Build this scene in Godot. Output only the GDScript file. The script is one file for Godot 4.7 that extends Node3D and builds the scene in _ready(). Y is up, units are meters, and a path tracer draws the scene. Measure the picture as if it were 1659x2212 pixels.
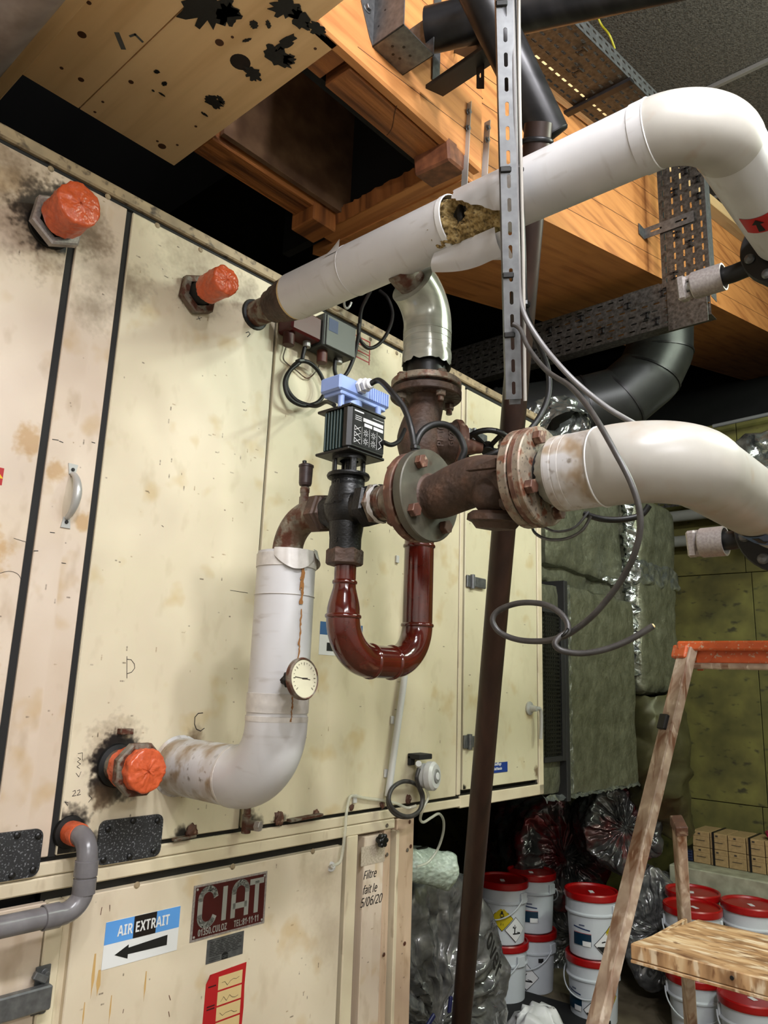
extends Node3D

# ---------------------------------------------------------------- mesh builder
class MB:
	var v := PackedVector3Array()
	var n := PackedVector3Array()
	var t := PackedVector2Array()

	func tri(a: Vector3, b: Vector3, c: Vector3, na: Vector3, nb: Vector3, nc: Vector3, ua := Vector2.ZERO, ub := Vector2.ZERO, uc := Vector2.ZERO) -> void:
		if (b - a).cross(c - a).dot(na + nb + nc) > 0.0:
			v.append(a); v.append(c); v.append(b)
			n.append(na); n.append(nc); n.append(nb)
			t.append(ua); t.append(uc); t.append(ub)
		else:
			v.append(a); v.append(b); v.append(c)
			n.append(na); n.append(nb); n.append(nc)
			t.append(ua); t.append(ub); t.append(uc)

	func quad(a: Vector3, b: Vector3, c: Vector3, d: Vector3, nn: Vector3) -> void:
		tri(a, b, c, nn, nn, nn, Vector2(0, 1), Vector2(1, 1), Vector2(1, 0))
		tri(a, c, d, nn, nn, nn, Vector2(0, 1), Vector2(1, 0), Vector2(0, 0))

	func box(c: Vector3, s: Vector3, bas := Basis.IDENTITY, bev := 0.0015) -> MB:
		var h := s * 0.5
		var b: float = minf(bev, minf(h.x, minf(h.y, h.z)) * 0.6)
		var i := h - Vector3(b, b, b)
		var ax := [Vector3(1, 0, 0), Vector3(0, 1, 0), Vector3(0, 0, 1)]
		for k in 3:
			var w: Vector3 = ax[k]
			var p: Vector3 = ax[(k + 1) % 3]
			var q: Vector3 = ax[(k + 2) % 3]
			for sg in [-1.0, 1.0]:
				var o: Vector3 = w * (h.dot(w) * sg)
				var pi_: Vector3 = p * i.dot(p)
				var qi: Vector3 = q * i.dot(q)
				var nn: Vector3 = bas * (w * sg)
				quad(c + bas * (o - pi_ - qi), c + bas * (o + pi_ - qi), c + bas * (o + pi_ + qi), c + bas * (o - pi_ + qi), nn)
				if b > 0.0:
					for s2 in [-1.0, 1.0]:
						var e1: Vector3 = w * (h.dot(w) * sg) + p * (i.dot(p) * s2)
						var e2: Vector3 = w * (i.dot(w) * sg) + p * (h.dot(p) * s2)
						var en: Vector3 = bas * ((w * sg + p * s2).normalized())
						quad(c + bas * (e1 - qi), c + bas * (e1 + qi), c + bas * (e2 + qi), c + bas * (e2 - qi), en)
		if b > 0.0:
			for x in [-1.0, 1.0]:
				for y in [-1.0, 1.0]:
					for z in [-1.0, 1.0]:
						var cn: Vector3 = bas * Vector3(x, y, z).normalized()
						tri(c + bas * Vector3(h.x * x, i.y * y, i.z * z), c + bas * Vector3(i.x * x, h.y * y, i.z * z), c + bas * Vector3(i.x * x, i.y * y, h.z * z), cn, cn, cn)
		return self

	# box between two corner points
	func bx(a: Vector3, b: Vector3, bev := 0.0015) -> MB:
		return box((a + b) * 0.5, (b - a).abs(), Basis.IDENTITY, bev)

	# square bar from a to b, width along side, height along the other
	func bar(a: Vector3, b: Vector3, w: float, h: float, side := Vector3.UP, bev := 0.0015) -> MB:
		var z := (b - a).normalized()
		var x := side.cross(z).normalized()
		var y := z.cross(x)
		return box((a + b) * 0.5, Vector3(w, h, a.distance_to(b)), Basis(x, y, z), bev)

	func grid(nu: int, nv: int, f: Callable, flip := false, wrap_u := false) -> MB:
		var p: Array[PackedVector3Array] = []
		for j in nv + 1:
			var row := PackedVector3Array()
			for i in nu + 1:
				row.append(f.call(float(i) / nu, float(j) / nv))
			p.append(row)
		var nn: Array[PackedVector3Array] = []
		for j in nv + 1:
			var row := PackedVector3Array()
			for i in nu + 1:
				var il := i - 1
				var ir := i + 1
				if wrap_u:
					il = (i - 1 + nu) % nu
					ir = (i + 1) % nu
				var du: Vector3 = p[j][mini(ir, nu)] - p[j][maxi(il, 0)]
				var dv: Vector3 = p[mini(j + 1, nv)][i] - p[maxi(j - 1, 0)][i]
				var q := du.cross(dv)
				if q.length_squared() < 1e-20:
					q = Vector3.UP
				row.append(q.normalized() * (-1.0 if flip else 1.0))
			nn.append(row)
		for j in nv:
			for i in nu:
				var a := Vector2(float(i) / nu, float(j) / nv)
				var e := Vector2(1.0 / nu, 0)
				var g := Vector2(0, 1.0 / nv)
				tri(p[j][i], p[j][i + 1], p[j + 1][i + 1], nn[j][i], nn[j][i + 1], nn[j + 1][i + 1], a, a + e, a + e + g)
				tri(p[j][i], p[j + 1][i + 1], p[j + 1][i], nn[j][i], nn[j + 1][i + 1], nn[j + 1][i], a, a + e + g, a + g)
		return self

	# pipe along a path, radius a number or an array
	func tube(path, rad, seg := 16, cap := true) -> MB:
		var m: int = path.size()
		var u := Vector3.ZERO
		var last := PackedVector3Array()
		var last_n := PackedVector3Array()
		var run := 0.0
		for k in m:
			var d: Vector3
			if k == 0: d = path[1] - path[0]
			elif k == m - 1: d = path[k] - path[k - 1]
			else: d = (path[k + 1] - path[k]).normalized() + (path[k] - path[k - 1]).normalized()
			d = d.normalized()
			if k == 0:
				u = d.cross(Vector3(0.13, 0.97, 0.21)).normalized()
				if u.length() < 0.5: u = d.cross(Vector3.RIGHT).normalized()
			else:
				u = (u - d * u.dot(d)).normalized()
				run += path[k].distance_to(path[k - 1])
			var w := d.cross(u)
			var r: float = rad[k] if rad is Array else rad
			var slope := 0.0
			if rad is Array and k > 0:
				slope = (rad[k - 1] - rad[k]) / maxf(path[k].distance_to(path[k - 1]), 0.0005)
			var ring := PackedVector3Array()
			var ring_n := PackedVector3Array()
			for i in seg + 1:
				var a := TAU * i / seg
				var q := u * cos(a) + w * sin(a)
				ring.append(path[k] + q * r)
				ring_n.append((q + d * clampf(slope, -3.0, 3.0)).normalized())
			if k > 0:
				for i in seg:
					var ua := Vector2(float(i) / seg, run)
					tri(last[i], last[i + 1], ring[i + 1], last_n[i], last_n[i + 1], ring_n[i + 1], ua, ua, ua)
					tri(last[i], ring[i + 1], ring[i], last_n[i], ring_n[i + 1], ring_n[i], ua, ua, ua)
			if cap and (k == 0 or k == m - 1) and r > 0.00001:
				var cn := -d if k == 0 else d
				for i in seg:
					tri(path[k], ring[i], ring[i + 1], cn, cn, cn)
			last = ring
			last_n = ring_n
		return self

	# turned profile: points (radius, height) about an axis
	func lathe(o: Vector3, axis: Vector3, prof: Array, seg := 24, smooth := false, turn := 0.0) -> MB:
		var d := axis.normalized()
		var u := d.cross(Vector3.UP)
		if u.length() < 0.2: u = d.cross(Vector3.BACK)
		u = u.normalized()
		var w := d.cross(u)
		var m := prof.size()
		var pn: Array[Vector2] = []
		for k in m - 1:
			var e: Vector2 = prof[k + 1] - prof[k]
			pn.append(Vector2(e.y, -e.x).normalized())
		for k in m - 1:
			var a: Vector2 = prof[k]
			var b: Vector2 = prof[k + 1]
			var n1: Vector2 = pn[k]
			var n2: Vector2 = pn[k]
			if smooth:
				if k > 0: n1 = (pn[k - 1] + pn[k]).normalized()
				if k < m - 2: n2 = (pn[k + 1] + pn[k]).normalized()
			for i in seg:
				var t0 := TAU * i / seg + turn
				var t1 := TAU * (i + 1) / seg + turn
				var c0 := u * cos(t0) + w * sin(t0)
				var c1 := u * cos(t1) + w * sin(t1)
				var f0 := c0
				var f1 := c1
				if seg < 9:
					f0 = (c0 + c1).normalized()
					f1 = f0
				var pa := o + d * a.y + c0 * a.x
				var pb := o + d * a.y + c1 * a.x
				var pc := o + d * b.y + c1 * b.x
				var pd := o + d * b.y + c0 * b.x
				var na := (f0 * n1.x + d * n1.y)
				var nb := (f1 * n1.x + d * n1.y)
				var nc := (f1 * n2.x + d * n2.y)
				var nd := (f0 * n2.x + d * n2.y)
				var q := float(i) / seg
				var q2 := float(i + 1) / seg
				if a.x > 0.000001: tri(pa, pb, pc, na, nb, nc, Vector2(q, a.y), Vector2(q2, a.y), Vector2(q2, b.y))
				if b.x > 0.000001: tri(pa, pc, pd, na, nc, nd, Vector2(q, a.y), Vector2(q2, b.y), Vector2(q, b.y))
		return self

	func cyl(a: Vector3, b: Vector3, r: float, seg := 20, bev := 0.001) -> MB:
		var h := a.distance_to(b)
		var c := minf(bev, minf(r, h) * 0.4)
		return lathe(a, b - a, [Vector2(0, 0), Vector2(r - c, 0), Vector2(r, c), Vector2(r, h - c), Vector2(r - c, h), Vector2(0, h)], seg)

	# hexagon nut, r to the corners
	func hexnut(a: Vector3, b: Vector3, r: float, turn := 0.0, seg := 6) -> MB:
		var h := a.distance_to(b)
		var c := minf(r * 0.1, h * 0.25)
		return lathe(a, b - a, [Vector2(0, 0), Vector2(r - c, 0), Vector2(r, c), Vector2(r, h - c), Vector2(r - c, h), Vector2(0, h)], seg, false, turn)

	func ball(c: Vector3, r: float, sc := Vector3.ONE, nu := 20, nv := 12) -> MB:
		return grid(nu, nv, func(a, b): return c + Vector3(cos(a * TAU) * sin(b * PI), cos(b * PI), sin(a * TAU) * sin(b * PI)) * r * sc, false, true)

	# flat outline given thickness along its normal
	func prism(poly: PackedVector2Array, o: Vector3, ux: Vector3, uy: Vector3, th: float) -> MB:
		var nz := ux.cross(uy).normalized()
		var ids := Geometry2D.triangulate_polygon(poly)
		for k in range(0, ids.size(), 3):
			var a := poly[ids[k]]
			var b := poly[ids[k + 1]]
			var c := poly[ids[k + 2]]
			var pa := o + ux * a.x + uy * a.y
			var pb := o + ux * b.x + uy * b.y
			var pc := o + ux * c.x + uy * c.y
			tri(pa + nz * th, pb + nz * th, pc + nz * th, nz, nz, nz, a, b, c)
			tri(pa, pb, pc, -nz, -nz, -nz, a, b, c)
		var cw := Geometry2D.is_polygon_clockwise(poly)
		for k in poly.size():
			var a := poly[k]
			var b := poly[(k + 1) % poly.size()]
			var e := (b - a).normalized()
			var q := Vector2(-e.y, e.x) if cw else Vector2(e.y, -e.x)
			var nn := (ux * q.x + uy * q.y).normalized()
			var pa := o + ux * a.x + uy * a.y
			var pb := o + ux * b.x + uy * b.y
			quad(pa, pb, pb + nz * th, pa + nz * th, nn)
		return self

	# flat ribbon through points on a plane with normal nz
	func stroke(pts: Array, w: float, nz := Vector3.BACK, th := 0.0006) -> MB:
		for k in pts.size() - 1:
			var a: Vector3 = pts[k]
			var b: Vector3 = pts[k + 1]
			var e := (b - a).normalized()
			var s := nz.cross(e) * w * 0.5
			a -= e * w * 0.3
			b += e * w * 0.3
			quad(a - s + nz * th, b - s + nz * th, b + s + nz * th, a + s + nz * th, nz)
		return self

	# plate pierced by round-ended slots, nx by ny cells, slot sx by sy
	func slots(o: Vector3, ux: Vector3, uy: Vector3, size: Vector2, nx: int, ny: int, slot: Vector2, th := 0.0015, stagger := false) -> MB:
		var nz := ux.cross(uy).normalized()
		var cw := size.x / nx
		var ch := size.y / ny
		for j in ny:
			for i in nx:
				var off := 0.0
				if stagger and j % 2 == 1: off = 0.18 * cw
				var c := Vector2((i + 0.5) * cw, (j + 0.5) * ch)
				var ins := PackedVector2Array()
				var outs := PackedVector2Array()
				var r := minf(slot.x, slot.y) * 0.5
				for k in 12:
					var a := TAU * (k + 0.5) / 12.0
					var q := Vector2(cos(a), sin(a))
					ins.append(c + Vector2(off, 0) + Vector2(signf(q.x) * (slot.x * 0.5 - r), signf(q.y) * (slot.y * 0.5 - r)) + q * r)
					var m := maxf(absf(q.x), absf(q.y))
					var e := q / m
					if k in [1, 4, 7, 10]: e = Vector2(signf(q.x), signf(q.y))
					outs.append(c + e * Vector2(cw, ch) * 0.5)
				for k in 12:
					var k2 := (k + 1) % 12
					var a := o + ux * outs[k].x + uy * outs[k].y
					var b := o + ux * outs[k2].x + uy * outs[k2].y
					var d := o + ux * ins[k2].x + uy * ins[k2].y
					var e := o + ux * ins[k].x + uy * ins[k].y
					quad(a + nz * th, b + nz * th, d + nz * th, e + nz * th, nz)
					quad(a, b, d, e, -nz)
					var mid := (ins[k] + ins[k2]) * 0.5 - (c + Vector2(off, 0))
					quad(e, d, d + nz * th, e + nz * th, -(ux * mid.x + uy * mid.y).normalized())
		return self

	func mesh() -> ArrayMesh:
		var a := []
		a.resize(Mesh.ARRAY_MAX)
		a[Mesh.ARRAY_VERTEX] = v
		a[Mesh.ARRAY_NORMAL] = n
		a[Mesh.ARRAY_TEX_UV] = t
		var m := ArrayMesh.new()
		m.add_surface_from_arrays(Mesh.PRIMITIVE_TRIANGLES, a)
		return m


# ---------------------------------------------------------------- scene helpers
var M := {}
var taken := {}
var rng := RandomNumberGenerator.new()
var fnl := FastNoiseLite.new()

func numbered(called: String) -> String:
	if not taken.has(called):
		taken[called] = 0
		return called
	taken[called] += 1
	return "%s_%03d" % [called, taken[called]]

func tag(o: Node3D, label: String, category: String, group := "") -> void:
	o.set_meta("label", label)
	o.set_meta("category", category)
	if group: o.set_meta("group", group)

func thing(called: String, label: String, category: String, at := Vector3.ZERO, group := "") -> Node3D:
	var o := Node3D.new()
	o.name = numbered(called)
	add_child(o)
	o.position = at
	tag(o, label, category, group)
	return o

# a part: geometry given in world axes, hung under its thing
func part(called: String, mb: MB, mat: Material, parent: Node3D, label := "") -> MeshInstance3D:
	var o := MeshInstance3D.new()
	o.name = called
	o.mesh = mb.mesh()
	o.material_override = mat
	parent.add_child(o, true)
	if not parent is MeshInstance3D: o.position = -parent.position
	if label: o.set_meta("label", label)
	return o

# a thing that is one mesh
func one(called: String, mb: MB, mat: Material, label: String, category: String, group := "") -> MeshInstance3D:
	var o := MeshInstance3D.new()
	o.name = numbered(called)
	o.mesh = mb.mesh()
	o.material_override = mat
	add_child(o)
	tag(o, label, category, group)
	return o

func struct(called: String, mb: MB, mat: Material) -> MeshInstance3D:
	var o := MeshInstance3D.new()
	o.name = called
	o.mesh = mb.mesh()
	o.material_override = mat
	add_child(o, true)
	o.set_meta("kind", "structure")
	return o

func text(called: String, s: String, at: Vector3, height: float, mat: Material, parent: Node3D, bas := Basis.IDENTITY, stretch := 1.0, bold := true) -> MeshInstance3D:
	var f := SystemFont.new()
	f.font_names = PackedStringArray(["Droid Sans"])
	if bold: f.font_weight = 700
	var tm := TextMesh.new()
	tm.font = f
	tm.text = s
	tm.font_size = 48
	tm.pixel_size = height / 34.0
	tm.depth = 0.0006
	tm.curve_step = 2.0
	var o := MeshInstance3D.new()
	o.name = called
	o.mesh = tm
	o.material_override = mat
	parent.add_child(o, true)
	o.transform = Transform3D(bas * Basis.from_scale(Vector3(stretch, 1, 1)), at - (parent.position if not parent is MeshInstance3D else Vector3.ZERO))
	return o

func arc(c: Vector3, u: Vector3, w: Vector3, r: float, a0: float, a1: float, k := 12) -> Array:
	var p := []
	for i in k + 1:
		var a := lerpf(a0, a1, float(i) / k)
		p.append(c + u * cos(a) * r + w * sin(a) * r)
	return p

func spline(pts: Array, per := 8) -> Array:
	var out := []
	for i in pts.size() - 1:
		var a: Vector3 = pts[maxi(i - 1, 0)]
		var b: Vector3 = pts[i]
		var c: Vector3 = pts[i + 1]
		var d: Vector3 = pts[mini(i + 2, pts.size() - 1)]
		for k in per:
			out.append(b.cubic_interpolate(c, a, d, float(k) / per))
	out.append(pts[-1])
	return out

func nz3(p: Vector3, f: float) -> float:
	return fnl.get_noise_3dv(p * f)

# ---------------------------------------------------------------- textures
func grey(sd: int, freq: float, w := 256, h := 256, sx := 1, sy := 1, octaves := 4, kind := FastNoiseLite.TYPE_SIMPLEX_SMOOTH) -> PackedByteArray:
	var f := FastNoiseLite.new()
	f.seed = sd
	f.frequency = freq
	f.noise_type = kind
	f.fractal_octaves = octaves
	var im := f.get_seamless_image(maxi(w / sx, 4), maxi(h / sy, 4))
	if sx > 1 or sy > 1: im.resize(w, h, Image.INTERPOLATE_CUBIC)
	im.convert(Image.FORMAT_L8)
	return im.get_data()

func ramp_img(d: PackedByteArray, stops: Array, w: int, h: int) -> Image:
	var g := Gradient.new()
	var offs := PackedFloat32Array()
	var cols := PackedColorArray()
	for s in stops:
		offs.append(s[0])
		cols.append(s[1])
	g.offsets = offs
	g.colors = cols
	var lut := PackedByteArray()
	for i in 256:
		var c := g.sample(i / 255.0)
		lut.append(int(c.r * 255)); lut.append(int(c.g * 255)); lut.append(int(c.b * 255))
	var o := PackedByteArray()
	o.resize(d.size() * 3)
	for i in d.size():
		var k := d[i] * 3
		o[i * 3] = lut[k]; o[i * 3 + 1] = lut[k + 1]; o[i * 3 + 2] = lut[k + 2]
	return Image.create_from_data(w, h, false, Image.FORMAT_RGB8, o)

# lays a colour over an image where a noise is above lo
func over(im: Image, d: PackedByteArray, lo: float, hi: float, c: Color) -> Image:
	var o := im.get_data()
	var rr := int(c.r * 255); var gg := int(c.g * 255); var bb := int(c.b * 255)
	for i in d.size():
		var x := d[i] / 255.0
		if x > lo:
			var a := clampf((x - lo) / (hi - lo), 0.0, 1.0) * c.a
			var k := i * 3
			o[k] = int(lerpf(o[k], rr, a)); o[k + 1] = int(lerpf(o[k + 1], gg, a)); o[k + 2] = int(lerpf(o[k + 2], bb, a))
	return Image.create_from_data(im.get_width(), im.get_height(), false, Image.FORMAT_RGB8, o)

func bump(d: PackedByteArray, w: int, h: int, strength: float) -> ImageTexture:
	var im := Image.create_from_data(w, h, false, Image.FORMAT_L8, d)
	im.convert(Image.FORMAT_RGBA8)
	im.bump_map_to_normal_map(strength)
	return ImageTexture.create_from_image(im)

func plain(c: Color, rough := 0.6, metal := 0.0) -> StandardMaterial3D:
	var m := StandardMaterial3D.new()
	m.albedo_color = c
	m.roughness = rough
	m.metallic = metal
	return m

func tex_mat(im: Image, metres: float, rough := 0.6, metal := 0.0, nrm: Texture2D = null, nstr := 1.0) -> StandardMaterial3D:
	var m := StandardMaterial3D.new()
	m.albedo_texture = ImageTexture.create_from_image(im)
	m.roughness = rough
	m.metallic = metal
	m.uv1_triplanar = true
	m.uv1_scale = Vector3.ONE / metres
	if nrm:
		m.normal_enabled = true
		m.normal_texture = nrm
		m.normal_scale = nstr
	return m

func mottled(sd: int, freq: float, a: Color, b: Color, metres: float, rough := 0.6, metal := 0.0) -> StandardMaterial3D:
	return tex_mat(ramp_img(grey(sd, freq), [[0.15, a], [0.85, b]], 256, 256), metres, rough, metal)

# ---------------------------------------------------------------- scene
func unseen_tube_lamp(at: Vector3, turn: float, length: float, energy: float, col: Color, label: String) -> void:  # tube fixture out of view, kind and place chosen for its light
	var b := Basis(Vector3.UP, turn)
	var t := thing("unseen_lamp", label, "lamp", at, "unseen lamps")
	part("housing", MB.new().box(at + Vector3(0, 0.05, 0), Vector3(length + 0.06, 0.05, 0.16), b, 0.008), plain(Color(0.75, 0.75, 0.73), 0.5), t)
	var glow := plain(Color(0.9, 0.9, 0.9), 0.4)
	glow.emission_enabled = true
	glow.emission = col
	glow.emission_energy_multiplier = 1.5
	for s in [-0.04, 0.04]:
		var o := b * Vector3(0, 0, s)
		var e := b * Vector3(length * 0.5, 0, 0)
		part("tube", MB.new().tube([at + o - e, at + o + e], 0.013, 12), glow, t)
	for k in [-0.36, 0.0, 0.36]:
		var l := OmniLight3D.new()
		l.name = "light"
		l.light_color = col
		l.light_energy = energy / 3.0
		l.light_size = 0.08
		l.omni_range = 16.0
		l.omni_attenuation = 2.0
		l.shadow_enabled = true
		t.add_child(l, true)
		l.position = b * Vector3(length * k, -0.075, 0)

func _ready() -> void:
	rng.seed = 7
	fnl.seed = 3
	fnl.frequency = 1.0
	fnl.fractal_octaves = 3
	var cam := Camera3D.new()
	cam.name = "camera"
	add_child(cam)
	cam.transform = Transform3D(Basis(Vector3(0.6619, 0.035, 0.7488), Vector3(-0.1854, 0.9755, 0.1183), Vector3(-0.7263, -0.2171, 0.6522)), Vector3(0, 1.55, 1.6))
	cam.fov = 68.316
	cam.near = 0.02
	cam.current = true
	var we := WorldEnvironment.new()
	we.name = "environment"
	var env := Environment.new()
	env.background_mode = Environment.BG_COLOR
	env.background_color = Color(0.02, 0.02, 0.02)
	env.tonemap_mode = Environment.TONE_MAPPER_LINEAR
	env.tonemap_exposure = 1.0
	env.sdfgi_enabled = true
	env.ssao_enabled = true
	env.ssil_enabled = true
	we.environment = env
	add_child(we)
	unseen_tube_lamp(Vector3(0.32, 3.37, 2.06), 0.05, 1.5, 6.6, Color(0.985, 0.985, 1.0), "unseen twin tube lamp above the camera, placed to light the unit front")  # unseen lamp, lights the unit from above the camera
	unseen_tube_lamp(Vector3(-0.3, 2.75, 3.2), 0.05, 1.5, 2.3, Color(0.985, 0.985, 1.0), "added fill lamp behind the camera, lights the undersides of plywood and white pipe")  # added fill light for plywood and pipe undersides
	unseen_tube_lamp(Vector3(2.9, 3.55, 2.3), 0.1, 1.5, 4.3, Color(0.95, 1.0, 0.92), "unseen twin tube lamp on the right, placed to light the timber beam face")  # unseen lamp, lights the beam face from the right
	materials()
	room()
	timber()
	steelwork()
	unit()
	unit_things()
	pipes()
	valves()
	cables()
	ducts()
	stores()
	ladder()

func materials() -> void:
	var cr := ramp_img(grey(1, 0.012), [[0.0, Color(0.79, 0.73, 0.62)], [0.5, Color(0.83, 0.78, 0.67)], [1.0, Color(0.86, 0.81, 0.7)]], 256, 256)
	cr = over(cr, grey(2, 0.05, 256, 256, 1, 4), 0.80, 1.0, Color(0.45, 0.36, 0.26, 0.5))
	M.cream = tex_mat(cr, 0.8, 0.42)
	M.cream_dirty = tex_mat(over(cr, grey(3, 0.03), 0.55, 0.9, Color(0.25, 0.2, 0.15, 0.8)), 0.4, 0.5)
	M.rail = tex_mat(over(ramp_img(grey(4, 0.02), [[0, Color(0.5, 0.44, 0.35)], [1, Color(0.68, 0.6, 0.47)]], 256, 256), grey(5, 0.05), 0.62, 0.9, Color(0.16, 0.12, 0.09, 0.8)), 0.5, 0.5)
	M.gasket = plain(Color(0.075, 0.072, 0.068), 0.75)
	M.black = plain(Color(0.02, 0.02, 0.021), 0.45)
	M.plastic = plain(Color(0.026, 0.026, 0.028), 0.42)
	M.rubber = plain(Color(0.045, 0.045, 0.047), 0.5)
	M.void = plain(Color(0.012, 0.012, 0.014), 0.9)  # near-black, stands in for shade inside the roof cavity
	var pv := ramp_img(grey(6, 0.012), [[0, Color(0.72, 0.715, 0.715)], [1, Color(0.78, 0.775, 0.775)]], 256, 256)
	M.jacket = tex_mat(over(pv, grey(7, 0.06, 256, 256, 4, 1), 0.78, 1.0, Color(0.5, 0.45, 0.4, 0.4)), 0.5, 0.38)
	M.jacket_dirty = tex_mat(over(over(pv, grey(8, 0.016), 0.5, 0.75, Color(0.52, 0.42, 0.3, 0.75)), grey(9, 0.06), 0.72, 0.95, Color(0.3, 0.24, 0.18, 0.6)), 0.35, 0.45)
	M.jacket_warm = tex_mat(over(ramp_img(grey(10, 0.012), [[0, Color(0.6, 0.585, 0.555)], [1, Color(0.68, 0.665, 0.635)]], 256, 256), grey(11, 0.02), 0.7, 1.0, Color(0.55, 0.4, 0.27, 0.45)), 0.5, 0.33)
	M.jacket_grey = tex_mat(ramp_img(grey(12, 0.05, 256, 256, 8, 1), [[0, Color(0.56, 0.57, 0.53)], [1, Color(0.74, 0.74, 0.69)]], 256, 256), 0.4, 0.22, 0.3)
	M.tape = tex_mat(ramp_img(grey(13, 0.02), [[0, Color(0.66, 0.64, 0.62)], [1, Color(0.83, 0.81, 0.78)]], 256, 256), 0.2, 0.35)
	var fo := ramp_img(grey(14, 0.03), [[0, Color(0.45, 0.47, 0.46)], [1, Color(0.8, 0.82, 0.8)]], 256, 256)
	M.foil = tex_mat(fo, 0.35, 0.22, 0.85, bump(grey(15, 0.03, 256, 256, 1, 1, 4, FastNoiseLite.TYPE_CELLULAR), 256, 256, 5.0), 0.8)
	M.foil_dull = tex_mat(ramp_img(grey(16, 0.02), [[0, Color(0.33, 0.335, 0.27)], [1, Color(0.47, 0.475, 0.40)]], 256, 256), 0.5, 0.36, 0.45, bump(grey(17, 0.05), 256, 256, 4.0), 0.5)
	var wr := grey(18, 0.012, 256, 256, 1, 1, 4, FastNoiseLite.TYPE_CELLULAR)
	M.wrap = tex_mat(ramp_img(grey(19, 0.02), [[0, Color(0.24, 0.24, 0.24)], [0.6, Color(0.46, 0.46, 0.46)], [1, Color(0.72, 0.72, 0.7)]], 256, 256), 0.45, 0.14, 0.45, bump(wr, 256, 256, 7.0), 1.0)
	M.wrap_red = tex_mat(over(ramp_img(grey(20, 0.02), [[0, Color(0.12, 0.12, 0.12)], [1, Color(0.36, 0.36, 0.35)]], 256, 256), grey(21, 0.012), 0.6, 0.72, Color(0.4, 0.05, 0.06, 0.85)), 0.8, 0.15, 0.35, bump(wr, 256, 256, 7.0), 1.0)
	M.bubble = tex_mat(ramp_img(grey(22, 0.05), [[0, Color(0.6, 0.66, 0.6)], [1, Color(0.78, 0.82, 0.76)]], 256, 256), 0.3, 0.3, 0.0, bump(grey(23, 0.09, 256, 256, 1, 1, 1, FastNoiseLite.TYPE_CELLULAR), 256, 256, 5.0), 1.0)
	M.maroon = tex_mat(ramp_img(grey(24, 0.02), [[0, Color(0.23, 0.055, 0.03)], [1, Color(0.33, 0.085, 0.045)]], 256, 256), 0.3, 0.13)
	M.maroon.clearcoat_enabled = true
	M.maroon.clearcoat = 0.6
	M.maroon.clearcoat_roughness = 0.1
	var ru := ramp_img(grey(25, 0.02), [[0, Color(0.17, 0.13, 0.11)], [0.6, Color(0.27, 0.2, 0.16)], [1, Color(0.36, 0.25, 0.19)]], 256, 256)
	M.cast = tex_mat(ru, 0.35, 0.62, 0.15, bump(grey(26, 0.09), 256, 256, 3.0), 0.6)
	M.rust = tex_mat(over(ramp_img(grey(27, 0.025), [[0, Color(0.3, 0.27, 0.23)], [0.5, Color(0.45, 0.42, 0.37)], [1, Color(0.55, 0.52, 0.46)]], 256, 256), grey(28, 0.02), 0.42, 0.6, Color(0.3, 0.14, 0.07, 0.95)), 0.22, 0.6, 0.15, bump(grey(29, 0.08), 256, 256, 3.0), 0.6)
	M.rust_red = tex_mat(over(ramp_img(grey(30, 0.03), [[0, Color(0.24, 0.15, 0.11)], [1, Color(0.42, 0.26, 0.19)]], 256, 256), grey(31, 0.03), 0.66, 0.8, Color(0.62, 0.56, 0.48, 0.8)), 0.25, 0.65)
	M.flange_green = tex_mat(over(ramp_img(grey(32, 0.02), [[0, Color(0.23, 0.22, 0.185)], [1, Color(0.33, 0.315, 0.265)]], 256, 256), grey(33, 0.03), 0.7, 0.95, Color(0.25, 0.15, 0.1, 0.8)), 0.3, 0.5, 0.15)
	M.flange_grey = tex_mat(over(over(ramp_img(grey(34, 0.02), [[0, Color(0.42, 0.38, 0.33)], [1, Color(0.62, 0.57, 0.5)]], 256, 256), grey(35, 0.025), 0.58, 0.75, Color(0.4, 0.2, 0.12, 0.85)), grey(36, 0.07), 0.7, 0.9, Color(0.1, 0.09, 0.08, 0.8)), 0.2, 0.5, 0.25)
	M.iron = tex_mat(ramp_img(grey(37, 0.05), [[0, Color(0.04, 0.042, 0.043)], [1, Color(0.085, 0.088, 0.09)]], 256, 256), 0.2, 0.42, 0.25, bump(grey(38, 0.12), 256, 256, 2.0), 0.5)
	M.galv = tex_mat(ramp_img(grey(39, 0.06, 256, 256, 1, 1, 3, FastNoiseLite.TYPE_CELLULAR), [[0, Color(0.34, 0.345, 0.35)], [1, Color(0.48, 0.485, 0.49)]], 256, 256), 0.3, 0.4, 0.6)
	M.tray = tex_mat(over(ramp_img(grey(40, 0.06, 256, 256, 1, 1, 3, FastNoiseLite.TYPE_CELLULAR), [[0, Color(0.22, 0.21, 0.2)], [1, Color(0.42, 0.41, 0.39)]], 256, 256), grey(41, 0.03), 0.6, 0.9, Color(0.14, 0.11, 0.08, 0.6)), 0.25, 0.42, 0.55)
	M.dark_steel = tex_mat(ramp_img(grey(42, 0.03, 256, 256, 4, 1), [[0, Color(0.1, 0.1, 0.105)], [1, Color(0.24, 0.235, 0.24)]], 256, 256), 0.5, 0.36, 0.6)
	M.post = tex_mat(ramp_img(grey(43, 0.04, 256, 256, 1, 6), [[0, Color(0.13, 0.085, 0.07)], [1, Color(0.25, 0.16, 0.125)]], 256, 256), 0.4, 0.42, 0.3)
	M.bright = plain(Color(0.72, 0.72, 0.71), 0.35, 0.4)
	M.alu = tex_mat(ramp_img(grey(44, 0.05), [[0, Color(0.56, 0.53, 0.52)], [1, Color(0.72, 0.69, 0.67)]], 256, 256), 0.1, 0.4, 0.5)
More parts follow.
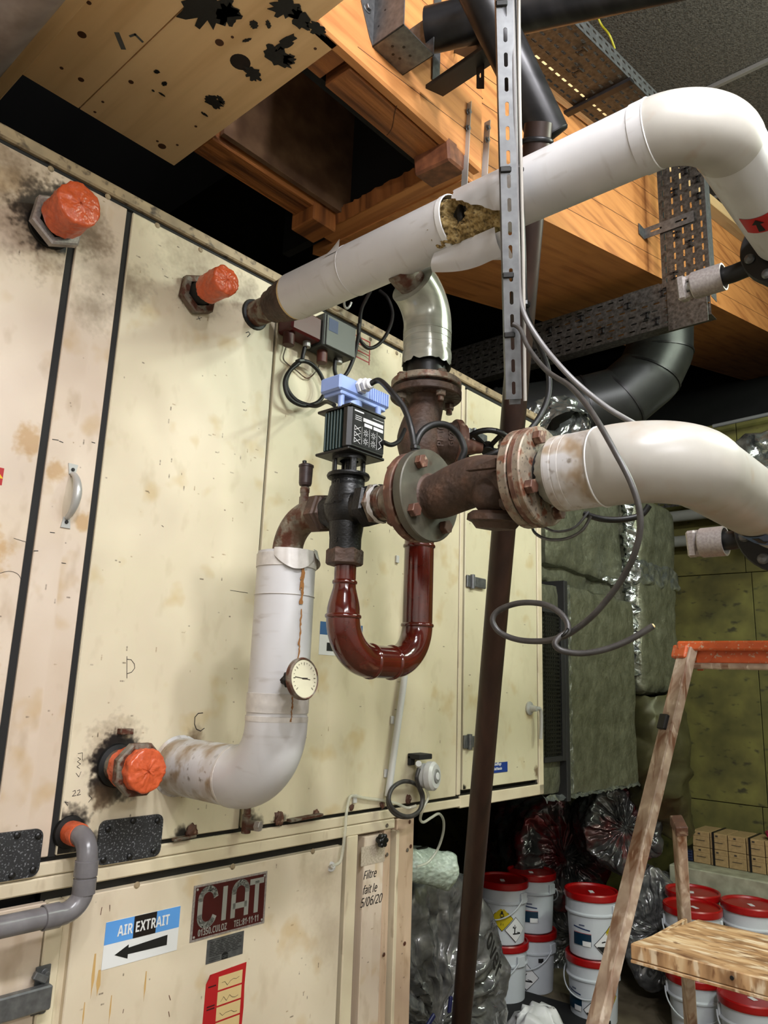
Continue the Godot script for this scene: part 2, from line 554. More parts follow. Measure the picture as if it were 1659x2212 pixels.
	M.orange_tape = tex_mat(ramp_img(grey(45, 0.025, 256, 256, 1, 1), [[0, Color(0.7, 0.29, 0.15)], [1, Color(0.82, 0.38, 0.22)]], 256, 256), 0.12, 0.28, 0.0, bump(grey(46, 0.03, 256, 256, 1, 1, 3), 256, 256, 4.0), 0.7)
	M.white_plastic = plain(Color(0.78, 0.78, 0.77), 0.35)
	M.grey_pvc = tex_mat(ramp_img(grey(47, 0.02), [[0, Color(0.37, 0.36, 0.37)], [1, Color(0.46, 0.45, 0.46)]], 256, 256), 0.3, 0.26)
	M.blue = plain(Color(0.5, 0.58, 0.77), 0.45)
	M.dark_plate = tex_mat(over(ramp_img(grey(48, 0.02), [[0, Color(0.11, 0.114, 0.12)], [1, Color(0.17, 0.175, 0.18)]], 256, 256), grey(49, 0.25, 256, 256, 1, 1, 1), 0.74, 0.82, Color(0.55, 0.56, 0.57, 0.9)), 0.3, 0.5)
	# timber: grain along x, along z
	for k in [["ply", Color(0.86, 0.71, 0.51), Color(0.94, 0.8, 0.6), 50], ["glulam", Color(0.6, 0.37, 0.19), Color(0.78, 0.53, 0.3), 54], ["rough", Color(0.38, 0.21, 0.09), Color(0.66, 0.41, 0.2), 58]]:
		var gx := ramp_img(grey(k[3], 0.03, 512, 512, 16, 1), [[0.1, k[1]], [0.45, k[1].lerp(k[2], 0.7)], [0.9, k[2]]], 512, 512)
		gx = over(gx, grey(k[3] + 1, 0.006, 512, 512, 4, 1), 0.6, 1.0, Color(k[1].r, k[1].g, k[1].b, 0.45))
		M[k[0]] = tex_mat(gx, 0.7 if k[0] != "ply" else 1.1, 0.62, 0.0, bump(grey(k[3], 0.05, 512, 512, 16, 1), 512, 512, 3.0 if k[0] == "rough" else 1.0), 0.7)
		var gz := gx.duplicate()
		gz.rotate_90(CLOCKWISE)
		M[k[0] + "_z"] = tex_mat(gz, 0.7 if k[0] != "ply" else 1.1, 0.62)
	M.knot = plain(Color(0.3, 0.17, 0.08), 0.7)
	M.tar = tex_mat(ramp_img(grey(62, 0.06), [[0, Color(0.03, 0.03, 0.032)], [1, Color(0.09, 0.09, 0.095)]], 256, 256), 0.2, 0.6)
	M.sign_red = plain(Color(0.24, 0.035, 0.04), 0.35)
	M.sticker_red = plain(Color(0.66, 0.08, 0.1), 0.5)
	M.sky_blue = plain(Color(0.34, 0.58, 0.84), 0.45)
	M.ink = plain(Color(0.02, 0.018, 0.018), 0.6)
	M.white = plain(Color(0.85, 0.85, 0.85), 0.45)
	M.silver_ink = plain(Color(0.6, 0.6, 0.58), 0.4, 0.3)
	M.pencil = plain(Color(0.16, 0.13, 0.11), 0.7)
	M.paper = plain(Color(0.8, 0.7, 0.5), 0.7)
	M.lid = plain(Color(0.58, 0.035, 0.04), 0.32)
	M.bucket = plain(Color(0.76, 0.78, 0.8), 0.33)
	M.bucket.subsurf_scatter_enabled = false
	var clear := plain(Color(0.85, 0.85, 0.78, 0.42), 0.15)
	clear.transparency = BaseMaterial3D.TRANSPARENCY_ALPHA
	M.clear = clear

func room() -> void:
	var olive := ramp_img(grey(70, 0.014), [[0, Color(0.25, 0.24, 0.085)], [0.5, Color(0.33, 0.315, 0.13)], [1, Color(0.41, 0.395, 0.18)]], 256, 256)
	olive = over(olive, grey(71, 0.05, 256, 256, 2, 1), 0.74, 0.92, Color(0.1, 0.09, 0.03, 0.7))
	var board := tex_mat(olive, 0.9, 0.8)
	var dark := mottled(72, 0.03, Color(0.035, 0.034, 0.034), Color(0.06, 0.058, 0.056), 1.0, 0.9)  # near-black, stands in for the shade behind and beyond the unit
	var conc := mottled(73, 0.02, Color(0.38, 0.34, 0.26), Color(0.5, 0.46, 0.37), 1.2, 0.75)
	struct("floor", MB.new().bx(Vector3(-2.4, -0.15, -3.0), Vector3(6.8, 0, 4.4), 0.0), conc)
	var w := struct("wall_back", MB.new().bx(Vector3(4.74, 0, -3.0), Vector3(4.95, 3.19, 4.4), 0.0), dark)
	var rows := [0.0, 0.936, 2.245, 3.19]
	for j in 3:
		for k in range(-1, 4):
			var z0 := 0.25 + (k - 1) * 1.22 + (0.03 if j == 1 else 0.0)
			part("panel", MB.new().bx(Vector3(4.722, rows[j] + 0.002, z0 + 0.002), Vector3(4.745, rows[j + 1] - 0.002, z0 + 1.218), 0.002), board, w)
	struct("wall_far", MB.new().bx(Vector3(6.6, 0, -3.0), Vector3(6.8, 6.0, 4.4), 0.0), dark)  # added dark end wall, keeps the space over the back wall black
	struct("wall_rear", MB.new().bx(Vector3(-2.4, 0, -3.0), Vector3(6.8, 6.0, -2.8), 0.0), dark)
	struct("wall_left", MB.new().bx(Vector3(-2.4, 0, -3.0), Vector3(-2.2, 6.0, 4.4), 0.0), mottled(74, 0.02, Color(0.74, 0.72, 0.69), Color(0.8, 0.78, 0.75), 1.0, 0.8))  # unseen wall, kept pale to bounce light onto the undersides
	struct("wall_front", MB.new().bx(Vector3(-2.4, 0, 4.2), Vector3(6.8, 6.0, 4.4), 0.0), mottled(75, 0.02, Color(0.74, 0.72, 0.69), Color(0.8, 0.78, 0.75), 1.0, 0.8))  # unseen wall behind the camera, pale for bounced light
	# sloping ceiling of mineral boards on rails
	var sl := Basis(Vector3.BACK, atan(0.22))
	var c := struct("ceiling", MB.new().box(Vector3(2.2, 3.66 + 0.22 * 2.2, 0.7), Vector3(9.6, 0.1, 7.6), sl, 0.0), dark)
	var cb := ramp_img(grey(76, 0.10, 256, 256, 1, 1, 3), [[0.2, Color(0.17, 0.155, 0.14)], [0.5, Color(0.27, 0.25, 0.235)], [0.9, Color(0.33, 0.31, 0.29)]], 256, 256)
	var tile := tex_mat(cb, 0.5, 0.9, 0.0, bump(grey(77, 0.22), 256, 256, 4.0), 0.4)
	var rail := plain(Color(0.42, 0.41, 0.4), 0.5)
	for i in range(-4, 3):
		var x0 := 3.13 + i * 1.22
		for k in 3:
			var z0 := 0.3 + k * 1.25
			var xm := x0 + 0.61
			part("ceiling_panel", MB.new().box(Vector3(xm, 3.575 + 0.22 * xm, z0 + 0.625), Vector3(1.235, 0.03, 1.235), sl, 0.004), tile, c)
		part("ceiling_rail", MB.new().box(Vector3(x0, 3.55 + 0.22 * x0, 2.2), Vector3(0.026, 0.018, 3.9), sl, 0.001), rail, c)
	# added black sheet over the joists, keeps light out of the roof space
	struct("added_trim_1", MB.new().bx(Vector3(-2.2, 3.62, -2.8), Vector3(1.62, 3.68, 0.42), 0.0), M.void)
	# dark strip on the floor
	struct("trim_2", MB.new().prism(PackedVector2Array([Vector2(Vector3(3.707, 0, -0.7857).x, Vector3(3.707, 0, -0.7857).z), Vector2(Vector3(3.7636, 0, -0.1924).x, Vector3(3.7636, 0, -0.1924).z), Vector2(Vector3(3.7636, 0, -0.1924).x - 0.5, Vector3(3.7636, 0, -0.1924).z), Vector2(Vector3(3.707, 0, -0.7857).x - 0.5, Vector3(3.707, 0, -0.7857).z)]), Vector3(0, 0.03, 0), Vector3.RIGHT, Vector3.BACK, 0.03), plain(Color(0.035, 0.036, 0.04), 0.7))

func knots(parent: Node3D, pts: Array, mat: Material) -> void:
	for p in pts:
		part("knot", MB.new().lathe(p[0], Vector3.DOWN, [Vector2(p[1], -0.0005), Vector2(p[1] * 0.9, 0.0006), Vector2(0, 0.0008)], 14), mat, parent)

# ragged flat scrap on the underside y
func scrap(cx: Vector3, rx: float, rz: float, sd: int, turn := 0.0) -> MB:
	var poly := PackedVector2Array()
	var r2 := RandomNumberGenerator.new()
	r2.seed = sd
	for k in 26:
		var a := TAU * k / 26.0
		var q := r2.randf_range(0.75, 1.1) * (1.0 if k % 3 > 0 else r2.randf_range(0.55, 1.0))
		poly.append(Vector2(cos(a) * rx * q, sin(a) * rz * q).rotated(turn))
	return MB.new().prism(poly, cx + Vector3(0, -0.002, 0), Vector3.RIGHT, Vector3.BACK, -0.0012)

func timber() -> void:
	var zl := -0.185
	# plywood under the joists: two sheets, out-of-view ends reach forward to shade the unit
	var a := thing("plywood_sheet", "narrow plywood sheet at top left between the wooden edging and the long seam", "plywood", Vector3(0.68, 3.0, 0.6))
	part("sheet", MB.new().bx(Vector3(0.563, 3.0, zl), Vector3(0.719, 3.018, 1.43), 0.001), M.ply_z, a)
	knots(a, [[Vector3(0.6083, 3, 0.0493), 0.011], [Vector3(0.6742, 3, -0.084), 0.008], [Vector3(0.6248, 3, -0.0862), 0.005], [Vector3(0.576, 3, 0.1443), 0.006]], M.knot)
	var pt := plain(Color(0.36, 0.36, 0.35), 0.7)
	part("scratch", MB.new().stroke([Vector3(0.6595, 3, 0.1176), Vector3(0.6911, 3, 0.0895)], 0.012, Vector3.DOWN), pt, a)
	part("scratch", MB.new().stroke([Vector3(0.6832, 3, 0.1342), Vector3(0.6881, 3, 0.1483), Vector3(0.7107, 3, 0.1429)], 0.006, Vector3.DOWN), pt, a)
	var b := thing("plywood_sheet", "wide plywood sheet with torn black membrane scraps, right of the long seam", "plywood", Vector3(0.93, 3.0, 0.6))
	part("sheet", MB.new().bx(Vector3(0.722, 3.0, zl), Vector3(1.012, 3.018, 0.492), 0.001), M.ply_z, b)
	part("sheet", MB.new().bx(Vector3(0.722, 3.0, 0.4925), Vector3(0.935, 3.018, 1.43), 0.001), M.ply_z, b)
	knots(b, [[Vector3(0.9425, 3, -0.139), 0.012], [Vector3(0.7594, 3, 0.0083), 0.007], [Vector3(0.8288, 3, 0.2823), 0.011], [Vector3(0.8386, 3, 0.3189), 0.004]], M.knot)
	for p in [Vector3(0.7481, 3, -0.1118), Vector3(0.7533, 3, -0.1629), Vector3(0.9569, 3, 0.0033), Vector3(0.9668, 3, -0.1), Vector3(0.9848, 3, 0.4447), Vector3(0.9225, 3, -0.1309)]:
		part("screw", MB.new().cyl(p + Vector3(0, 0.001, 0), p - Vector3(0, 0.001, 0), 0.004, 10), M.knot, b)
	var n := 0
	for s in [[Vector3(0.7589, 3, 0.3358), 0.055, 0.075, 0.2], [Vector3(0.7929, 3, 0.3618), 0.03, 0.035, 0.8], [Vector3(0.8674, 3, 0.4746), 0.03, 0.04, 0.0], [Vector3(0.9052, 3, 0.4788), 0.035, 0.025, 0.3], [Vector3(0.9464, 3, 0.4899), 0.03, 0.018, 0.7], [Vector3(0.8476, 3, 0.3858), 0.012, 0.012, 0.0], [Vector3(0.8693, 3, 0.412), 0.012, 0.006, 0.0], [Vector3(0.9455, 3, 0.3606), 0.042, 0.028, 0.7], [Vector3(0.9285, 3, 0.4034), 0.014, 0.035, 0.6], [Vector3(0.9667, 3, 0.3733), 0.018, 0.018, 0.4], [Vector3(0.937, 3, 0.2698), 0.028, 0.022, 0.3], [Vector3(0.9305, 3, 0.1171), 0.03, 0.02, 0.5], [Vector3(0.9423, 3, 0.1367), 0.018, 0.008, 0.2], [Vector3(0.9443, 3, 0.0613), 0.012, 0.004, 0.6], [Vector3(0.7823, 3, 0.0901), 0.006, 0.008, 0.0], [Vector3(0.816, 3, 0.0703), 0.006, 0.009, 0.6], [Vector3(0.8322, 3, 0.0343), 0.01, 0.003, 0.6], [Vector3(0.8108, 3, 0.0277), 0.004, 0.003, 0.6], [Vector3(0.865, 3, 0.3387), 0.004, 0.014, 0.2]]:
		n += 1
		part("tar_scrap", scrap(s[0], s[1], s[2], 100 + n, -0.6 + s[3]), M.tar, b)
	part("scorch_mark", MB.new().lathe(Vector3(0.8963, 3, 0.2743), Vector3.DOWN, [Vector2(0.026, -0.001), Vector2(0.024, 0.0008), Vector2(0, 0.001)], 18), plain(Color(0.12, 0.07, 0.04), 0.8), b)
	# edging at the far left with the grey pipe in front of it
	one("edge_board", MB.new().bx(Vector3(0.515, 2.968, -0.3), Vector3(0.56, 3.1, 1.43), 0.003), M.ply_z, "brown wooden edge board at the top left corner beside the plywood", "board")
	one("edge_strip", MB.new().bx(Vector3(0.478, 2.975, -0.3), Vector3(0.514, 3.12, 1.43), 0.003), mottled(78, 0.03, Color(0.2, 0.15, 0.13), Color(0.3, 0.23, 0.2), 0.4), "dark strip between the wooden edge board and the grey pipe, top left", "batten")  # dark strip in the gap beside the pipe
	one("grey_pipe", MB.new().tube([Vector3(0.42, 2.895, -0.4), Vector3(0.42, 2.895, 1.43)], 0.075, 28), mottled(79, 0.02, Color(0.5, 0.45, 0.43), Color(0.62, 0.57, 0.55), 0.4, 0.35), "dusty grey pipe crossing the very top left corner", "pipe")
	one("overhead_panel", MB.new().bx(Vector3(-1.4, 2.99, -0.2), Vector3(0.47, 3.01, 1.43), 0.002), M.ply_z, "unseen plywood panel beyond the grey pipe, placed to shade the top of the unit", "panel")  # out of view, blocks lamp light from the top of the unit
	# joists
	var j1 := thing("rough_joist", "rough sawn joist along the unit side, beyond the plywood corner", "joist", Vector3(0.8, 3.02, -0.045))
	part("joist", MB.new().bx(Vector3(-0.6, 3.019, -0.093), Vector3(1.0135, 3.25, -0.001), 0.004), M.rough, j1)
	part("joist", MB.new().bx(Vector3(1.0135, 3.002, -0.093), Vector3(1.43, 3.25, -0.001), 0.004), M.rough, j1)
	one("timber_block", MB.new().bx(Vector3(1.40, 2.955, -0.105), Vector3(1.50, 3.2, 0.002), 0.004), M.rough_z, "short timber block at the end of the joist, above the long white pipe", "block")
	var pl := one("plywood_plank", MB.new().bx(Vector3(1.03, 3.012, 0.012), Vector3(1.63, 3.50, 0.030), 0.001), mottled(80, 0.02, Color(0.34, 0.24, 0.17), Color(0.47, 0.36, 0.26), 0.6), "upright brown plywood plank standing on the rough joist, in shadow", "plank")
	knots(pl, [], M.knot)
	var j2 := thing("rough_joist", "wide rough sawn joist running against the lit glulam beam", "joist", Vector3(1.25, 3.0, 0.44))
	part("joist", MB.new().bx(Vector3(0.9355, 3.019, 0.382), Vector3(1.0135, 3.5, 0.47), 0.003), M.rough, j2)
	part("joist", MB.new().bx(Vector3(1.08, 3.0, 0.378), Vector3(1.455, 3.5, 0.466), 0.003), M.rough, j2)
	part("packer", MB.new().bx(Vector3(1.014, 3.012, 0.375), Vector3(1.066, 3.45, 0.466), 0.003), M.rough, j2)
	part("crack", MB.new().tube(spline([Vector3(1.2441, 3, 0.4765), Vector3(1.2613, 3, 0.4538), Vector3(1.2845, 3, 0.4289), Vector3(1.301, 3, 0.4081), Vector3(1.3099, 3, 0.3853)].map(func(p): return p - Vector3(0, 0.0, 0)), 4), 0.0012, 6), M.knot, j2)
	one("timber_block", MB.new().box(Vector3(1.475, 2.985, 0.44), Vector3(0.09, 0.07, 0.12), Basis(Vector3.BACK, 0.12) * Basis(Vector3.UP, 0.06), 0.006), mottled(81, 0.03, Color(0.36, 0.2, 0.12), Color(0.52, 0.32, 0.2), 0.3), "split timber block nailed at the corner below the lit beam", "block")
	var tr := thing("trimmer_beam", "brown trimmer beam with a ragged edge between the two rough joists, above the white pipe", "beam", Vector3(1.57, 2.98, 0.2))
	part("beam", MB.new().bx(Vector3(1.502, 2.985, -0.09), Vector3(1.66, 3.004, 0.462), 0.004), M.glulam_z, tr)
	part("ragged_edge", MB.new().grid(44, 3, func(u, v): return Vector3(1.5 - 0.004 + (0.012 * fnl.get_noise_1d(u * 30.0) - 0.006) * v, 2.98 + 0.05 * v + 0.006 * fnl.get_noise_1d(u * 60.0 + 9.0), lerpf(-0.08, 0.42, u))), M.rough_z, tr)
	one("shade_lining", MB.new().bx(Vector3(1.53, 3.006, -0.3), Vector3(1.56, 3.62, 0.462), 0.0), M.void, "added black lining, standing in for shade in the roof cavity behind the trimmer beam", "lining")  # added black sheet, cavity shade put into its colour
	one("shade_lining", MB.new().bx(Vector3(1.0, 3.02, 0.35), Vector3(1.53, 3.62, 0.374), 0.0), M.void, "added black lining, standing in for shade, along the inner side of the wide rough joist", "lining")  # added black sheet, shade beside the joist put into its colour
	# lit glulam: straight part, then the sloping beam
	var bm := thing("glulam_beam", "lit orange glulam beam running from the top centre along the joists", "beam", Vector3(1.0, 3.0, 0.48))
	part("beam", MB.new().bx(Vector3(0.937, 3.0, 0.468), Vector3(1.60, 3.62, 0.5), 0.006), M.glulam, bm)
	for y in [3.07, 3.22, 3.37]:
		part("glue_line", MB.new().bar(Vector3(1.07, y - 0.035, 0.4995), Vector3(1.60, y + 0.03, 0.4995), 0.0016, 0.002, Vector3.BACK, 0.0), M.knot, bm)
	var s := Basis(Vector3.BACK, atan(0.24))
	var b2 := thing("glulam_beam", "deep sloping glulam beam with a dark underside, rising to the right behind the perforated trays", "beam", Vector3(2.0, 3.1, 0.13))
	var hb := 0.5
	var mid := Vector3(4.1, 2.603 + 0.24 * 4.1, 0.135)
	var up := s * Vector3(0, hb * 0.5, 0)
	part("beam", MB.new().prism(PackedVector2Array([Vector2(1.57, 2.603 + 0.24 * 1.57), Vector2(6.6, 2.603 + 0.24 * 6.6), Vector2(6.6, 3.117 + 0.24 * 6.6), Vector2(1.57, 3.117 + 0.24 * 1.57)]), Vector3(0, 0, -0.185), Vector3.RIGHT, Vector3.UP, 0.64), M.glulam, b2)
	for k in 4:
		var d := s * Vector3(0, 0.09 + k * 0.1, 0)
		part("glue_line", MB.new().box(mid + d + Vector3(0, 0, 0.3205), Vector3(4.9, 0.0016, 0.001), s, 0.0), M.knot, b2)
	one("beam_batten", MB.new().box(mid + s * Vector3(0, hb + 0.17, 0.22), Vector3(5.2, 0.06, 0.14), s, 0.004), M.ply, "light wooden batten above the sloping beam, behind the upper tray", "batten")
	one("roof_board", MB.new().box(mid + s * Vector3(0, hb + 0.085, -0.03), Vector3(5.2, 0.11, 0.5), s, 0.004), M.rough, "dark board in the gap between the sloping beam and the batten", "board")
	one("overhead_panel", MB.new().box(mid + s * Vector3(0, hb + 0.34, -0.1), Vector3(5.2, 0.28, 0.42), s, 0.004), M.rough, "brown roof panel between the batten and the ceiling", "panel")

func bolt_head(a: Vector3, dir: Vector3, r: float, h: float) -> MB:
	return MB.new().cyl(a, a + dir * h * 0.25, r * 1.5, 16).hexnut(a + dir * h * 0.25, a + dir * h, r)

func tray_clip(mb: MB, c: Vector3, ux: Vector3, uy: Vector3, s: float) -> void:
	var nn := ux.cross(uy).normalized()
	var b := Basis(ux, uy, nn)
	mb.box(c + nn * 0.004, Vector3(s * 0.35, s, 0.004), b, 0.001)
	mb.box(c + uy * s * 0.42 + nn * 0.004, Vector3(s * 1.1, s * 0.28, 0.004), b, 0.001)
	mb.box(c - uy * s * 0.42 + nn * 0.004, Vector3(s * 0.8, s * 0.24, 0.004), b, 0.001)

func steelwork() -> void:
	# joist hanger on the beam
	var t := thing("joist_hanger", "galvanised joist hanger bolted to the lit beam at the top centre", "bracket", Vector3(1.18, 3.08, 0.55))
	var hg := MB.new()
	hg.bx(Vector3(1.119, 3.072, 0.5), Vector3(1.237, 3.075, 0.602), 0.0005)
	hg.bx(Vector3(1.119, 3.072, 0.5), Vector3(1.122, 3.42, 0.602), 0.0005)
	hg.bx(Vector3(1.234, 3.072, 0.5), Vector3(1.237, 3.2, 0.602), 0.0005)
	hg.prism(PackedVector2Array([Vector2(1.119, 3.075), Vector2(1.119, 3.42), Vector2(1.072, 3.42), Vector2(1.072, 3.17), Vector2(1.108, 3.09)]), Vector3(0, 0, 0.5), Vector3.RIGHT, Vector3.UP, 0.0025)
	part("saddle", hg, M.galv, t)
	var holes := MB.new()
	for p in [Vector3(1.15, 3.0715, 0.54), Vector3(1.17, 3.0715, 0.56), Vector3(1.19, 3.0715, 0.53), Vector3(1.17, 3.0715, 0.525), Vector3(1.2, 3.0715, 0.555)]:
		holes.cyl(p, p + Vector3(0, 0.001, 0), 0.004, 10)
	for k in 7:
		var p := Vector3(1.1185, 3.12 + k * 0.035, 0.52 + 0.02 * (k % 3))
		holes.cyl(p, p + Vector3(0.001, 0, 0), 0.003, 8)
		p = Vector3(1.082 + 0.012 * (k % 3), 3.2 + k * 0.025, 0.5025)
		holes.cyl(p, p + Vector3(0, 0, 0.0005), 0.003, 8)
	part("nail_hole", holes, M.black, t)
	part("bolt", bolt_head(Vector3(1.094, 3.165, 0.5025), Vector3.BACK, 0.009, 0.01), M.galv, t)
	# tubes
	var a: Vector3 = Vector3(1.2483, 3.1742, 0.5716)
	var b: Vector3 = Vector3(1.4695, 3.1612, 1.0896)
	one("steel_tube", MB.new().tube([a, a.lerp(b, 0.5), b + (b - a) * 0.3], 0.054, 28), M.dark_steel, "thick dark steel tube reaching right from the joist hanger along the top edge", "tube")
	a = Vector3(1.1212, 3.1421, 0.772)
	b = Vector3(1.3873, 2.813, 0.8361)
	var dg := thing("steel_tube", "dark diagonal steel tube with a closed end above the leaning post", "tube", b)
	part("tube", MB.new().tube([a, b], 0.047, 28), M.dark_steel, dg)
	part("end_cap", MB.new().lathe(b - (b - a).normalized() * 0.002, b - a, [Vector2(0.0475, 0), Vector2(0.044, 0.006), Vector2(0.0, 0.012)], 28, true), M.dark_steel, dg)
	var pa: Vector3 = Vector3(1.2723, 2.7548, 0.8727)
	var pb: Vector3 = Vector3(1.475, 2.1987, 0.6833)
	var pc: Vector3 = Vector3(2.1546, 0.4993, 0.0617)
	var po := thing("leaning_post", "long leaning steel post, dark above and rusty brown below, crossing the unit", "post", pc)
	part("post", MB.new().tube([pa, pa.lerp(pc, 0.5), pc, pc + (pc - pa) * 0.25], 0.0305, 24), M.post, po)
	part("weld", MB.new().lathe(pa + (pc - pa) * 0.012, pc - pa, [Vector2(0.033, 0), Vector2(0.037, 0.004), Vector2(0.033, 0.01)], 20, true), M.dark_steel, po)
	# angle arm and small plate
	var arm := thing("angle_arm", "dark grey flat steel arm leaning from the beam to the diagonal tube", "bracket", Vector3(1.3469, 3.0928, 0.52))
	part("arm", MB.new().bar(Vector3(1.3305, 3.0744, 0.53), Vector3(1.288, 3.0369, 0.7387), 0.012, 0.062, Vector3(0.5, 0.2, -0.8), 0.002), plain(Color(0.13, 0.13, 0.135), 0.55, 0.3), arm)
	part("arm", MB.new().bar(Vector3(1.4622, 3.3444, 0.5), Vector3(1.3136, 3.085, 0.6913), 0.008, 0.05, Vector3(0.5, 0.2, -0.8), 0.002), plain(Color(0.1, 0.1, 0.1), 0.55, 0.3), arm)
	var tab := thing("slotted_tab", "small dark steel tab with one slot below the diagonal tube", "bracket", Vector3(1.3086, 3.0096, 0.6913))
	var tb := MB.new().slots(Vector3(1.3239, 2.9947, 0.6726), Vector3(1.3211, 2.9799, 0.6953) - Vector3(1.3239, 2.9947, 0.6726), Vector3(1.3117, 3.0588, 0.6804) - Vector3(1.3239, 2.9947, 0.6726), Vector2.ONE, 1, 1, Vector2(0.3, 0.2), 0.003)
	part("plate", tb, plain(Color(0.06, 0.05, 0.05), 0.6), tab)
	# straps
	for s in [[Vector3(1.5228, 3.182, 0.503), Vector3(1.5079, 2.9011, 0.503), "longer left one of the two thin metal straps screwed to the lit beam"], [Vector3(1.6201, 3.1835, 0.503), Vector3(1.6054, 2.9669, 0.503), "shorter right one of the two thin metal straps screwed to the lit beam"]]:
		var p0: Vector3 = s[0]
		var p1: Vector3 = s[1]
		var st := thing("metal_strap", s[2], "strap", p1)
		part("strap", MB.new().bar(p0, p1, 0.0025, 0.021, Vector3.BACK, 0.0004), M.bright, st)
		for k in [0.12, 0.32]:
			var c := p0.lerp(p1, k) + Vector3(0, 0, 0.0015)
			part("bolt", bolt_head(c, Vector3.BACK, 0.007, 0.008), M.galv, st)
	var s3 := Vector3(1.3698, 3.2528, 0.503)
	one("metal_strap", MB.new().bx(s3 + Vector3(-0.016, -0.11, -0.002), s3 + Vector3(0.016, 0.3, 0.0015), 0.0005), M.galv, "galvanised strip on the beam face behind the flat arm, beside the hanger", "strap")
	# slotted channel with its cables
	var c0: Vector3 = Vector3(0.9747, 2.8341, 0.9739)
	var c1: Vector3 = Vector3(1.2187, 2.1037, 0.8416)
	var ch := thing("slotted_channel", "galvanised slotted channel hanging upright in front of the white pipe", "channel", c1)
	var uy := (c0 - c1).normalized()
	var ux := Vector3(0.66, 0, 0.75)
	ux = (ux - uy * ux.dot(uy)).normalized()
	var ln := c0.distance_to(c1)
	var wd := 0.031
	var nn := ux.cross(uy)
	var chm := MB.new().slots(c1 - ux * wd * 0.5, ux, uy, Vector2(wd, ln), 1, int(ln / 0.0425), Vector2(0.0075, 0.0255), 0.002)
	for sd in [-1.0, 1.0]:
		chm.box(c1.lerp(c0, 0.5) + ux * sd * (wd * 0.5 - 0.001) - nn * 0.0095, Vector3(0.002, ln, 0.021), Basis(ux, uy, nn), 0.0005)
	part("channel", chm, M.galv, ch)
	part("end_tab", MB.new().box(c1 - nn * 0.014 + ux * 0.004 - uy * 0.002, Vector3(0.022, 0.018, 0.008), Basis(ux, uy, nn), 0.001), M.galv, ch)
	for k in [0.13, 0.275, 0.525, 0.9]:
		var q := c1.lerp(c0, k + 0.03)
		part("clip", MB.new().box(q + nn * 0.003 - ux * 0.006, Vector3(0.022, 0.011, 0.008), Basis(ux, uy, nn), 0.002), M.rubber, ch)
	# small rusty bracket and wire behind the foot of the channel
	part("back_strip", MB.new().bar(c1 + ux * 0.028 - nn * 0.03 - uy * 0.004, c1 + ux * 0.028 - nn * 0.03 + uy * 0.17, 0.006, 0.006, nn, 0.001), M.galv, ch)
	# cable trays
	var X := 2.9
	var ht := thing("cable_tray", "dirty perforated cable tray running level below the sloping beam", "cable tray", Vector3(X, 3.02, 0))
	var o := Vector3(X, 3.02, -0.75)
	part("perforated_plate", MB.new().slots(o, Vector3.BACK, Vector3.UP, Vector2(1.46, 0.195), 29, 6, Vector2(0.027, 0.007), 0.0016, true), M.tray, ht)
	part("flange", MB.new().bx(o + Vector3(0, -0.002, 0), o + Vector3(0.06, 0, 1.46), 0.0), M.tray, ht)
	part("flange", MB.new().bx(o + Vector3(0, 0.195, 0), o + Vector3(0.06, 0.197, 1.46), 0.0), M.tray, ht)
	for q in [Vector2(0.9, 0.15), Vector2(1.0, 0.06), Vector2(1.12, 0.14), Vector2(1.2, 0.07), Vector2(1.27, 0.15), Vector2(1.24, 0.03), Vector2(0.62, 0.13), Vector2(0.74, 0.14), Vector2(0.66, 0.05), Vector2(0.52, 0.13)]:
		var m := MB.new()
		tray_clip(m, o + Vector3(0, q.y, q.x), Vector3.BACK, Vector3.UP, 0.03)
		part("clip", m, M.rubber, ht)
	part("splice_plate", MB.new().bx(o + Vector3(-0.004, 0.13, 1.10), o + Vector3(-0.001, 0.2, 1.26), 0.0005), M.tray, ht)
	var vt := thing("cable_tray", "dirty perforated cable tray standing upright, with a corner plate at its foot", "cable tray", Vector3(X, 3.2, 0.6))
	var vo := Vector3(X - 0.006, 2.99, 0.525)
	part("perforated_plate", MB.new().slots(vo + Vector3(0, 0.2, 0), Vector3.BACK, Vector3.UP, Vector2(0.19, 0.62), 5, 12, Vector2(0.008, 0.03), 0.0016, false), M.tray, vt)
	part("flange", MB.new().bx(vo + Vector3(0, 0.1, 0.19), vo + Vector3(0.06, 0.82, 0.192), 0.0), M.galv, vt)
	part("flange", MB.new().bx(vo + Vector3(0, 0.2, -0.002), vo + Vector3(0.06, 0.82, 0), 0.0), M.galv, vt)
	part("corner_plate", MB.new().bx(vo + Vector3(-0.004, 0.0, 0.015), vo + Vector3(-0.001, 0.22, 0.175), 0.001), M.tray, vt)
	for q in [Vector2(0.07, 0.62), Vector2(0.12, 0.7), Vector2(0.07, 0.42), Vector2(0.12, 0.36), Vector2(0.05, 0.24), Vector2(0.165, 0.56), Vector2(0.165, 0.64)]:
		var m := MB.new()
		tray_clip(m, vo + Vector3(0, q.y, q.x), Vector3.BACK, Vector3.UP, 0.032)
		part("clip", m, M.rubber, vt)
	var br := thing("tray_bracket", "galvanised angle bracket holding the upright cable tray to the beam", "bracket", Vector3(2.8949, 3.5412, 0.455))
	part("arm", MB.new().slots(Vector3(X - 0.016, 3.44, 0.46), Vector3.BACK, Vector3.UP, Vector2(0.21, 0.05), 2, 1, Vector2(0.05, 0.009), 0.002), M.galv, br)
	part("foot", MB.new().bx(Vector3(X - 0.07, 3.44, 0.457), Vector3(X - 0.014, 3.49, 0.461), 0.0005), M.galv, br)
	var ut := thing("cable_tray", "perforated cable tray under the ceiling at upper right, seen from below", "cable tray", Vector3(2.2, 3.62, 0.6))
	var sx := Vector3(1, 0.222, 0).normalized()
	var so := Vector3(1.6, 3.498, 0.70)
